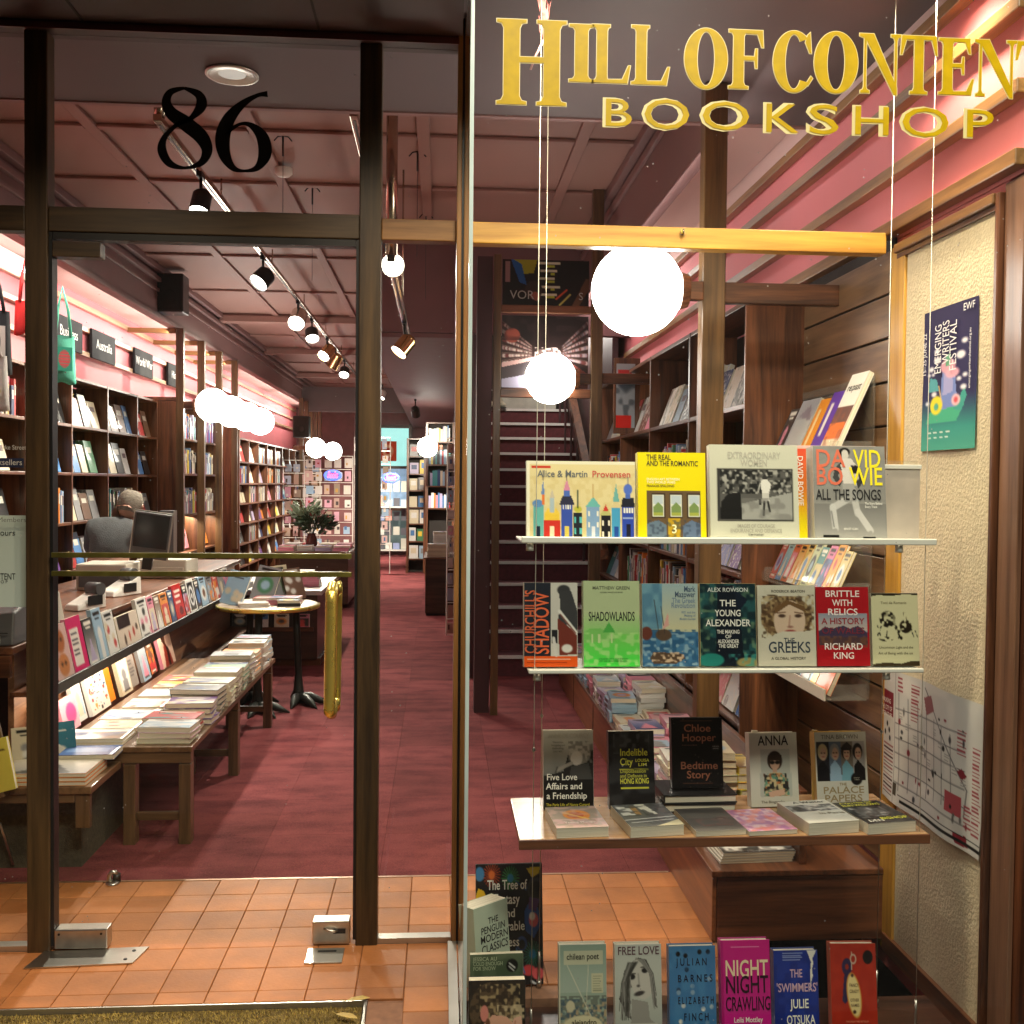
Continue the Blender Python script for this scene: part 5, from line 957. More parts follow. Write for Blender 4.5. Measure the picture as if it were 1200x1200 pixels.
# far right cases facing the door
def front_case(lab, x0, x1, y, ztop, zr, spines, seed):
    t = thing('bookcase', lab, 'bookcase', ((x0+x1)/2, y, 0)); q = random.Random(seed)
    for x in (x0, x1): box('side_panel', x-.02, x+.02, y, y+.3, 0, ztop, mahog['z'], t)
    for z in zr+[ztop]: box('shelf', x0+.021, x1-.021, y+.002, y+.3, z-.022, z, mahog['x'], t)
    box('back_panel', x0, x1, y+.301, y+.31, 0, ztop, M_DARK, t); L = []
    for z in zr:
        x = x0+.03
        while x < x1-.06:
            c = pick(q)[1]
            if spines: w = q.uniform(.02, .045); L.append((x, x+w-.002, y+.06, y+.2, z+.001, z+q.uniform(.19, .26), c)); x += w
            else:
                w = q.uniform(.11, .16); h = q.uniform(.18, .24); L.append((x, x+w, y+.05, y+.08, z+.001, z+h, c)); L.append((x+w*.2, x+w*.8, y+.046, y+.0495, z+h*.4, z+h*.8, pick(q)[1])); x += w+.02
    o = cboxes('shelved_books', L, t, M_PRINT); o['kind'] = 'stuff'; o.location = -t.location; return t
front_case('narrow far bookcase with face out books at the aisle end', -.56, -.27, 17.5, 2.3, [.25, .55, .85, 1.13, 1.42, 1.7, 2.0], False, 1)
front_case('far bookcase of spines beneath the distant globe lamp', -.22, .2, 16.2, 2.5, [1.15, 1.5, 1.84, 2.2], True, 2)
bx = thing('plinth_table', 'dark square plinth with books on it at the end of the aisle', 'plinth', (0, 11.9, 0)); box('body', -.17, .19, 11.9, 12.9, .03, .66, M_CAB, bx, .003); box('kick', -.16, .19, 11.93, 12.9, 0, .028, M_BLACK, bx); box('top', -.19, .2, 11.88, 12.92, .662, .68, mahog['x'], bx)
stack('the pile on the dark plinth by the aisle', -.02, 12.1, .682, 6, .26, .2, .024, r7, 0, 'pile on the dark plinth', cols=PAL[1], seed=9); stack('the rear pile on the dark plinth', .02, 12.5, .682, 11, .2, .2, .024, r7, 0, 'pile on the dark plinth', cols=PAL[0], seed=10)
# ================================================================== STAIRS
stt = thing('staircase', 'dark maroon staircase with white edged steps rising behind the shelves', 'staircase', (.9, 8.15, 0)); M_RIS = mat('maroon_stair_carpet', (.11, .024, .032), .9, var=.2, scale=30); M_NOS = mat('white_step_edge', (.72, .70, .68), .5, var=.03)
for k in range(14):
    y, z = 8.15+.25*k, .17*(k+1); box('riser', .33, 1.41, y+.012, y+.03, z-.17, z-.022, M_RIS, stt); box('tread', .33, 1.41, y+.002, y+.262, z-.020, z, M_RIS, stt); box('nosing', .33, 1.41, y-.010, y-.0005, z-.024, z+.003, M_NOS, stt)
box('landing', .33, 1.41, 8.15+3.5, 11.94, 2.36, 2.38, M_RIS, stt)
V, Fc = joinm([cylv((1.30, 8.2+.25*k, .17*(k+1)), (1.30, 8.2+.25*k, .17*(k+1)+.85), .012, n=6) for k in range(0, 14, 2)]); 
ra = thing('stair_handrail', 'dark timber handrail running up the right side of the stairs', 'handrail', (0, 0, 0)); link('balusters', mesh('balusters', V, Fc), M_MARO, ra); v, f = joinm([([(1.27, 8.1, .95), (1.34, 8.1, .95), (1.34, 11.6, 3.33), (1.27, 11.6, 3.33), (1.27, 8.1, 1.03), (1.34, 8.1, 1.03), (1.34, 11.6, 3.41), (1.27, 11.6, 3.41)], BOXF)]); link('rail', mesh('rail', v, f), mahog['y'], ra)
for i, (x, z) in enumerate(((.53, 2.39), (.66, 2.39))):
    t = thing('shoe', ('left', 'right')[i]+' pale shoe standing on the top step of the stairs', 'shoe', (x, 11.5, z)); link('upper', mesh('upper', *tubev([(-.02, .1, .06), (-.01, .05, .09), (.0, 0, .06), (.02, -.08, .035), (.04, -.13, .03)], [.03, .045, .04, .035, .02], 10), smooth=True), mat('pale_suede', (.45, .42, .33), .8), t); lbox('sole', -.03, .06, -.15, .12, -.008, .004, M_BLACK, t)
t = thing('box', 'pale grey storage box on the top stair landing', 'box', (1.0, 11.7, 2.39)); lbox('carton', -.35, .3, -.1, .1, 0, .17, mat('pale_card', (.5, .5, .44), .7), t, .004); lbox('lid', -.36, .31, -.11, .11, .171, .19, MATS['pale_card'], t, .003)
# reflective glass panels above the stairs, their reflections painted as flat prints
mr1 = Pic(110, 112, (.16, .11, .11))
mr1.vgrad(0, .45, (.20, .16, .17), (.15, .10, .10)).poly([(.0, .08), (.36, .42), (.36, .60), (.0, .72)], (.22, .15, .14)).poly([(1, .06), (.68, .45), (.68, .55), (1, .74)], (.20, .14, .13))
for k in range(6):
    a = .10+.11*k; b = .43+.03*k
    for i in range(26):
        u = i/26; mr1.ell(.02+u*.33, (a+.02)*(1-u)+b*u, .012*(1.3-u), .02*(1.3-u), random.choice([(.75, .62, .6), (.6, .5, .5), (.4, .2, .2), (.8, .75, .7)])); mr1.ell(.98-u*.29, (a)*(1-u)+b*u, .012*(1.3-u), .02*(1.3-u), random.choice([(.7, .6, .6), (.55, .5, .55), (.45, .25, .25)]))
    mr1.line(0, a-.02, .34, b-.015, .006, (.55, .45, .42)); mr1.line(1, a-.03, .7, b-.015, .006, (.5, .42, .4))
mr1.poly([(.38, .55), (.68, .55), (1, .80), (1, 1), (.45, 1)], (.42, .22, .20)).poly([(0, .66), (.45, .55), (.45, .6), (0, .75)], (.75, .6, .58)).poly([(0, .72), (.42, .6), (.36, .85), (0, 1)], (.24, .21, .22)).poly([(0, .88), (.36, .8), (.3, 1), (0, 1)], (.6, .58, .66)).rect(.40, .46, .66, .56, (.35, .28, .27)).noise(.38, .44, .68, .57, (.75, .68, .66), 3, .55, 1, 3).ell(.12, .28, .09, .1, (.6, .3, .25)).noise(0, 0, 1, .35, (.09, .07, .08), 9, .5, .5, 9)
q = thing('framed_panel', 'large dark glass panel with a painted reflection of a bookshop aisle above the stairs', 'picture', (.69, 6.84, 2.19)); link('print', pic_mesh(mr1, .58, .48), M_PRINT, q); lbox('backing', -.29, .29, .003, .012, 0, .48, M_BLACK, q)
mr2 = Pic(110, 60, (.07, .055, .05)).poly([(.12, 0), (.4, 0), (.36, .3), (.22, .32), (.16, .2)], (.62, .62, .12)).poly([(.10, 0), (.2, .5), (.28, .55), (.22, .1), (.12, 0)], (.12, .35, .62)).rect(.04, .05, .09, .5, (.6, .45, .45))
for k in range(5): mr2.rect(.42+.02*(k % 2), .05+.17*k, .66-.03*(k % 3), .10+.17*k, (.85, .85, .75)); mr2.rect(.5+.05*(k % 2), .11+.17*k, .6, .16+.17*k, (.72, .75, .25))
mr2.ell(.36, .66, .10, .2, (.20, .15, .13)).ell(.38, .8, .055, .1, (.62, .35, .28)).poly([(.04, 1), (.14, .86), (.3, .82), (.42, .92), (.48, 1)], (.05, .06, .05)).line(.62, .85, .74, .65, .02, (.9, .35, .2)).line(.66, .98, .78, .75, .02, (.85, .8, .4)).poly([(.8, 1), (.96, .4), (1, .4), (1, .62), (.88, 1)], (.42, .28, .2))
q = thing('framed_panel', 'upper dark picture of a dark haired person reading among books above the stairs', 'picture', (.69, 6.84, 2.74)); link('print', pic_mesh(mr2, .58, .30), M_PRINT, q); lbox('backing', -.29, .29, .003, .012, 0, .30, M_BLACK, q)
text('lettering', [('VOR', -.24, .04, .08, 1, 'LEFT'), ('S', .22, .04, .07, 1, 'LEFT')], mat('dim_white_print', (.45, .44, .40), .6), q, y=-.003)
t = thing('framed_panel', 'tall poster in a dark timber surround at the far end of the right bookcase', 'picture', (1.275, 7.0, 1.9)); lbox('surround', -.09, .09, .0, .03, 0, .52, mahog['z'], t, .003); link('print', pic_mesh(Pic(20, 60, (.62, .64, .66)).ell(.5, .3, .4, .12, (.3, .32, .36)).rect(.1, .1, .8, .16, (.75, .2, .2)).rect(0, .8, .8, 1, (.85, .12, .08)).noise(0, .2, 1, .8, (.3, .33, .36), 5, .55, .8, 4), .13, .44), M_PRINT, t, (-.01, -.003, .04))
# ================================================================== THE SHOP ASSISTANT (seen from behind)
def skin_mesh(name, nodes, edges, m, parent, sub=2):
    me = bpy.data.meshes.new(name); me.from_pydata([n[:3] for n in nodes], edges, []); o = bpy.data.objects.new(name, me); S.collection.objects.link(o)
    md = o.modifiers.new('s', 'SKIN'); md.use_smooth_shade = True
    for i, n in enumerate(nodes): v = me.skin_vertices[0].data[i]; v.radius = (n[3], n[4] if len(n) > 4 else n[3]); v.use_root = i == 0
    sb = o.modifiers.new('u', 'SUBSURF'); sb.levels = sub; sb.render_levels = sub
    me2 = bpy.data.meshes.new_from_object(o.evaluated_get(bpy.context.evaluated_depsgraph_get())); bpy.data.objects.remove(o); return link(name, me2, m, parent)
pe = thing('person', 'person with grey hair in a grey jumper bending away behind the counter', 'person', (-2.44, 7.7, 0)); M_SKIN = mat('skin', (.45, .25, .18), .5, var=.06); M_JUMP = mat('grey_knit', (.075, .08, .085), .9, var=.2, scale=20, bump=.5, bscale=150); M_TRO = mat('dark_trousers', (.02, .02, .025), .85)
B = [(0, 0, .93, .13, .10), (0, .06, 1.05, .13, .10), (.01, .14, 1.16, .16, .10), (.04, .20, 1.235, .06), (.08, .245, 1.32, .07, .085), (.085, .26, 1.375, .08, .09),
     (-.14, .15, 1.19, .055), (-.20, .27, 1.02, .045), (-.15, .42, .93, .034), (.17, .15, 1.19, .055), (.22, .28, 1.02, .045), (.17, .43, .93, .034),
     (-.09, -.01, .86, .09), (-.10, .03, .48, .06), (-.10, 0, .09, .045), (-.10, .12, .035, .035), (.09, -.01, .86, .09), (.10, .03, .48, .06), (.10, 0, .09, .045), (.10, .12, .035, .035)]
E_ = [(0, 1), (1, 2), (2, 3), (3, 4), (4, 5), (2, 6), (6, 7), (7, 8), (2, 9), (9, 10), (10, 11), (0, 12), (12, 13), (13, 14), (14, 15), (0, 16), (16, 17), (17, 18), (18, 19)]
for s, w in ((-1, 8), (1, 11)):      # hands with five separate fingers, resting on the shelf in front
    bx_, by_, bz_ = B[w][:3]; n = len(B); B.append((bx_+.0, by_+.07, bz_-.01, .028, .014)); E_.append((w, n))
    for q in range(4): a = (q-1.5)*.019; k = len(B); B += [(bx_+a, by_+.11, bz_-.012, .009), (bx_+a*1.2, by_+.145, bz_-.022, .0085), (bx_+a*1.2, by_+.165, bz_-.042, .007)]; E_ += [(n, k), (k, k+1), (k+1, k+2)]
    k = len(B); B += [(bx_+s*-.035, by_+.05, bz_-.012, .011), (bx_+s*-.055, by_+.085, bz_-.02, .009)]; E_ += [(n, k), (k, k+1)]
skin_mesh('body', B, E_, M_SKIN, pe)
J = [(0, .0, .90, .155, .12), (0, .06, 1.05, .155, .125), (.01, .14, 1.165, .185, .12), (.04, .195, 1.225, .075), (-.145, .15, 1.19, .072), (-.21, .275, 1.02, .06), (-.16, .40, .94, .047), (.175, .15, 1.19, .072), (.23, .285, 1.02, .06), (.18, .41, .94, .047)]
skin_mesh('jumper', J, [(0, 1), (1, 2), (2, 3), (2, 4), (4, 5), (5, 6), (2, 7), (7, 8), (8, 9)], M_JUMP, pe)
skin_mesh('trousers', [(0, -.0, .90, .145, .12), (-.09, -.01, .82, .10), (-.10, .03, .48, .075), (-.10, 0, .12, .06), (.09, -.01, .82, .10), (.10, .03, .48, .075), (.10, 0, .12, .06)], [(0, 1), (1, 2), (2, 3), (0, 4), (4, 5), (5, 6)], M_TRO, pe)
hd = lathe('head', [(.001, -.115), (.05, -.10), (.075, -.05), (.084, .0), (.082, .04), (.06, .085), (.001, .105)], M_SKIN, pe, (.085, .27, 1.36), rot=(R(-35), R(8), 0)); lathe('hair', [(.07, -.075), (.088, -.03), (.095, .01), (.092, .05), (.068, .096), (.001, .118)], mat('grey_blond_hair', (.20, .17, .135), .8, var=.5, scale=40, stretch=(1, 1, 6), bump=.8, bscale=60), pe, (.085, .262, 1.36), rot=(R(-25), R(8), 0))
for s in (-1, 1): link('ear', mesh('ear', *tubev([(s*.084, 0, -.03), (s*.092, -.008, 0), (s*.084, 0, .025)], [.008, .014, .008], 8), smooth=True), M_SKIN, pe, (.085, .265, 1.345))
link('nose', mesh('nose', *tubev([(0, .08, .0), (0, .102, -.025), (0, .088, -.035)], [.007, .013, .009], 8), smooth=True), M_SKIN, pe, (.085, .25, 1.34)); link('mouth', mesh('mouth', *tubev([(-.02, .082, -.06), (0, .088, -.06), (.02, .082, -.06)], .004, 6), smooth=True), mat('lips', (.35, .12, .1), .5), pe, (.085, .25, 1.34))
for s in (-1, 1): lathe('eye', [(.001, -.01), (.01, 0), (.001, .01)], M_WHITE, pe, (.085+s*.03, .335, 1.345), n=8)
# ================================================================== WINDOW DISPLAY: shelves and cords
def acr_shelf(lab, xa, xb, z, lip):
    t = thing('display_shelf', lab, 'shelf', ((xa+xb)/2, 2.9, z)); box('shelf_plate', xa, xb, 2.80, 3.0, z-.007, z, M_ACRYL, t, .002); box('front_lip', xa, xb, 2.787, 2.7985, z-.008, z+lip, M_ACRYL, t, .003)
    for x in (xa+.025, xb-.10): cyl('clamp', (x-(xa+xb)/2, -.09, -.03), (x-(xa+xb)/2, -.09, -.008), .011, M_ACRYL, t)
    return t
acr_shelf('upper frosted acrylic shelf holding the four large picture books', .222, 1.395, 1.395, .010); acr_shelf('lower frosted acrylic shelf holding the row of history books', .245, 1.365, 1.035, .004)
wsf = thing('display_shelf', 'hanging timber shelf with standing and flat paperbacks in the window', 'shelf', (.81, 3.0, .54)); box('shelf_board', .225, 1.392, 2.795, 3.17, .543, .5665, wood('shelf_maple', (.30, .16, .07), (.50, .30, .15), 'x', rough=.25, coat=.5), wsf, .002); box('front_edge', .223, 1.394, 2.788, 2.794, .539, .566, mahog['x'], wsf, .002)
for i, (px, y, z0, d) in enumerate(((631, 2.815, -.03, .0011), (640, 3.10, .0, .0011), (1040, 2.99, -.03, .0011), (1081, 2.81, -.03, .0011))):
    p = at(px, 350 if i < 2 else 500, Y=y)
    if i == 3: p.x = 1.372
    t = thing('hanging_cord', ('front left thin steel cord holding up the display shelves', 'rear left thin steel cord holding up the display shelves', 'rear right thin steel cord beside the orange panel frame', 'front right thin steel cord crossing the cream panel')[i], 'cord', (p.x, y, z0), group='thin cords of the hanging shelves')
    cyl('wire', (0, 0, .03), (0, 0, 3.075-z0), d, mat('steel_cord', (.62, .60, .52), .35, metal=.4, var=0), t, n=6); cyl('turnbuckle', (0, 0, .02), (0, 0, .11), .004, M_STEEL, t, n=8)
    lathe('ferrule', [(.001, -.008), (.006, 0), (.001, .008)], M_STEEL, t, (0, 0, .84), n=8); cyl('anchor', (0, 0, 0), (0, 0, .02), .008, M_STEEL, t, n=8)
pc = thing('feather_tassel', 'small red and pink feather tassel hanging behind the letter H', 'ornament', tuple(at(637, 30, Y=2.83)))
q = random.Random(3); V, Fc = [], []
for k in range(40):
    a, b = q.uniform(-.012, .012), q.uniform(-.05, .09); n = len(V); V += [(a, 0, b), (a+.004, .002, b+.03), (a+q.uniform(-.01, .01), .004, b+.055)]; Fc.append((n, n+1, n+2))
link('feathers', mesh('feathers', V, Fc), mat('pink_feather', (.6, .16, .16), .8, var=.3, scale=90), pc); tube('string', [(0, 0, .08), (0, 0, .3)], .0012, M_STEEL, pc, 5); tube('ribbon', [(0, 0, -.04), (-.02, 0, -.08), (-.035, 0, -.12)], .0035, mat('pale_pink_ribbon', (.6, .35, .35), .6), pc, 5)
ck = thing('hook', 'small clear plastic hook on the oak crossbar', 'hook', tuple(at(800, 272, Y=3.40))); lbox('plate', -.010, .010, -.006, .0, -.012, .012, G_ACR, ck, .002); tube('hook_arm', [(0, -.006, .004), (0, -.018, -.006), (0, -.012, .006)], .003, M_STEEL, ck, 6)
# ================================================================== COVERS
K, WH = (.06, .06, .07), (.93, .92, .88)
def hero(lab, px0, px1, pyb, pyt, Y, pic, titles=(), lean=8, yaw=0, t=.03, soft=False, spine=(.6, .58, .5), z=None, group=None, hgt=None):
    a, b = at(px0, pyb, Y=Y), at(px1, pyb, Y=Y); c = at((px0+px1)/2, pyt, Y=Y+.02); w = (b-a).length/max(.4, math.cos(R(yaw))); zb = z if z is not None else (a.z+b.z)/2
    h = hgt or (c.z-zb)/math.cos(R(lean)); return cover_book(lab, w, h, t, ((a.x+b.x)/2, Y+t/2, zb), (R(-lean), 0, R(yaw)), pic, group, spine, soft=soft, titles=titles)
G = 'books standing in the window display'
ZU, ZL, ZW = 1.396, 1.0365, .567
# 1 castle towers picture book
p = Pic(126, 92, C255(226, 212, 160)); p.noise(0, .15, 1, 1, C255(214, 196, 138), 5, .55, .6, 2).rect(0, 0, 1, .04, C255(235, 232, 205)).rect(.0, 0, .035, 1, C255(238, 235, 212)).rect(.05, .07, .22, .095, C255(200, 60, 40))
def tower(x0, x1, top, c, roof=None, rc=None, win=0, dc=None, wc=(.95, .93, .85)):
    p.rect(x0, top, x1, .975, c); m = (x0+x1)/2
    if roof: p.poly([(x0-.01, top), (m, roof), (x1+.01, top)], rc or c)
    if win:
        for k in range(win):
            a = x0+(x1-x0)*(.18+.64*k/max(1, win-1))-.008 if win > 1 else m-.01; p.rect(a, top+.06, a+.018, top+.13, wc).rect(a, top+.2, a+.018, top+.27, wc)
    if dc: p.rect(m-.018, .84, m+.018, .975, dc)
tower(.06, .155, .55, C255(105, 180, 175), dc=C255(30, 40, 60)); p.ell(.105, .55, .05, .05, C255(95, 140, 195)); p.rect(.14, .44, .165, .56, C255(225, 120, 60)); p.poly([(.135, .44), (.152, .24), (.17, .44)], C255(110, 140, 190)); p.line(.152, .25, .152, .13, .006, C255(60, 60, 80))
tower(.16, .31, .76, C255(205, 55, 45), dc=C255(240, 225, 190)); p.rect(.165, .68, .305, .76, C255(235, 200, 70)); p.poly([(.165, .68), (.2, .60), (.235, .68), (.27, .6), (.305, .68)], C255(238, 205, 80)); p.rect(.215, .48, .255, .66, C255(170, 190, 200)); p.poly([(.21, .48), (.235, .36), (.26, .48)], C255(200, 190, 170))
tower(.32, .42, .55, C255(60, 85, 175), dc=C255(220, 200, 90)); p.poly([(.30, .56), (.33, .45), (.41, .45), (.44, .56)], C255(50, 52, 75)); p.rect(.345, .38, .395, .46, C255(80, 110, 190)); p.poly([(.34, .38), (.37, .22), (.40, .38)], C255(215, 140, 170)); p.line(.37, .25, .37, .12, .006, C255(70, 60, 90))
for k in range(4): p.rect(.333+.021*k, .57, .345+.021*k, .62, (.95, .95, .9))
tower(.43, .51, .66, C255(35, 40, 50), win=2, wc=C255(90, 190, 190)); p.ell(.47, .62, .035, .04, C255(190, 190, 70)); p.line(.47, .6, .47, .38, .012, C255(40, 60, 50)); tower(.55, .67, .58, C255(130, 165, 205), win=2, dc=C255(225, 230, 240)); p.poly([(.54, .585), (.61, .46), (.68, .585)], C255(110, 185, 180)); p.line(.61, .47, .61, .30, .006, C255(170, 120, 60))
tower(.68, .77, .70, C255(30, 30, 35), roof=.56, rc=C255(190, 190, 120), win=2); p.poly([(.70, .64), (.725, .55), (.75, .64)], C255(200, 60, 50)); tower(.78, .86, .60, C255(75, 160, 205), dc=C255(40, 80, 160)); p.poly([(.77, .60), (.82, .48), (.87, .6)], C255(215, 200, 150)); p.poly([(.79, .52), (.82, .28), (.85, .52)], C255(110, 175, 170))
tower(.875, .985, .58, C255(50, 75, 175)); p.poly([(.865, .59), (.88, .47), (.98, .47), (.995, .59)], C255(35, 38, 50)); p.rect(.905, .42, .955, .48, C255(80, 110, 190)); p.ell(.93, .36, .04, .07, C255(85, 115, 205)); p.line(.93, .3, .93, .2, .006, C255(90, 90, 120)); p.rect(.91, .80, .95, .975, C255(30, 30, 50)).rect(.88, .72, .98, .735, C255(150, 170, 220))
for k in range(4): p.rect(.888+.024*k, .60, .902+.024*k, .66, (.95, .95, .9))
hero('wide cream picture book with colourful fairytale towers on the upper shelf', 617, 745, 632, 541, 2.83, p, [(C255(95, 100, 105), [('Alice & Martin', .10, .205, .12, 'LEFT', .46)]), (C255(190, 80, 70), [('Provensen', .60, .205, .12, 'LEFT', .35)])], 7, t=.02, spine=(.72, .70, .58), z=ZU, group=G)
# 2 yellow
p = Pic(84, 104, C255(243, 226, 10)); p.rect(.13, .44, .92, .985, C255(105, 85, 60))
for a in (.20, .46, .72): p.rect(a, .47, a+.20, .76, C255(70, 55, 40)).rect(a+.02, .49, a+.18, .74, C255(225, 228, 215)).rect(a+.03, .50, a+.17, .60, C255(190, 205, 215)).poly([(a+.03, .63), (a+.1, .57), (a+.17, .63), (a+.17, .73), (a+.03, .73)], C255(125, 150, 90)).rect(a+.03, .69, a+.17, .73, C255(165, 175, 80))
p.poly([(.13, .82), (.3, .78), (.42, .84), (.42, .985), (.13, .985)], C255(105, 125, 145)).poly([(.66, .84), (.78, .78), (.92, .82), (.92, .985), (.66, .985)], C255(100, 120, 150)).rect(.44, .76, .62, .985, C255(195, 160, 40)).noise(.13, .78, .92, .985, C255(60, 70, 90), 3, .62, .6, 5)
hero('bright yellow book with a picture of three train windows on the upper shelf', 748, 828, 632, 531, 2.83, p, [(C255(45, 40, 20), [('THE REAL', .13, .085, .085, 'LEFT', .36), ('AND THE ROMANTIC', .13, .155, .085, 'LEFT', .76), ('FRANCES SPALDING', .13, .40, .035, 'LEFT', .4)]), (C255(250, 246, 200), [('ENGLISH ART BETWEEN', .13, .325, .04, 'LEFT', .48), ('TWO WORLD WARS', .13, .36, .04, 'LEFT', .42), ('3', .53, .93, .14)])], 7, t=.03, spine=(.78, .70, .02), z=ZU, group=G)
# 3 extraordinary women
p = Pic(104, 112, C255(206, 208, 190)); p.rect(.09, .26, .93, .80, C255(90, 90, 88)).noise(.09, .26, .93, .52, C255(35, 36, 36), 4, .48, 1, 3).noise(.09, .26, .93, .52, C255(165, 165, 160), 3, .68, 1, 4).poly([(.36, .62), (.93, .50), (.93, .79), (.36, .79)], C255(160, 162, 158)).poly([(.1, .79), (.13, .60), (.2, .52), (.34, .5), (.36, .79)], C255(28, 28, 28)).rect(.1, .27, .12, .79, C255(60, 60, 60)).ell(.62, .345, .022, .03, (.2, .2, .2)).poly([(.57, .40), (.60, .37), (.65, .37), (.69, .42), (.66, .52), (.59, .52)], C255(225, 225, 220)).poly([(.59, .51), (.66, .51), (.67, .60), (.58, .60)], C255(200, 200, 195)).line(.61, .6, .60, .74, .022, (.12, .12, .12)).line(.65, .6, .67, .70, .022, (.12, .12, .12)).rect(.545, .57, .58, .63, (.12, .12, .12)).line(.57, .41, .54, .50, .014, C255(190, 190, 185)).noise(.36, .56, .93, .79, C255(120, 120, 118), 6, .55, .6, 8)
for a, b in ((.09, .26), (.93, .26)): p.line(a, b, a, .8, .012, (.15, .15, .15))
p.line(.09, .26, .93, .26, .012, (.15, .15, .15)).line(.09, .8, .93, .8, .012, (.15, .15, .15))
hero('pale book with a large black and white street photograph on the upper shelf', 833, 937, 632, 522, 2.83, p, [(C255(172, 170, 158), [('EXTRAORDINARY', .20, .145, .10, 'LEFT', .60), ('WOMEN', .35, .225, .10, 'LEFT', .30)]), (C255(160, 158, 146), [('IMAGES OF COURAGE', .30, .875, .055, 'LEFT', .42), ('ENDURANCE AND DEFIANCE', .22, .925, .055, 'LEFT', .58)]), (C255(80, 80, 76), [('TOM STODDART', .42, .96, .03, 'LEFT', .18)])], 7, t=.03, spine=(.62, .63, .54), z=ZU, group=G)
# 4 songs
p = Pic(92, 112, C255(150, 150, 146)); p.vgrad(.62, 1, C255(128, 128, 126), C255(172, 172, 168)).noise(0, 0, 1, .6, C255(140, 140, 137), 14, .5, .8, 2)
p.ell(.44, .065, .075, .045, (.06, .05, .05)).ell(.445, .095, .05, .055, C255(215, 212, 205)).poly([(.36, .17), (.40, .13), (.52, .13), (.62, .22), (.60, .42), (.5, .46), (.42, .42)], C255(222, 218, 212)).poly([(.40, .06), (.37, .2), (.40, .2)], (.08, .07, .07)).poly([(.37, .18), (.30, .25), (.27, .34), (.36, .44), (.40, .38), (.34, .32), (.40, .26)], C255(70, 72, 74)).poly([(.52, .2), (.66, .24), (.70, .36), (.62, .46), (.58, .36)], C255(60, 60, 62)).line(.58, .22, .60, .34, .06, C255(205, 200, 195)).ell(.58, .25, .05, .045, (.15, .14, .14))
p.line(.48, .56, .26, .66, .09, C255(200, 200, 198)).line(.26, .65, .29, .88, .085, C255(205, 206, 204)).line(.24, .7, .27, .86, .02, C255(140, 140, 140)).line(.56, .56, .60, .72, .09, C255(195, 195, 192)).line(.60, .70, .77, .90, .085, C255(210, 210, 208)).line(.29, .9, .14, .935, .055, C255(160, 160, 158)).line(.77, .92, .68, .955, .05, C255(165, 165, 162)).rect(.12, .945, .34, .975, (.05, .05, .05)).rect(.66, .965, .84, .995, (.05, .05, .05)).poly([(.40, .40), (.56, .40), (.60, .58), (.42, .60)], C255(168, 168, 165))
hero('grey songbook with a long legged singer pose and orange to yellow lettering', 955, 1040, 632, 524, 2.83, p, [(C255(215, 110, 85), [('DA', .03, .225, .27, 'LEFT', .40), ('BO', .03, .415, .27, 'LEFT', .36)]), (C255(240, 225, 40), [('VID', .56, .225, .27, 'LEFT', .38), ('WIE', .50, .415, .27, 'LEFT', .46)]), (C255(30, 30, 32), [('ALL THE SONGS', .03, .575, .16, 'LEFT', .90)]), (C255(235, 235, 230), [('The Story Behind', .70, .625, .035, 'LEFT', .24), ('Every Track', .70, .66, .035, 'LEFT', .17), ('BENOÎT CLERC', .40, .895, .03, 'LEFT', .2)])], 7, t=.05, spine=(.45, .45, .43), z=ZU, group=G)
sp = Pic(10, 110, C255(235, 90, 60)); sp.vgrad(0, .45, C255(228, 85, 62), C255(232, 130, 50)).vgrad(.45, .8, C255(232, 130, 50), C255(240, 215, 30)).vgrad(.8, 1, C255(240, 215, 30), C255(245, 230, 20))
cover_book('thick orange to yellow spine of the songbook turned towards the viewer', .034, .262, .03, (1.03, 2.87, ZU), (R(-6), 0, R(0)), sp, None, (.75, .40, .05), titles=[((.95, .9, .85), [('DAVID BOWIE', .25, .08, .085, 'LEFT', 0, R(-90))])])
cover_book('pale pink edged big book behind the songbook on the upper shelf', .26, .275, .02, (1.16, 2.95, ZU), (R(-6), 0, R(0)), Pic(20, 20, C255(225, 185, 180)).rect(.02, .04, .98, .98, C255(205, 175, 165)), None, (.72, .6, .56))
lh = thing('leaflet_holder', 'clear acrylic leaflet holder with pale papers right of the songbook', 'leaflet holder', (1.325, 2.9, ZU+.001)); lbox('holder', -.055, .062, -.02, -.017, 0, .215, mat('milky_acrylic', (.52, .46, .40), .3), lh, .002); lbox('rim', -.057, .064, -.024, -.0205, .205, .218, M_ACRYL, lh, .002); lbox('leaflet', -.045, .0, -.0155, -.012, .01, .17, M_WHITE, lh); lbox('leaflet', .0, .04, -.012, -.009, .01, .15, M_WHITE, lh); lbox('back', -.055, .062, .0, .003, 0, .23, G_ACR, lh)
# 5-11 lower acrylic shelf
p = Pic(64, 100, C255(214, 210, 200)); p.rect(0, .0, .5, .87, C255(38, 42, 52)).rect(0, .87, 1, 1, C255(238, 92, 30)).ell(.74, .09, .12, .06, C255(60, 60, 62)).poly([(.64, .1), (.88, .1), (1, .35), (1, .6), (.8, .5), (.62, .5), (.68, .25)], C255(64, 64, 66)).poly([(.62, .42), (.98, .6), (.98, .85), (.66, .86)], C255(120, 55, 45)).rect(.52, .56, .62, .72, C255(40, 40, 44)).line(.66, .34, .98, .6, .06, C255(235, 232, 225)).line(.68, .38, .96, .6, .02, C255(120, 60, 50)).ell(.8, .78, .1, .05, C255(235, 232, 225)).line(.55, .66, .6, .86, .06, C255(220, 216, 210)).rect(.06, .9, .86, .912, C255(250, 200, 170)).rect(.06, .94, .8, .955, C255(150, 50, 15))
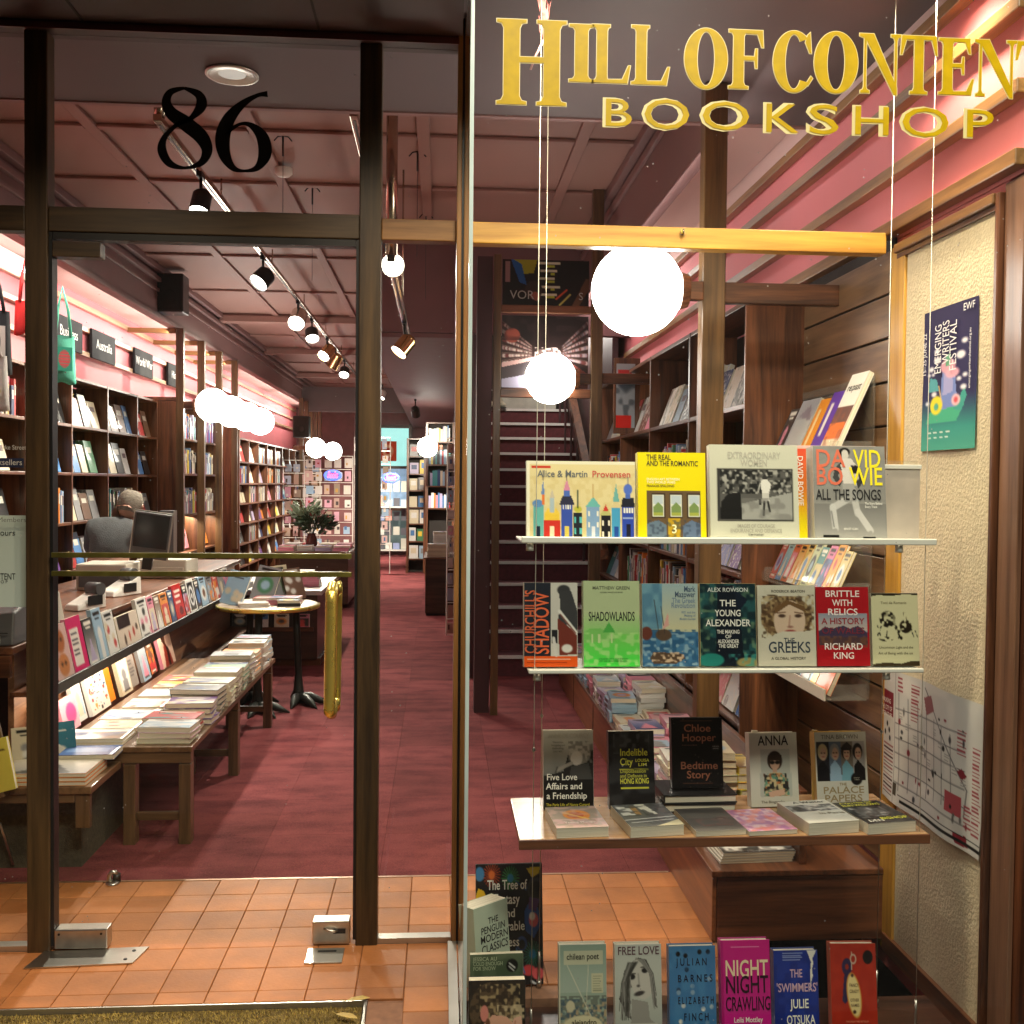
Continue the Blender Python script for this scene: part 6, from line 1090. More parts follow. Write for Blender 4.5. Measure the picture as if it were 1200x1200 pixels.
hero('book with big orange vertical type on black and an orange foot band', 614, 677, 784, 684, 2.83, p, [(C255(225, 100, 60), [('SHADOW', .46, .85, .26, 'LEFT', 1.14, R(90))]), (C255(205, 95, 60), [("CHURCHILL'S", .22, .84, .19, 'LEFT', 1.16, R(90))])], 7, t=.035, spine=(.55, .53, .45), z=ZL, group=G)
p = Pic(70, 108, C255(190, 205, 158)); p.vgrad(.35, .62, C255(196, 208, 160), C255(150, 215, 120)).vgrad(.62, 1, C255(130, 220, 100), C255(70, 225, 75)).poly([(.02, .60), (.1, .56), (.3, .55), (.36, .58), (.45, .48), (.56, .58), (.56, .70), (.02, .72)], C255(130, 205, 105)).poly([(.34, .60), (.45, .48), (.56, .60)], C255(85, 180, 80)).noise(0, .6, 1, .98, C255(190, 235, 150), 5, .6, .7, 6)
for a in (.14, .26, .48): p.rect(a, .62, a+.035, .72, C255(200, 225, 160))
hero('pale to bright green book with a ruined building drawing and black title', 684, 750, 784, 682, 2.83, p, [(C255(40, 42, 36), [('SHADOWLANDS', .09, .465, .15, 'LEFT', .82)]), (C255(95, 100, 80), [('MATTHEW GREEN', .16, .10, .055, 'LEFT', .66), ('A JOURNEY THROUGH LOST BRITAIN', .3, .14, .02, 'LEFT', .4)]), (C255(40, 120, 50), [("A HAUNTING, LYRICAL TOUR OF BRITAIN'S", .27, .915, .022, 'LEFT', .52), ('LOST AND ABANDONED VILLAGES', .27, .94, .022, 'LEFT', .5)])], 7, t=.035, spine=(.50, .62, .38), z=ZL, group=G)
p = Pic(72, 108, C255(205, 205, 170)); p.rect(0, 0, .36, .55, C255(118, 165, 185)).noise(0, 0, .36, .6, C255(80, 125, 155), 9, .5, .7, 2).vgrad(0, .55, C255(165, 190, 195), C255(214, 208, 168), .36, 1).rect(0, .58, 1, 1, C255(75, 125, 165)).noise(0, .56, 1, 1, C255(45, 90, 130), 5, .5, .8, 4).noise(0, .6, 1, 1, C255(160, 190, 205), 4, .66, .8, 5).ell(.38, .62, .14, .07, C255(95, 75, 60)).ell(.08, .6, .1, .08, C255(110, 60, 50)).line(.3, .62, .22, .2, .012, C255(60, 55, 55)).line(.4, .6, .34, .28, .012, C255(60, 55, 55)).poly([(.36, .56), (.46, .34), (.48, .5)], C255(225, 170, 160)).poly([(.14, .9), (.2, .82), (.7, .84), (.76, .9), (.6, .96), (.2, .96)], C255(90, 70, 55)).noise(.16, .82, .76, .94, C255(225, 195, 165), 3, .55, .9, 7)
hero('sea blue book with a sailing ship battle painting', 753, 819, 784, 685, 2.83, p, [(C255(65, 85, 110), [('Mark', .95, .10, .10, 'RIGHT', .20), ('Mazower', .95, .165, .10, 'RIGHT', .36)]), (C255(120, 140, 160), [('The Greek', .95, .235, .09, 'RIGHT', .42), ('Revolution', .95, .295, .09, 'RIGHT', .42), ('1821 and the', .95, .36, .04, 'RIGHT', .25), ('Making of', .95, .40, .04, 'RIGHT', .2), ('Modern Europe', .95, .44, .04, 'RIGHT', .28)])], 7, t=.035, spine=(.62, .60, .46), z=ZL, group=G)
p = Pic(70, 106, C255(24, 48, 54)); p.noise(0, 0, 1, 1, C255(50, 105, 105), 8, .55, .7, 2).noise(0, 0, 1, 1, C255(120, 150, 115), 5, .70, .7, 3).poly([(.26, 1), (.32, .2), (.3, .04), (.6, .02), (.7, .2), (.78, 1)], C255(18, 28, 40)).poly([(.6, .06), (.86, .2), (.7, .34)], C255(22, 34, 50)).ell(.2, .92, .22, .08, C255(40, 130, 120)).ell(.84, .95, .2, .06, C255(150, 140, 90)).noise(.5, .85, 1, 1, C255(70, 160, 150), 4, .55, .7, 4)
hero('dark teal book with bold white title about a young conqueror', 821, 887, 785, 685, 2.83, p, [(WH, [('THE', .5, .275, .11), ('YOUNG', .5, .395, .11, 'CENTER', .46), ('ALEXANDER', .5, .515, .115, 'CENTER', .80), ('THE MAKING', .5, .605, .065, 'CENTER', .40), ('OF', .5, .66, .06), ('ALEXANDER', .5, .72, .065, 'CENTER', .38), ('THE GREAT', .5, .775, .065, 'CENTER', .35)]), (C255(215, 220, 215), [('ALEX ROWSON', .14, .10, .07, 'LEFT', .72)])], 7, t=.035, spine=(.72, .60, .30), z=ZL, group=G)
p = Pic(76, 110, C255(210, 204, 182)); p.ell(.50, .40, .44, .27, C255(125, 98, 70)).noise(.06, .12, .98, .68, C255(75, 55, 38), 4, .5, .8, 3).noise(.06, .14, .98, .66, C255(190, 165, 120), 3, .66, .7, 4).ell(.55, .44, .27, .25, C255(218, 190, 165)).ell(.42, .38, .06, .022, C255(80, 60, 50)).ell(.70, .38, .06, .022, C255(80, 60, 50)).line(.34, .345, .48, .335, .02, C255(120, 90, 70)).line(.64, .335, .78, .35, .02, C255(120, 90, 70)).line(.56, .38, .54, .50, .03, C255(190, 150, 130)).ell(.56, .515, .05, .015, C255(165, 120, 105)).ell(.56, .565, .08, .016, C255(170, 85, 80)).poly([(.3, .28), (.5, .18), (.8, .26), (.84, .34), (.55, .24), (.3, .36)], C255(115, 85, 55)).poly([(0, 1), (0, .64), (.2, .66), (.3, .60), (.45, .57), (.8, .57), (1, .55), (1, 1)], C255(212, 206, 186)).noise(0, 0, 1, .14, C255(216, 210, 190), 5, .3, 1, 9)
hero('beige book with a curly haired face painted above the word Greeks', 889, 957, 785, 687, 2.83, p, [(C255(60, 70, 82), [('GREEKS', .17, .83, .19, 'LEFT', .72), ('THE', .44, .72, .10, 'LEFT', .19)]), (C255(70, 66, 58), [('RODERICK BEATON', .24, .09, .045, 'LEFT', .58), ('A GLOBAL HISTORY', .22, .92, .05, 'LEFT', .60)])], 7, t=.035, spine=(.62, .58, .46), z=ZL, group=G)
p = Pic(72, 110, C255(178, 28, 38)); p.rect(.04, .34, .96, .70, C255(165, 170, 180)).vgrad(.34, .55, C255(150, 155, 170), C255(205, 185, 175), .04, .96).poly([(.04, .56), (.16, .50), (.30, .53), (.42, .50), (.52, .49), (.62, .53), (.78, .49), (.96, .58), (.96, .64), (.04, .64)], C255(72, 60, 84)).rect(.04, .64, .96, .74, C255(85, 62, 66)).noise(.04, .62, .96, .76, C255(120, 80, 60), 4, .5, .7, 4)
hero('crimson book with a grey mountain band and white capital title', 958, 1020, 787, 689, 2.83, p, [(C255(240, 228, 222), [('BRITTLE', .5, .125, .115, 'CENTER', .64), ('WITH', .5, .24, .115, 'CENTER', .38), ('RELICS', .5, .355, .115, 'CENTER', .56), ('RICHARD', .5, .79, .115, 'CENTER', .72), ('KING', .5, .905, .115, 'CENTER', .38)]), (C255(150, 45, 50), [('A HISTORY', .5, .47, .11, 'CENTER', .82)]), (C255(120, 45, 60), [('OF WALES', .5, .59, .11, 'CENTER', .80)])], 7, t=.035, spine=(.45, .04, .05), z=ZL, group=G)
p = Pic(64, 98, C255(218, 214, 172)); p.ell(.34, .36, .17, .11, (.12, .1, .07)).line(.45, .38, .62, .62, .06, (.14, .12, .08)).line(.2, .46, .12, .58, .025, K).line(.12, .44, .18, .58, .02, K).line(.34, .46, .30, .62, .02, K).ell(.72, .46, .13, .09, (.16, .13, .08)).line(.70, .28, .74, .44, .05, (.2, .15, .1)).line(.6, .5, .56, .62, .02, K).line(.84, .5, .88, .60, .025, K).line(.92, .52, .96, .60, .02, K).ell(.3, .63, .13, .03, (.15, .13, .1)).noise(.1, .26, .95, .66, C255(218, 214, 172), 3, .6, 1, 3).poly([(0, 0), (1, 0), (1, .03), (.7, .02), (.4, .045), (.15, .03), (0, .05)], (.2, .17, .12)).poly([(0, 1), (0, .97), (.3, .945), (.6, .965), (.8, .93), (1, .93), (1, 1)], (.25, .2, .13))
hero('cream paperback with black brush drawn horses at the right end', 1023, 1078, 787, 696, 2.83, p, [(C255(110, 104, 80), [('Toni de Romanis', .2, .15, .05, 'LEFT', .55), ('Uncommon Light and the', .14, .76, .05, 'LEFT', .72), ('Art of Being with the ox', .12, .84, .05, 'LEFT', .74)])], 7, t=.03, spine=(.62, .60, .46), z=ZL, group=G)
# 12-16 standing on the timber shelf
p = Pic(64, 98, C255(190, 190, 180)); p.vgrad(0, 1, C255(205, 204, 194), C255(60, 60, 60)).poly([(.5, .3), (1, .25), (1, 1), (0, 1), (0, .58), (.4, .52)], C255(40, 40, 40)).ell(.72, .30, .22, .13, C255(180, 176, 168)).noise(.5, .14, .98, .42, C255(120, 118, 112), 3, .5, .8, 2).ell(.66, .36, .12, .09, C255(205, 200, 192)).line(.56, .42, .28, .50, .07, C255(165, 160, 152)).line(.28, .47, .24, .54, .03, C255(90, 88, 84)).poly([(.55, .46), (.9, .42), (1, .7), (.5, .7)], C255(75, 75, 74)).vgrad(.62, 1, C255(30, 30, 30), C255(14, 14, 14))
hero('grey paperback with a reclining figure photo, leftmost standing on the timber shelf', 637, 696, 950, 858, 3.04, p, [(WH, [('Five Love', .06, .63, .115, 'LEFT', .60), ('Affairs and', .05, .745, .115, 'LEFT', .72), ('a Friendship', .06, .865, .115, 'LEFT', .80)]), (C255(170, 168, 156), [('ANNE DE COURCY', .1, .095, .075, 'LEFT', .82)]), (C255(190, 180, 60), [('The Paris Life of Nancy Cunard', .05, .955, .05, 'LEFT', .86)]), (C255(100, 98, 92), [("'Glamorous,", .18, .16, .03, 'LEFT', .22), ('Intriguing and', .16, .20, .03, 'LEFT', .27), ('Enthralling', .18, .24, .03, 'LEFT', .22), ('DAILY MAIL', .2, .28, .03, 'LEFT', .18)])], 9, t=.028, soft=True, spine=(.6, .58, .5), z=ZW, group=G)
p = Pic(66, 98, C255(34, 33, 34)); p.noise(0, 0, 1, 1, C255(66, 66, 68), 12, .5, .7, 2).noise(.1, 0, .9, .3, C255(95, 95, 98), 6, .62, .6, 3)
Y1 = C255(235, 232, 80)
p.rect(.26, .72, .86, .75, Y1).line(.24, .495, .54, .50, .02, Y1).line(.56, .49, .86, .50, .014, Y1)
hero('black book with hand painted yellow title about a city', 714, 768, 951, 859, 3.04, p, [(Y1, [('Indelible', .24, .32, .13, 'LEFT', .60), ('City', .24, .44, .13, 'LEFT', .28), ('LOUISA', .58, .40, .055, 'LEFT', .30), ('LIM', .64, .455, .055, 'LEFT', .18), ('HONG KONG', .24, .68, .10, 'LEFT', .62)]), (C255(205, 202, 80), [('Dispossession', .24, .54, .065, 'LEFT', .56), ('and Defiance in', .24, .60, .065, 'LEFT', .58)])], 9, yaw=2, t=.03, soft=True, spine=(.03, .03, .03), z=ZW, group=G)
cover_book('narrow black spine with yellow Chinese characters beside the painted city title', .028, .222, .028, (.374, 3.07, ZW), (R(-9), 0, R(0)), Pic(10, 80, C255(28, 28, 28)), None, (.03, .03, .03), titles=[(Y1, [(c, .5, .66+.075*k, .085) for k, c in enumerate('香港人加油')]), (C255(170, 168, 60), [('INDELIBLE CITY', .35, .10, .05, 'LEFT', 0, R(-90))])])
SB = G
for k in range(2): cover_book(('lower', 'upper')[k]+' thick black hardback under the bedtime book', .225, .16, .026, (.782+.004*k, 3.0, ZW+.014+.0275*k), (R(-90), 0, R(2*k)), Pic(8, 8, (.1, .09, .09)) if k else None, 'black hardbacks lying under the bedtime book', (.02, .02, .02), soft=False)
p = Pic(66, 92, C255(22, 20, 22)); p.line(.18, .05, .8, .05, .008, C255(110, 70, 55)).line(.22, .93, .78, .93, .008, C255(110, 70, 55)).ell(.86, .43, .09, .06, C255(38, 36, 38)); q = random.Random(2)
for k in range(26): p.ell(q.random(), q.random(), .008, .006, C255(120, 100, 90))
hero('black book with copper letters standing on the black hardbacks', 788, 848, 926, 843, 3.05, p, [(C255(150, 95, 72), [('Chloe', .24, .20, .15, 'LEFT', .52), ('Hooper', .20, .335, .15, 'LEFT', .66), ('Bedtime', .16, .73, .15, 'LEFT', .72), ('Story', .28, .86, .15, 'LEFT', .46)]), (C255(105, 68, 55), [('A story about family', .2, .40, .03, 'LEFT', .3)]), (C255(150, 145, 140), [('HELEN', .8, .42, .025, 'LEFT', .12), ('GARNER', .8, .45, .025, 'LEFT', .12)])], 9, yaw=0, t=.03, spine=(.03, .03, .03), z=ZW+.0575, group=G)
p = Pic(66, 98, C255(218, 216, 202)); p.rect(.22, .22, .84, .86, C255(192, 196, 186)).ell(.52, .38, .155, .13, C255(52, 38, 30)).ell(.52, .42, .10, .085, C255(215, 175, 150)).rect(.38, .31, .66, .375, C255(58, 42, 33)).ell(.465, .405, .05, .024, (.05, .04, .04)).ell(.575, .405, .05, .024, (.05, .04, .04)).rect(.50, .455, .54, .462, C255(170, 60, 60)).rect(.475, .49, .565, .55, C255(210, 170, 145)).poly([(.28, .86), (.30, .62), (.42, .54), (.62, .54), (.76, .62), (.80, .86)], C255(212, 196, 150)).noise(.28, .55, .8, .86, C255(45, 45, 42), 3, .56, 1, 2).noise(.28, .55, .8, .86, C255(90, 150, 130), 3, .68, .9, 3).noise(.28, .55, .8, .86, C255(200, 120, 70), 3, .72, .9, 5).poly([(.36, .80), (.68, .76), (.72, .84), (.40, .87)], C255(222, 180, 155))
p.poly([(.2, .86), (.2, .54), (.29, .60), (.27, .87)], C255(192, 196, 186)).poly([(.86, .86), (.86, .54), (.78, .62), (.81, .87)], C255(192, 196, 186))
hero('cream biography with a woman in dark glasses and bobbed hair', 880, 937, 946, 861, 3.04, p, [(C255(30, 28, 28), [('ANNA', .18, .17, .19, 'LEFT', .64)]), (C255(110, 104, 92), [('The Biography', .2, .95, .05, 'LEFT', .5)])], 9, yaw=3, t=.035, spine=(.66, .64, .56), z=ZW, group=G)
cover_book('cream spine of the biography of a woman in dark glasses', .018, .225, .02, (.972, 3.07, ZW), (R(-9), 0, R(-12)), Pic(6, 60, C255(205, 202, 186)), None, (.62, .6, .52), titles=[((.1, .1, .1), [('ANNA', .3, .08, .08, 'LEFT', 0, R(-90))])])
p = Pic(66, 98, C255(205, 203, 192)); p.rect(.03, .13, .96, .66, C255(40, 38, 40))
for a, bg, hair, nx in ((.03, C255(45, 45, 52), C255(205, 185, 140), .15), (.27, C255(95, 110, 130), C255(150, 150, 150), .38), (.50, C255(120, 110, 100), C255(50, 40, 38), .60), (.73, C255(165, 160, 158), C255(25, 22, 24), .82)):
    p.rect(a, .13, a+.225, .66, bg).ell(nx, .27, .095, .11, hair).ell(nx+.01, .30, .062, .085, C255(215, 175, 150)).poly([(a, .66), (a+.02, .46), (nx, .38), (a+.22, .5), (a+.225, .66)], (C255(22, 22, 28), C255(150, 180, 205), C255(120, 170, 190), C255(20, 20, 24))[int((a-.03)/.225)]).ell(nx-.02, .285, .012, .008, (.2, .15, .12)).ell(nx+.035, .285, .012, .008, (.2, .15, .12)).ell(nx+.01, .335, .02, .006, (.65, .25, .25))
p.poly([(.5, .22), (.62, .14), (.72, .2), (.7, .26), (.52, .26)], C255(45, 38, 40)).ell(.78, .64, .11, .085, C255(25, 25, 26))
hero('pale book with four royal style portraits in a strip, right end of the timber shelf', 957, 1019, 945, 860, 3.04, p, [(C255(150, 132, 96), [('PALACE', .12, .83, .13, 'LEFT', .78), ('PAPERS', .14, .94, .13, 'LEFT', .72)]), (C255(120, 116, 106), [('TINA BROWN', .12, .095, .085, 'LEFT', .72)]), (C255(150, 132, 96), [('THE', .44, .725, .05, 'LEFT', .14)]), (C255(150, 145, 130), [('SUNDAY', .72, .635, .022, 'LEFT', .12), ('TIMES', .73, .66, .022, 'LEFT', .1)])], 9, yaw=3, t=.035, spine=(.42, .27, .06), z=ZW, group=G)
cover_book('gold brown spine of the four portraits book', .018, .225, .02, (1.163, 3.07, ZW), (R(-9), 0, R(-14)), Pic(6, 60, C255(175, 138, 70)), None, (.42, .28, .08), titles=[((.85, .75, .5), [('THE PALACE PAPERS', .3, .06, .045, 'LEFT', 0, R(-90))])])
# flat paperbacks
def flat(lab, px0, px1, pyf, w, h, t, pic, titles=(), rz=0, sp=(.6, .56, .46), z=ZW, group='paperbacks lying on the timber shelf', Y=2.80):
    a, b = at(px0, pyf, Y=Y), at(px1, pyf, Y=Y); w = b.x-a.x
    return cover_book(lab, w, h, t, ((a.x+b.x)/2+math.sin(R(rz))*0, Y, z+t/2+.0006), (R(-90), 0, R(rz)), pic, group, sp, soft=True, titles=titles)
def mirror_v(p): return p
p = Pic(70, 90, C255(150, 120, 95)); p.vgrad(0, 1, C255(130, 120, 110), C255(205, 185, 170)).ell(.52, .42, .26, .24, C255(225, 140, 60)).ell(.5, .42, .16, .14, C255(190, 80, 45)).line(.3, .3, .7, .62, .07, C255(240, 190, 90)).noise(0, 0, 1, 1, C255(215, 170, 160), 7, .6, .6, 2).noise(0, .6, 1, 1, C255(230, 190, 190), 5, .5, .8, 3)
flat('paperback with a glowing orange swirl lying at the left of the timber shelf', 652, 714, 980, .165, .185, .028, p, [(C255(240, 225, 220), [('Young Mungo', .2, .8, .1, 'LEFT', .6)])], 4)
p = Pic(70, 90, C255(95, 97, 98)); p.rect(.05, .05, .3, .5, C255(200, 200, 196)).poly([(.42, .02), (.62, .02), (.72, .5), (.55, .5)], C255(225, 222, 210)).rect(.32, .1, .42, .5, C255(170, 130, 80)).noise(0, 0, 1, .55, C255(60, 62, 64), 6, .55, .8, 2).line(.0, .7, 1, .62, .035, C255(225, 225, 222)).line(.1, .82, .9, .75, .03, C255(210, 210, 208)).poly([(.5, 1), (1, .76), (1, 1)], C255(215, 205, 170))
flat('grey photo paperback with white slanted script lying second on the shelf', 738, 803, 983, .165, .195, .03, p, (), 7)
p = Pic(60, 80, C255(86, 84, 84)); p.vgrad(0, 1, C255(60, 58, 60), C255(112, 108, 104)).ell(.72, .5, .1, .05, C255(40, 38, 40)).ell(.72, .52, .07, .03, C255(130, 126, 120)).noise(0, .4, 1, .8, C255(140, 100, 98), 7, .62, .4, 3)
flat('dark grey smoky paperback lying below the bedtime book', 815, 876, 982, .165, .2, .014, p, [(C255(130, 92, 88), [('Love Stories', .25, .8, .1, 'LEFT', .6)])], 5)
p = Pic(60, 80, C255(214, 150, 178)); p.noise(0, 0, 1, 1, C255(235, 200, 215), 8, .5, .9, 2).noise(0, 0, 1, 1, C255(170, 110, 170), 6, .62, .7, 3).noise(0, 0, 1, 1, C255(230, 130, 120), 7, .66, .7, 4)
flat('thin pink marbled paperback lying between the dark and the white ones', 877, 936, 980, .165, .19, .012, p, (), 6)
p = Pic(66, 90, C255(222, 220, 210)); p.rect(.02, .2, .95, .5, C255(150, 150, 150)).noise(.02, .2, .95, .5, C255(80, 80, 84), 5, .5, .9, 2).ell(.2, .36, .1, .09, C255(60, 60, 60)).noise(.4, .2, .95, .5, C255(215, 215, 212), 5, .6, .9, 3)
flat('white book with a grey street photo and the words A Waiter in Paris', 946, 1009, 985, .17, .195, .034, p, [(C255(45, 45, 48), [('A Waiter', .25, .14, .13, 'LEFT', .66)]), (C255(120, 110, 90), [('in Paris', .45, .66, .11, 'LEFT', .5)])], 8)
p = Pic(70, 90, C255(44, 44, 46)); p.ell(.45, .5, .3, .2, C255(120, 120, 120)).noise(.1, .28, .8, .74, C255(200, 200, 200), 5, .58, .8, 2).noise(0, 0, 1, 1, C255(70, 70, 72), 9, .5, .6, 3)
flat('black book with yellow script title and a grey smoky photo, right end', 1015, 1076, 984, .17, .195, .030, p, [(Y1, [('A Very Nice Girl', .1, .1, .09, 'LEFT', .7), ('ELIN WILLOWS', .08, .22, .12, 'LEFT', .8), ('BISHOP', .4, .86, .14, 'LEFT', .56)]), (WH, [('DEN', .1, .92, .12, 'LEFT', .3)])], 9)
for k in range(4): cover_book('%s magazine from the bottom in the black and white pile on the bench end' % ORD[k], .26, .20, .008, (1.10+.004*k, 3.44, .2465+.0095*k+.004), (R(-90), 0, R(3)), Pic(60, 50, C255(40, 40, 42)).noise(0, .1, 1, .95, C255(225, 225, 222), 7, .58, 1, 12).noise(0, .1, 1, .95, C255(120, 120, 120), 4, .66, .8, 4) if k == 3 else None, 'black and white magazines on the bench end', (.55, .53, .48))
# bottom row on the window floor
ZF = -.0295; GB = 'books standing along the window floor'
def low(lab, px0, px1, pyt, Y, pic, titles=(), h=.235, lean=8, yaw=0, t=.03, soft=False, spine=(.6, .58, .5), x=None):
    a, b = at(px0, 1150, Y=Y), at(px1, 1150, Y=Y); w = (b-a).length; top = at((px0+px1)/2, pyt, Y=Y+.02).z; zt = top-h*math.cos(R(lean))
    st = None; o = cover_book(lab, w, h, t, ((a.x+b.x)/2, Y+t/2, zt), (R(-lean), 0, R(yaw)), pic, GB, spine, soft=soft, titles=titles); return zt
def riser(lab, x0, x1, y0, y1, z):
    t = thing('display_block', lab, 'display block', ((x0+x1)/2, (y0+y1)/2, ZF)); box('block', x0, x1, y0, y1, ZF, z, mat('dark_block', (.03, .015, .012), .5), t, .002)
p = Pic(66, 108, C255(150, 170, 155)); p.vgrad(0, .55, C255(140, 162, 148), C255(165, 182, 170)).noise(0, .58, 1, 1, C255(110, 120, 110), 3, .4, 1, 2).noise(0, .62, 1, 1, C255(70, 90, 105), 3, .55, .9, 3).noise(0, .66, 1, 1, C255(185, 165, 130), 3, .64, .9, 4).rect(.10, .07, .92, .235, C255(196, 198, 170)).poly([(.68, .33), (.92, .33), (.92, .56), (.68, .56)], C255(196, 196, 165)).lines(.71, .36, .9, .55, 7, C255(150, 155, 130), .4, 3).line(.18, .24, .72, .88, .012, C255(225, 222, 195)).line(.62, .24, .56, .80, .010, C255(225, 222, 195)).ell(.24, .70, .09, .065, C255(200, 195, 165)).ell(.5, .93, .42, .125, C255(214, 208, 172)).rect(0, 0, .03, 1, C255(205, 205, 180))
low('grey green novel with a hazy city and the title chilean poet', 656, 712, 1110, 2.78, p, [(C255(30, 30, 28), [('chilean poet', .16, .17, .10, 'LEFT', .68), ('alejandro', .26, .915, .09, 'LEFT', .52), ('zambra', .32, .985, .085, 'LEFT', .40)])])
p = Pic(70, 108, C255(198, 204, 196)); p.vgrad(0, 1, C255(200, 204, 196), C255(172, 180, 172)).poly([(.38, .2), (.5, .15), (.68, .18), (.8, .34), (.84, .52), (.86, .72), (.80, .66), (.78, .45), (.3, .5), (.34, .66), (.28, .86), (.2, .74), (.08, .62), (.16, .5), (.24, .34)], C255(78, 76, 72)).ell(.56, .40, .23, .235, C255(196, 194, 186), -15).poly([(.36, .62), (.70, .66), (.74, .85), (.9, .92), (.92, 1.0), (.3, 1.0), (.34, .86)], C255(150, 150, 144)).poly([(.3, .9), (.9, .9), (1, 1), (.1, 1)], C255(196, 198, 190)).ell(.37, .37, .065, .032, C255(28, 28, 28)).ell(.64, .30, .065, .03, C255(28, 28, 28)).line(.28, .33, .44, .335, .02, C255(60, 58, 55)).line(.56, .265, .72, .25, .02, C255(60, 58, 55)).line(.50, .34, .52, .47, .035, C255(160, 158, 152)).ell(.50, .475, .035, .015, C255(80, 78, 76)).ell(.52, .56, .11, .026, C255(60, 56, 56), -12).poly([(.2, .3), (.32, .25), (.3, .55), (.34, .85), (.22, .8), (.12, .6)], C255(90, 88, 84)).poly([(.72, .22), (.84, .4), (.9, .74), (.82, .68), (.78, .45), (.66, .2)], C255(105, 103, 98)).line(.46, .16, .70, .26, .03, C255(150, 148, 140))
q = random.Random(5)
for k in range(34):
    u = k/33; x0 = .50-.22*u; g_ = q.choice([40, 60, 85, 115, 150]); p.line(x0, .20+.02*q.random(), .34-.2*u+q.uniform(-.02, .02), .34+.1*u, .014, C255(g_, g_, g_-4)).line(.34-.2*u, .34+.1*u, .30-.16*u+q.uniform(-.05, .03), .62+.24*q.random(), .014, C255(g_, g_, g_-4))
for k in range(16):
    u = k/15; g_ = q.choice([60, 90, 130, 165]); p.line(.52+.12*u, .17, .74+.08*u, .34, .012, C255(g_, g_, g_-4)).line(.74+.08*u, .34, .80+.08*u, .55+.2*q.random(), .012, C255(g_, g_, g_-4))
low('grey novel with a portrait of a woman looking up and the title FREE LOVE', 722, 777, 1110, 2.78, p, [(C255(88, 56, 66), [('FREE LOVE', .06, .115, .135, 'LEFT', .88)]), (C255(50, 50, 52), [('TESSA HADLEY', .04, .995, .10, 'LEFT', .9)])])
p = Pic(70, 108, C255(72, 130, 180)); q = random.Random(9)
for a, b, c in ((.2, .09, K), (.36, .11, K), (.66, .07, K), (.84, .07, K), (.38, .27, K), (.2, .50, K), (.2, .53, WH), (.86, .38, WH), (.5, .53, WH), (.3, .68, WH), (.72, .72, WH), (.24, .86, WH), (.55, .92, WH), (.9, .7, C255(170, 190, 200)), (.5, .46, C255(170, 190, 200)), (.85, .95, WH), (.8, .88, C255(170, 190, 200))): p.ell(a, b, .045, .028, c)
p.noise(0, 0, 1, 1, C255(60, 112, 165), 12, .5, .6, 3)
low('sky blue novel with black and white dots among spaced letters', 786, 841, 1112, 2.78, p, [(C255(22, 30, 48), [('J U L I A N', .16, .22, .12, 'LEFT', .66), ('B A R N E S', .18, .41, .12, 'LEFT', .74), ('E L I Z A B E T H', .18, .66, .115, 'LEFT', .76), ('F I N C H', .30, .85, .12, 'LEFT', .52)])], spine=(.06, .15, .3))
p = Pic(70, 108, C255(196, 30, 130)); p.vgrad(0, 1, C255(190, 28, 120), C255(206, 34, 142)).rect(.0, 0, .06, 1, C255(170, 24, 110)).rect(.22, .075, .78, .085, C255(225, 130, 180))
low('magenta book with heavy NIGHT CRAWLING lettering', 847, 905, 1105, 2.76, p, [(C255(225, 205, 170), [('NIGHT', .08, .42, .28, 'LEFT', .86)]), (C255(45, 8, 34), [('NIGHT', .08, .60, .28, 'LEFT', .86), ('CRAWLING', .08, .80, .225, 'LEFT', .90)]), (WH, [('Leila Mottley', .24, .935, .085, 'LEFT', .58)])], spine=(.45, .02, .2))
p = Pic(68, 104, C255(34, 58, 150)); p.noise(0, 0, 1, 1, C255(28, 48, 130), 10, .5, .8, 3).poly([(.75, 0), (.97, 0), (.93, .05), (.88, .1), (.90, .16), (.86, .22), (.88, .3), (.84, .36), (.82, .46), (.80, .46), (.83, .34), (.83, .22), (.85, .14), (.80, .07)], WH).lines(.2, .03, .7, .13, 4, C255(150, 165, 215), .35, 3)
low('royal blue book with a white crack and the title THE SWIMMERS', 910, 962, 1117, 2.78, p, [(C255(205, 170, 190), [('THE', .36, .31, .135, 'LEFT', .28), ("'SWIMMERS'", .05, .475, .14, 'LEFT', .92)]), (C255(240, 240, 225), [('JULIE', .36, .665, .15, 'LEFT', .42), ('OTSUKA', .26, .85, .15, 'LEFT', .64)])], yaw=0, spine=(.02, .05, .22))
p = Pic(70, 108, C255(178, 52, 34)); p.noise(0, 0, 1, 1, C255(165, 45, 30), 10, .5, .7, 3).ell(.36, .27, .11, .10, C255(48, 40, 78)).ell(.36, .27, .04, .035, C255(150, 48, 34)).poly([(.30, .34), (.42, .34), (.36, .66), (.30, .70), (.24, .66)], C255(48, 40, 78)).line(.47, .10, .46, .30, .022, C255(205, 185, 165)).ell(.50, .18, .07, .06, C255(205, 185, 165)).ell(.50, .18, .045, .04, C255(165, 48, 32)).ell(.50, .60, .155, .265, C255(212, 150, 72), -8).ell(.50, .60, .13, .24, C255(235, 215, 150), -8).ell(.50, .79, .035, .022, C255(70, 50, 40)).ell(.47, .37, .03, .02, C255(70, 50, 40)).ell(.82, .16, .11, .08, C255(25, 22, 24)).rect(.3, .93, .86, .985, C255(140, 35, 25))
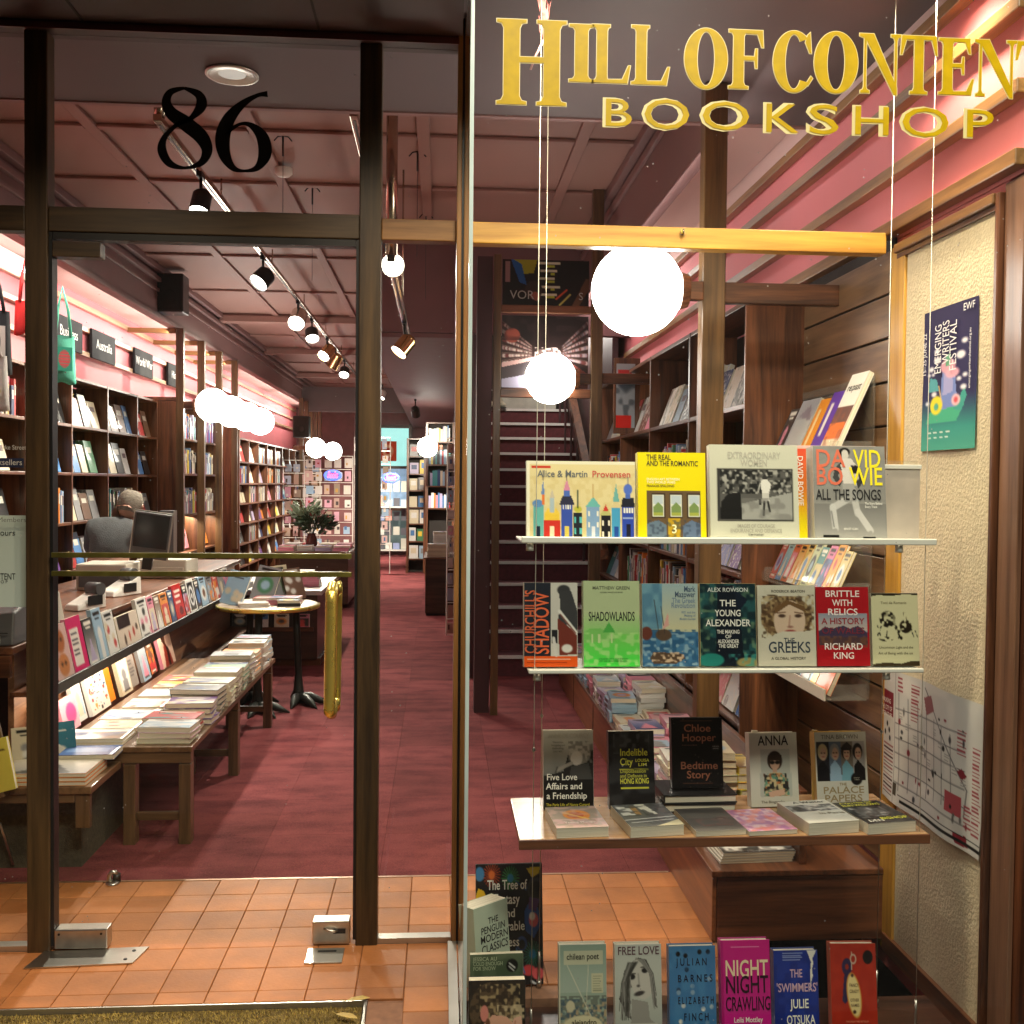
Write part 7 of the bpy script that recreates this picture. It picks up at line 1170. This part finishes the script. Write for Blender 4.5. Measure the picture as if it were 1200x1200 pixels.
low('orange red book with a hotel key tag picture, rightmost on the window floor', 977, 1030, 1109, 2.78, p, [(C255(90, 70, 50), [('FANCY', .40, .50, .055, 'LEFT', .2), ('CRADY', .40, .57, .055, 'LEFT', .2), ('OTHER', .41, .67, .05, 'LEFT', .19), ('NAMES', .42, .73, .05, 'LEFT', .18)]), (C255(225, 140, 110), [('THE SUNDAY TIMES BESTSELLER', .3, .91, .028, 'LEFT', .5)])], yaw=-2, spine=(.36, .06, .03))
# left group by the glass
p = Pic(84, 120, C255(28, 26, 30))
def burst(x, y, r, c1, c2, n=22):
    for k in range(n):
        a = 2*math.pi*k/n; p.line(x, y, x+r*math.cos(a), y+r*.75*math.sin(a), .010, c1)
    p.ell(x, y, r*.35, r*.27, c2)
p.line(.55, .12, .75, .22, .015, C255(60, 90, 140)).line(.75, .22, .85, .12, .015, C255(60, 90, 140)).ell(.9, .22, .13, .10, C255(60, 55, 60)).ell(.9, .22, .09, .07, C255(28, 26, 30)).poly([(.72, .4), (.8, .32), (.92, .36), (.98, .5), (.86, .62), (.74, .56)], C255(45, 85, 155)).ell(.86, .47, .07, .06, C255(220, 100, 110)).ell(.84, .44, .045, .035, C255(235, 225, 220)).poly([(.8, .28), (.95, .3), (.9, .4), (.78, .38)], C255(90, 60, 120))
burst(.24, .09, .13, C255(225, 90, 50), C255(235, 120, 60)); burst(.52, .12, .13, C255(70, 170, 90), C255(60, 140, 190)); burst(.84, .75, .14, C255(40, 140, 110), C255(40, 110, 150)); p.poly([(.76, .04), (.98, .03), (.94, .09), (.84, .12)], C255(235, 205, 50)).poly([(0, .26), (.04, .20), (.12, .22), (.18, .31), (0, .34)], C255(240, 190, 40)).ell(.06, .08, .07, .06, C255(70, 130, 180)).ell(.78, .88, .10, .045, C255(210, 70, 75)).ell(.92, .91, .09, .05, C255(225, 95, 100)).line(.6, .7, .72, .9, .02, C255(70, 110, 170)).ell(.68, .66, .08, .06, C255(50, 80, 140)).ell(.68, .67, .05, .04, C255(28, 26, 30)).line(.82, .97, .9, 1, .03, C255(200, 205, 210))
hero('tall black book with neon flowers and white script title at the window corner', 558, 637, 1146, 1019, 3.10, p, [(C255(242, 240, 232), [('The Tree of', .17, .21, .115, 'LEFT', .60), ('Ecstasy', .27, .33, .12, 'LEFT', .38), ('and', .38, .44, .10, 'LEFT', .2), ('Unbearable', .1, .55, .11, 'LEFT', .62), ('Sadness', .22, .68, .11, 'LEFT', .42)])], 10, yaw=2, t=.015, spine=(.02, .02, .02), z=.005, group=GB)
cover_book('very thick pale green classics guide turned sideways by the glass', .13, .232, .068, (at(572, 1100, Y=2.95).x, 2.97, .085), (R(-6), 0, R(38)), Pic(40, 70, C255(196, 212, 190)), GB, (.5, .58, .46), soft=True, titles=[(C255(24, 24, 26), [('THE', .40, .24, .11, 'LEFT', .30), ('PENGUIN', .18, .345, .12, 'LEFT', .70), ('MODERN', .15, .455, .13, 'LEFT', .80), ('CLASSICS', .17, .58, .14, 'LEFT', .78)])])
riser('dark block under the thick classics guide', .10, .22, 2.93, 3.0, .084)
p = Pic(70, 40, C255(92, 108, 84)); p.noise(0, 0, 1, 1, C255(72, 88, 66), 10, .5, .8, 3).rect(0, 0, 1, .03, C255(215, 215, 190)).ell(.79, .30, .10, .17, C255(18, 20, 18)).line(.74, .24, .84, .36, .022, (.9, .9, .88)).line(.73, .32, .82, .42, .018, (.9, .9, .88))
a = at(551, 1125, Y=2.84); b = at(614, 1125, Y=2.84)
cover_book('dark green paperback about winter half hidden behind the kissing couple book', b.x-a.x, .20, .018, ((a.x+b.x)/2, 2.85, at(580, 1120, Y=2.85).z-.20), (R(-6), 0, R(2)), Pic(70, 70, C255(88, 104, 80)).noise(0, 0, 1, 1, C255(72, 88, 66), 10, .5, .8, 3).ell(.79, .17, .11, .09, C255(18, 20, 18)).line(.74, .14, .84, .20, .022, (.9, .9, .88)).line(.73, .18, .82, .24, .018, (.9, .9, .88)), GB, (.55, .55, .42), soft=True, titles=[(C255(160, 172, 140), [('JESSICA AU', .06, .09, .075, 'LEFT', .45), ('COLD ENOUGH', .06, .155, .075, 'LEFT', .55), ('FOR SNOW', .06, .22, .075, 'LEFT', .42)])])
riser('dark block under the dark green winter paperback', .085, .225, 2.835, 2.885, at(580, 1120, Y=2.85).z-.2005)
p = Pic(80, 100, C255(38, 34, 30)); p.ell(.42, .36, .40, .34, C255(92, 76, 58)).noise(.0, .0, 1, .62, C255(52, 42, 33), 4, .48, .85, 2).noise(.2, .05, .9, .5, C255(190, 168, 125), 4, .63, .8, 3).noise(.5, .3, .98, .5, C255(220, 200, 160), 4, .6, .8, 4).poly([(.1, .72), (.3, .5), (.42, .42), (.66, .44), (.78, .52), (.80, .62), (.7, .72), (.62, .86), (.55, 1), (.3, 1), (.12, .8)], C255(226, 172, 146)).ell(.28, .40, .07, .10, C255(222, 140, 128)).poly([(.6, 1), (.64, .72), (.80, .46), (.92, .44), (.96, .6), (.9, 1)], C255(230, 180, 158)).line(.82, .5, .78, .75, .02, C255(190, 125, 105)).poly([(0, .72), (.1, .74), (.38, .92), (.42, 1), (0, 1)], C255(52, 66, 104)).line(.1, .74, .4, .93, .025, C255(90, 120, 150)).line(.55, .56, .68, .55, .02, C255(80, 50, 40)).ell(.5, .9, .1, .08, C255(205, 140, 118)).ell(.34, .52, .04, .06, C255(120, 80, 60)).ell(.64, .62, .09, .07, C255(222, 160, 140))
hero('paperback with a close up of a young man kissing, lowest at the glass corner', 549, 616, 1212, 1150, 2.74, p, (), 6, yaw=0, t=.03, soft=True, spine=(.05, .05, .07), z=ZF, group=GB)
# ================================================================== RIGHT WALL: racks, poster, map
def rack(lab, y0, y1, z, tilt, books, seed, dep=.17, label2=''):
    """clear acrylic rack on the slatwall, face-out books leaning back"""
    t = thing('acrylic_rack', lab, 'rack', (1.52, (y0+y1)/2, z)); box('rack_floor', 1.36, 1.51, y0, y1, z-.006, z-.002, G_ACR, t); box('rack_front', 1.352, 1.358, y0, y1, z-.006, z+.035, M_ACRYL if seed == 3 else G_ACR, t)
    for y in (y0+.01, y1-.01): box('rack_side', 1.36, 1.51, y-.002, y+.002, z-.002, z+.05, G_ACR, t)
    box('rack_back', 1.512, 1.516, y0, y1, z, z+.28, G_ACR, t)
    y = y1-.01
    for i, (w, h, th, col, pic, tt, bl) in enumerate(books):
        cover_book(bl, w, h, th, (1.385+.0*i, y-w/2, z+.004), (R(-tilt), 0, R(-90)), pic, None, col, titles=tt, soft=True); y -= w+.006
J = lambda c: Pic(18, 26, c)
rack('upper acrylic rack on the slatwall with spiral calendar and festival programmes', 3.50, 4.22, 1.66, 24, [
    (.10, .22, .02, (.05, .045, .045), rand_pic(5, (.05, .04, .04)), (), 'black patterned thin book at the far end of the upper rack'), (.20, .25, .02, (.55, .55, .56), J(C255(175, 175, 180)).rect(.1, .35, .95, 1, C255(205, 208, 205)).poly([(.2, .3), (.6, .1), (.9, .4)], C255(150, 140, 150)).lines(.3, .6, .9, .9, 4, C255(120, 120, 125), .3, 2), (), 'grey white booklet in a clear sleeve in the upper rack'),
    (.10, .24, .015, (.75, .35, .03), J(C255(240, 150, 40)).rect(.3, .2, .5, .8, C255(250, 225, 170)), (), 'bright orange programme in the upper rack'), (.11, .26, .015, (.12, .06, .38), J(C255(98, 62, 165)).rect(.3, .2, .5, .7, WH), (), 'violet programme with white type in the upper rack'), (.15, .32, .02, (.75, .74, .72), Pic(26, 60, WH).rect(0, .42, 1, .62, C255(110, 80, 75)).rect(0, .62, 1, .82, C255(235, 120, 60)).rect(0, .82, 1, 1, C255(225, 205, 170)).noise(0, .42, 1, 1, C255(150, 90, 70), 4, .6, .6, 2), [(K, [('re:past', .12, .22, .13, 'LEFT', .78)])], 'tall white magazine titled re:past at the near end of the upper rack')], 1)
col_ = [(.5, .1, .08), (.45, .6, .55), (.6, .14, .05), (.75, .33, .05), (.72, .5, .15), (.55, .62, .35), (.7, .6, .3), (.7, .2, .4), (.75, .35, .05), (.62, .5, .2)]
nm_ = ['dark red', 'mint', 'brick red', 'orange', 'amber', 'pale green', 'straw', 'hot pink', 'deep orange', 'mustard']
rack('middle acrylic rack on the slatwall with a row of warm coloured booklets', 3.50, 4.22, 1.16, 24, [(.066, .17+.01*(i % 3), .012, c, rand_pic(40+i, c), (), '%s booklet in the middle rack, %s from the far end' % (nm_[i], ORD[i])) for i, c in enumerate(col_)], 2)
B3 = [(.09, (.08, .08, .08), 'black and white patterned book', None), (.10, (.35, .33, .30), 'grey striped book', None), (.05, (.05, .08, .05), 'dark green book', None), (.11, (.04, .04, .045), 'charcoal book with red type', J(C255(50, 50, 55)).rect(.2, .6, .8, .72, C255(190, 50, 50)).ell(.5, .3, .3, .15, C255(150, 150, 150))), (.09, (.55, .6, .55), 'pale book with blue edge', None), (.07, (.75, .62, .08), 'yellow and blue book', J(C255(240, 205, 50)).rect(0, 0, .3, 1, C255(70, 140, 180))), (.12, (.75, .22, .05), 'bright orange book with pale initials', J(C255(240, 112, 50)).rect(.3, .3, .45, .6, C255(250, 210, 170)).rect(.5, .25, .62, .55, C255(250, 210, 170)))]
rack('lower acrylic rack on the slatwall with a bright orange book at its near end', 3.50, 4.22, .80, 24, [(w, .2, .018, c, pc_ or rand_pic(60+i, c), (), n+' in the lower rack') for i, (w, c, n, pc_) in enumerate(B3)], 3)
sc_ = thing('suction_hook', 'small pale suction hook on the bookcase end panel', 'hook', tuple(at(952, 396, Y=4.2))); lathe('cup', [(.001, -.006), (.022, -.004), (.024, 0), (.001, .002)], M_ACRYL, sc_, rot=(R(90), 0, 0), n=20); tube('hook_arm', [(0, -.01, 0), (-.012, -.02, -.02), (-.02, -.02, -.03), (-.026, -.02, -.022)], .003, M_STEEL, sc_, 6)
# end panel of the right bookcase is broad and faces the viewer
ep = thing('bookcase_end', 'broad brown end panel of the right bookcase facing the window', 'panel', (1.4, 4.25, .25)); box('panel', 1.272, 1.530, 4.236, 4.254, .25, 2.352, mahog['z'], ep, .003)
# poster
p = Pic(70, 112, C255(48, 42, 78)); p.vgrad(0, .62, C255(52, 46, 82), C255(50, 48, 88)).vgrad(.62, .84, C255(50, 50, 90), C255(60, 150, 140)).vgrad(.84, 1, C255(62, 150, 140), C255(80, 165, 145))
p.poly([(.36, .74), (.40, .44), (.62, .44), (.70, .74)], C255(120, 140, 205)).poly([(.42, .62), (.44, .36), (.58, .38), (.6, .6)], C255(165, 165, 215)).ell(.50, .42, .14, .05, C255(225, 170, 190)).ell(.58, .47, .12, .035, C255(240, 180, 200)).rect(.46, .34, .54, .42, C255(120, 185, 150)).poly([(.10, .80), (.18, .72), (.80, .70), (.68, .80)], C255(75, 175, 140)).poly([(.62, .72), (.80, .58), (.84, .64), (.76, .74)], C255(70, 160, 150)).poly([(.12, .58), (.16, .48), (.30, .50), (.34, .58)], C255(90, 165, 175)).ell(.30, .68, .12, .065, C255(235, 220, 60)).ell(.30, .69, .045, .025, C255(90, 170, 150)).ell(.66, .66, .075, .04, C255(235, 190, 200)).ell(.66, .66, .035, .02, C255(215, 90, 100)).line(.34, .55, .40, .66, .02, C255(225, 190, 120))
for a, b, s in ((.28, .30, .05), (.78, .27, .05), (.18, .42, .05), (.30, .365, .07), (.72, .36, .075), (.14, .46, .03), (.22, .46, .03), (.80, .50, .04), (.78, .58, .05), (.25, .60, .05), (.12, .66, .04), (.70, .52, .04)): p.ell(a, b, s, s*.35, (.92, .92, .96))
for k in range(4): p.rect(.14+.12*k, .865, .21+.12*k, .875, (.85, .92, .9)); p.rect(.16+.11*k, .905, .22+.11*k, .913, (.8, .9, .88))
po = thing('poster', 'narrow navy to green writers festival poster pinned on the cream panel', 'poster', (1.526, 3.0, 1.664))
o = link('sheet', pic_mesh(p, .33, .435, lambda X, Z: -.004*np.sin((X+.17)*9)-.002*np.cos(Z*9)), M_PAPER, po, rot=(0, 0, R(-90)))
o = text('lettering', [('EMERGING', -.035, .27, .062, 1, 'LEFT', R(90), .17), ('WRITERS', .015, .30, .062, 1, 'LEFT', R(90), .15), ('FESTIVAL', .062, .27, .062, 1, 'LEFT', R(90), .17), ('15–25 JUNE 22', -.135, .27, .03, 1, 'LEFT', R(90), .15), ('emergingwritersfestival.org.au', .15, .20, .018, 1, 'LEFT', R(90), .2), ('EWF', .10, .465, .035, 1, 'LEFT')], mat('poster_white', (.8, .8, .84), .6, var=0), po); o.rotation_euler = (0, 0, R(-90)); o.location = (-.0075, 0, 0); o.scale = (.95, 1, .865)
# map
p = Pic(170, 130, C255(206, 206, 202)); GR, RD = C255(95, 96, 100), C255(120, 30, 45); q = random.Random(6)
p.noise(0, 0, 1, 1, C255(190, 191, 190), 14, .5, .7, 2).rect(.0, .18, .14, .36, RD).rect(.16, 0, .166, 1, C255(130, 130, 132)).ell(.06, .43, .012, .02, K).ell(.09, .47, .012, .02, K).ell(.03, .50, .012, .02, K).ell(.1, .53, .012, .02, K)
for k in range(14): p.rect(.01, .58+.028*k, .145, .592+.028*k, C255(70, 35, 45) if k % 2 else C255(150, 100, 100))
for k in range(7): p.line(.2+.09*k, .16+.02*k, .22+.09*k, .88-.02*k, .006, GR)
for k in range(6): p.line(.17, .28+.11*k, .86, .24+.12*k, .006, GR)
p.line(.45, .05, .88, .60, .008, GR).line(.88, .6, .86, .78, .008, GR).poly([(.44, .12), (.52, .08), (.56, .18), (.47, .24)], C255(140, 90, 95))
for a, b, c, d in ((.32, .06, .40, .34), (.80, .22, .88, .40), (.86, .70, .92, .86), (.92, .30, .99, .88), (.19, .04, .25, .16)): p.lines(a, b, c, d, int((d-b)/.025), C255(150, 70, 80), .45, int(a*100))
p.rect(.70, .66, .84, .80, C255(165, 70, 80)).poly([(.80, .50), (.84, .47), (.88, .51), (.84, .55)], RD).poly([(.78, .92), (.88, .90), (.9, .97), (.8, .98)], C255(130, 30, 45))
for k in range(34): a, b = q.uniform(.2, .9), q.uniform(.1, .9); p.ell(a, b, q.uniform(.004, .014), q.uniform(.008, .03), q.choice([K, C255(90, 90, 90), C255(120, 40, 50), C255(60, 60, 66)]))
for k in range(10): p.lines(.2+.07*k, .30+.06*(k % 5), .25+.07*k, .36+.06*(k % 5), 3, C255(150, 150, 150), .4, k)
p.rect(.22, .905, 1, .915, K).rect(.24, .935, 1, .96, K).rect(.16, .84, .2, .93, C255(70, 62, 50)).rect(.25, .975, 1, .98, K)
mp_ = thing('wall_map', 'large folded white city map with red labels curling low on the cream panel', 'map', (1.5175, 3.07, .50)); o = link('sheet', pic_mesh(p, .63, .44, lambda X, Z: -.006*np.sin((X+.3)*18)-.014*np.maximum(0, .12-Z)*6*np.abs(np.sin((X+.3)*6))), M_PAPER, mp_, rot=(0, 0, R(-90))); 
o = text('lettering', [('WALKING', -.31, .325, .022, 1, 'LEFT', 0, .07), ('THE CITY OF', -.31, .30, .022, 1, 'LEFT', 0, .08), ('LITERATURE', -.31, .278, .022, 1, 'LEFT', 0, .08)], M_WHITE, mp_); o.rotation_euler = (0, 0, R(-90)); o.location = (-.0085, 0, 0)
# ================================================================== LETTERING AND SHEET ON THE LEFT SIDELIGHT
a, b = at(34, 604, Y=3.45), at(34, 711, Y=3.45)
nt_ = thing('opening_hours_notice', 'pale green opening hours sheet stuck inside the left side glass', 'notice', (a.x-.18, 3.442, b.z)); w_, h_ = .36, a.z-b.z
link('sheet', pic_mesh(Pic(30, 30, C255(226, 238, 232)).rect(0, 0, .01, 1, C255(210, 222, 215)), w_, h_), M_PAPER, nt_)
text('lettering', [('Trading Hours', .14, h_*.78, .028, 1, 'RIGHT', 0, .155), ('HILL OF CONTENT', .14, h_*.30, .030, 1, 'RIGHT', 0, .165), ('B O O K S H O P', .115, h_*.26, .014, 1, 'RIGHT', 0, .10)], M_BLACK, nt_); text('opening_times', [(s, .06, h_*(.66-.048*k), .012, 1, 'RIGHT', 0, .13) for k, s in enumerate(('Monday 10am - 5pm', 'Tuesday 10am - 5pm', 'Wednesday 10am - 5pm', 'Thursday 10am - 5pm', 'Friday 10am - 6pm', 'Saturday 10am - 5pm', 'Sunday 11am - 5pm'))], mat('grey_ink', (.2, .22, .2), .6, var=0), nt_, y=-.0012)
a = at(31, 527, Y=3.428); gl = thing('window_decal', 'white street name and bookseller decals on the left side glass', 'decal', (a.x, 3.426, a.z)); text('lettering', [('86 Bourke Street', 0, 0, .021, 1, 'RIGHT', 0, .125)], M_WHITE, gl, y=0)
lbox('navy_band', -.22, -.008, -.0006, -.0002, -.058, -.028, mat('navy_vinyl', (.02, .03, .08), .5), gl); text('band_lettering', [('Booksellers', -.012, -.05, .026, 1, 'RIGHT', 0, .115)], M_WHITE, gl, y=-.0012)
V, Fc = [], []
for k in range(6): n = len(V); z = -.13-.02*k; V += [(-.2, 0, z+.06), (-.085, 0, z-.04), (-.085, 0, z-.048), (-.2, 0, z+.052)]; Fc.append((n, n+1, n+2, n+3))
link('diagonal_stripes', mesh('diagonal_stripes', V, Fc), mat('pale_stripe', (.55, .40, .42), .5, var=0), gl)
text('more_lettering', [('Members', -.0, -.235, .022, 1, 'RIGHT', 0, .09)], MATS['grey_ink'] if 'grey_ink' in MATS else M_BLACK, gl, y=0)
# ================================================================== SMALL BOOKS: the 300 that show largest are objects, the rest one mass
NH = len([o for o in S.objects if o.get('category') == 'book' or o.name.startswith('book') and o.parent is None])
SHELF.sort(key=lambda s: -s[0]); NI = max(0, 300-NH); seen = {}
for k, (_, (w, h, t, M, c, lab, grp)) in enumerate(SHELF[:NI]):
    o = bpy.data.objects.new('book', BK_ME); S.collection.objects.link(o); o.matrix_world = M @ Matrix.Diagonal((w, t, h, 1)); o.color = (*[min(1, v*random.uniform(.8, 1.2)) for v in c[1]], 1)
    L_ = lab % c[0]; tag(o, L_, 'book', grp or 'books on the shelves')
if SHELF[NI:]:
    V, Fc, Cc, MI = [], [], [], []
    vs_, fs_ = joinm([(boxv(-.5, .5, -.5, .5, 0, 1), BOXF), (boxv(-.3, .3, -.52, -.505, .62, .8), BOXF), (boxv(-.49, .505, -.40, .40, .02, 1.004), BOXF), (boxv(-.512, -.501, -.3, .3, .55, .85), BOXF)])
    for _, (w, h, t, M, c, lab, grp) in SHELF[NI:]:
        n = len(V); A = M @ Matrix.Diagonal((w, t, h, 1)); V += [A @ Vector(v) for v in vs_]; Fc += [tuple(i+n for i in f) for f in fs_]; s = random.uniform(.8, 1.2); c0 = [min(1, q*s) for q in c[1]]; ac = (.7, .68, .6) if sum(c0) < 1 else (.15, .1, .12)
        Cc += [c0]*8+[ac]*8+[(.66, .6, .48)]*8+[ac]*8
    me = mesh('shelved_books', V, Fc); a = me.attributes.new('print', 'FLOAT_COLOR', 'POINT'); a.data.foreach_set('color', np.concatenate([np.array(Cc), np.ones((len(Cc), 1))], 1).ravel()); o = link('shelved_books', me, M_PRINT); tag(o, 'rows of small books filling the distant bookcases', 'books', kind='stuff')
print('books', NH, len(SHELF), 'objects', len(S.objects))
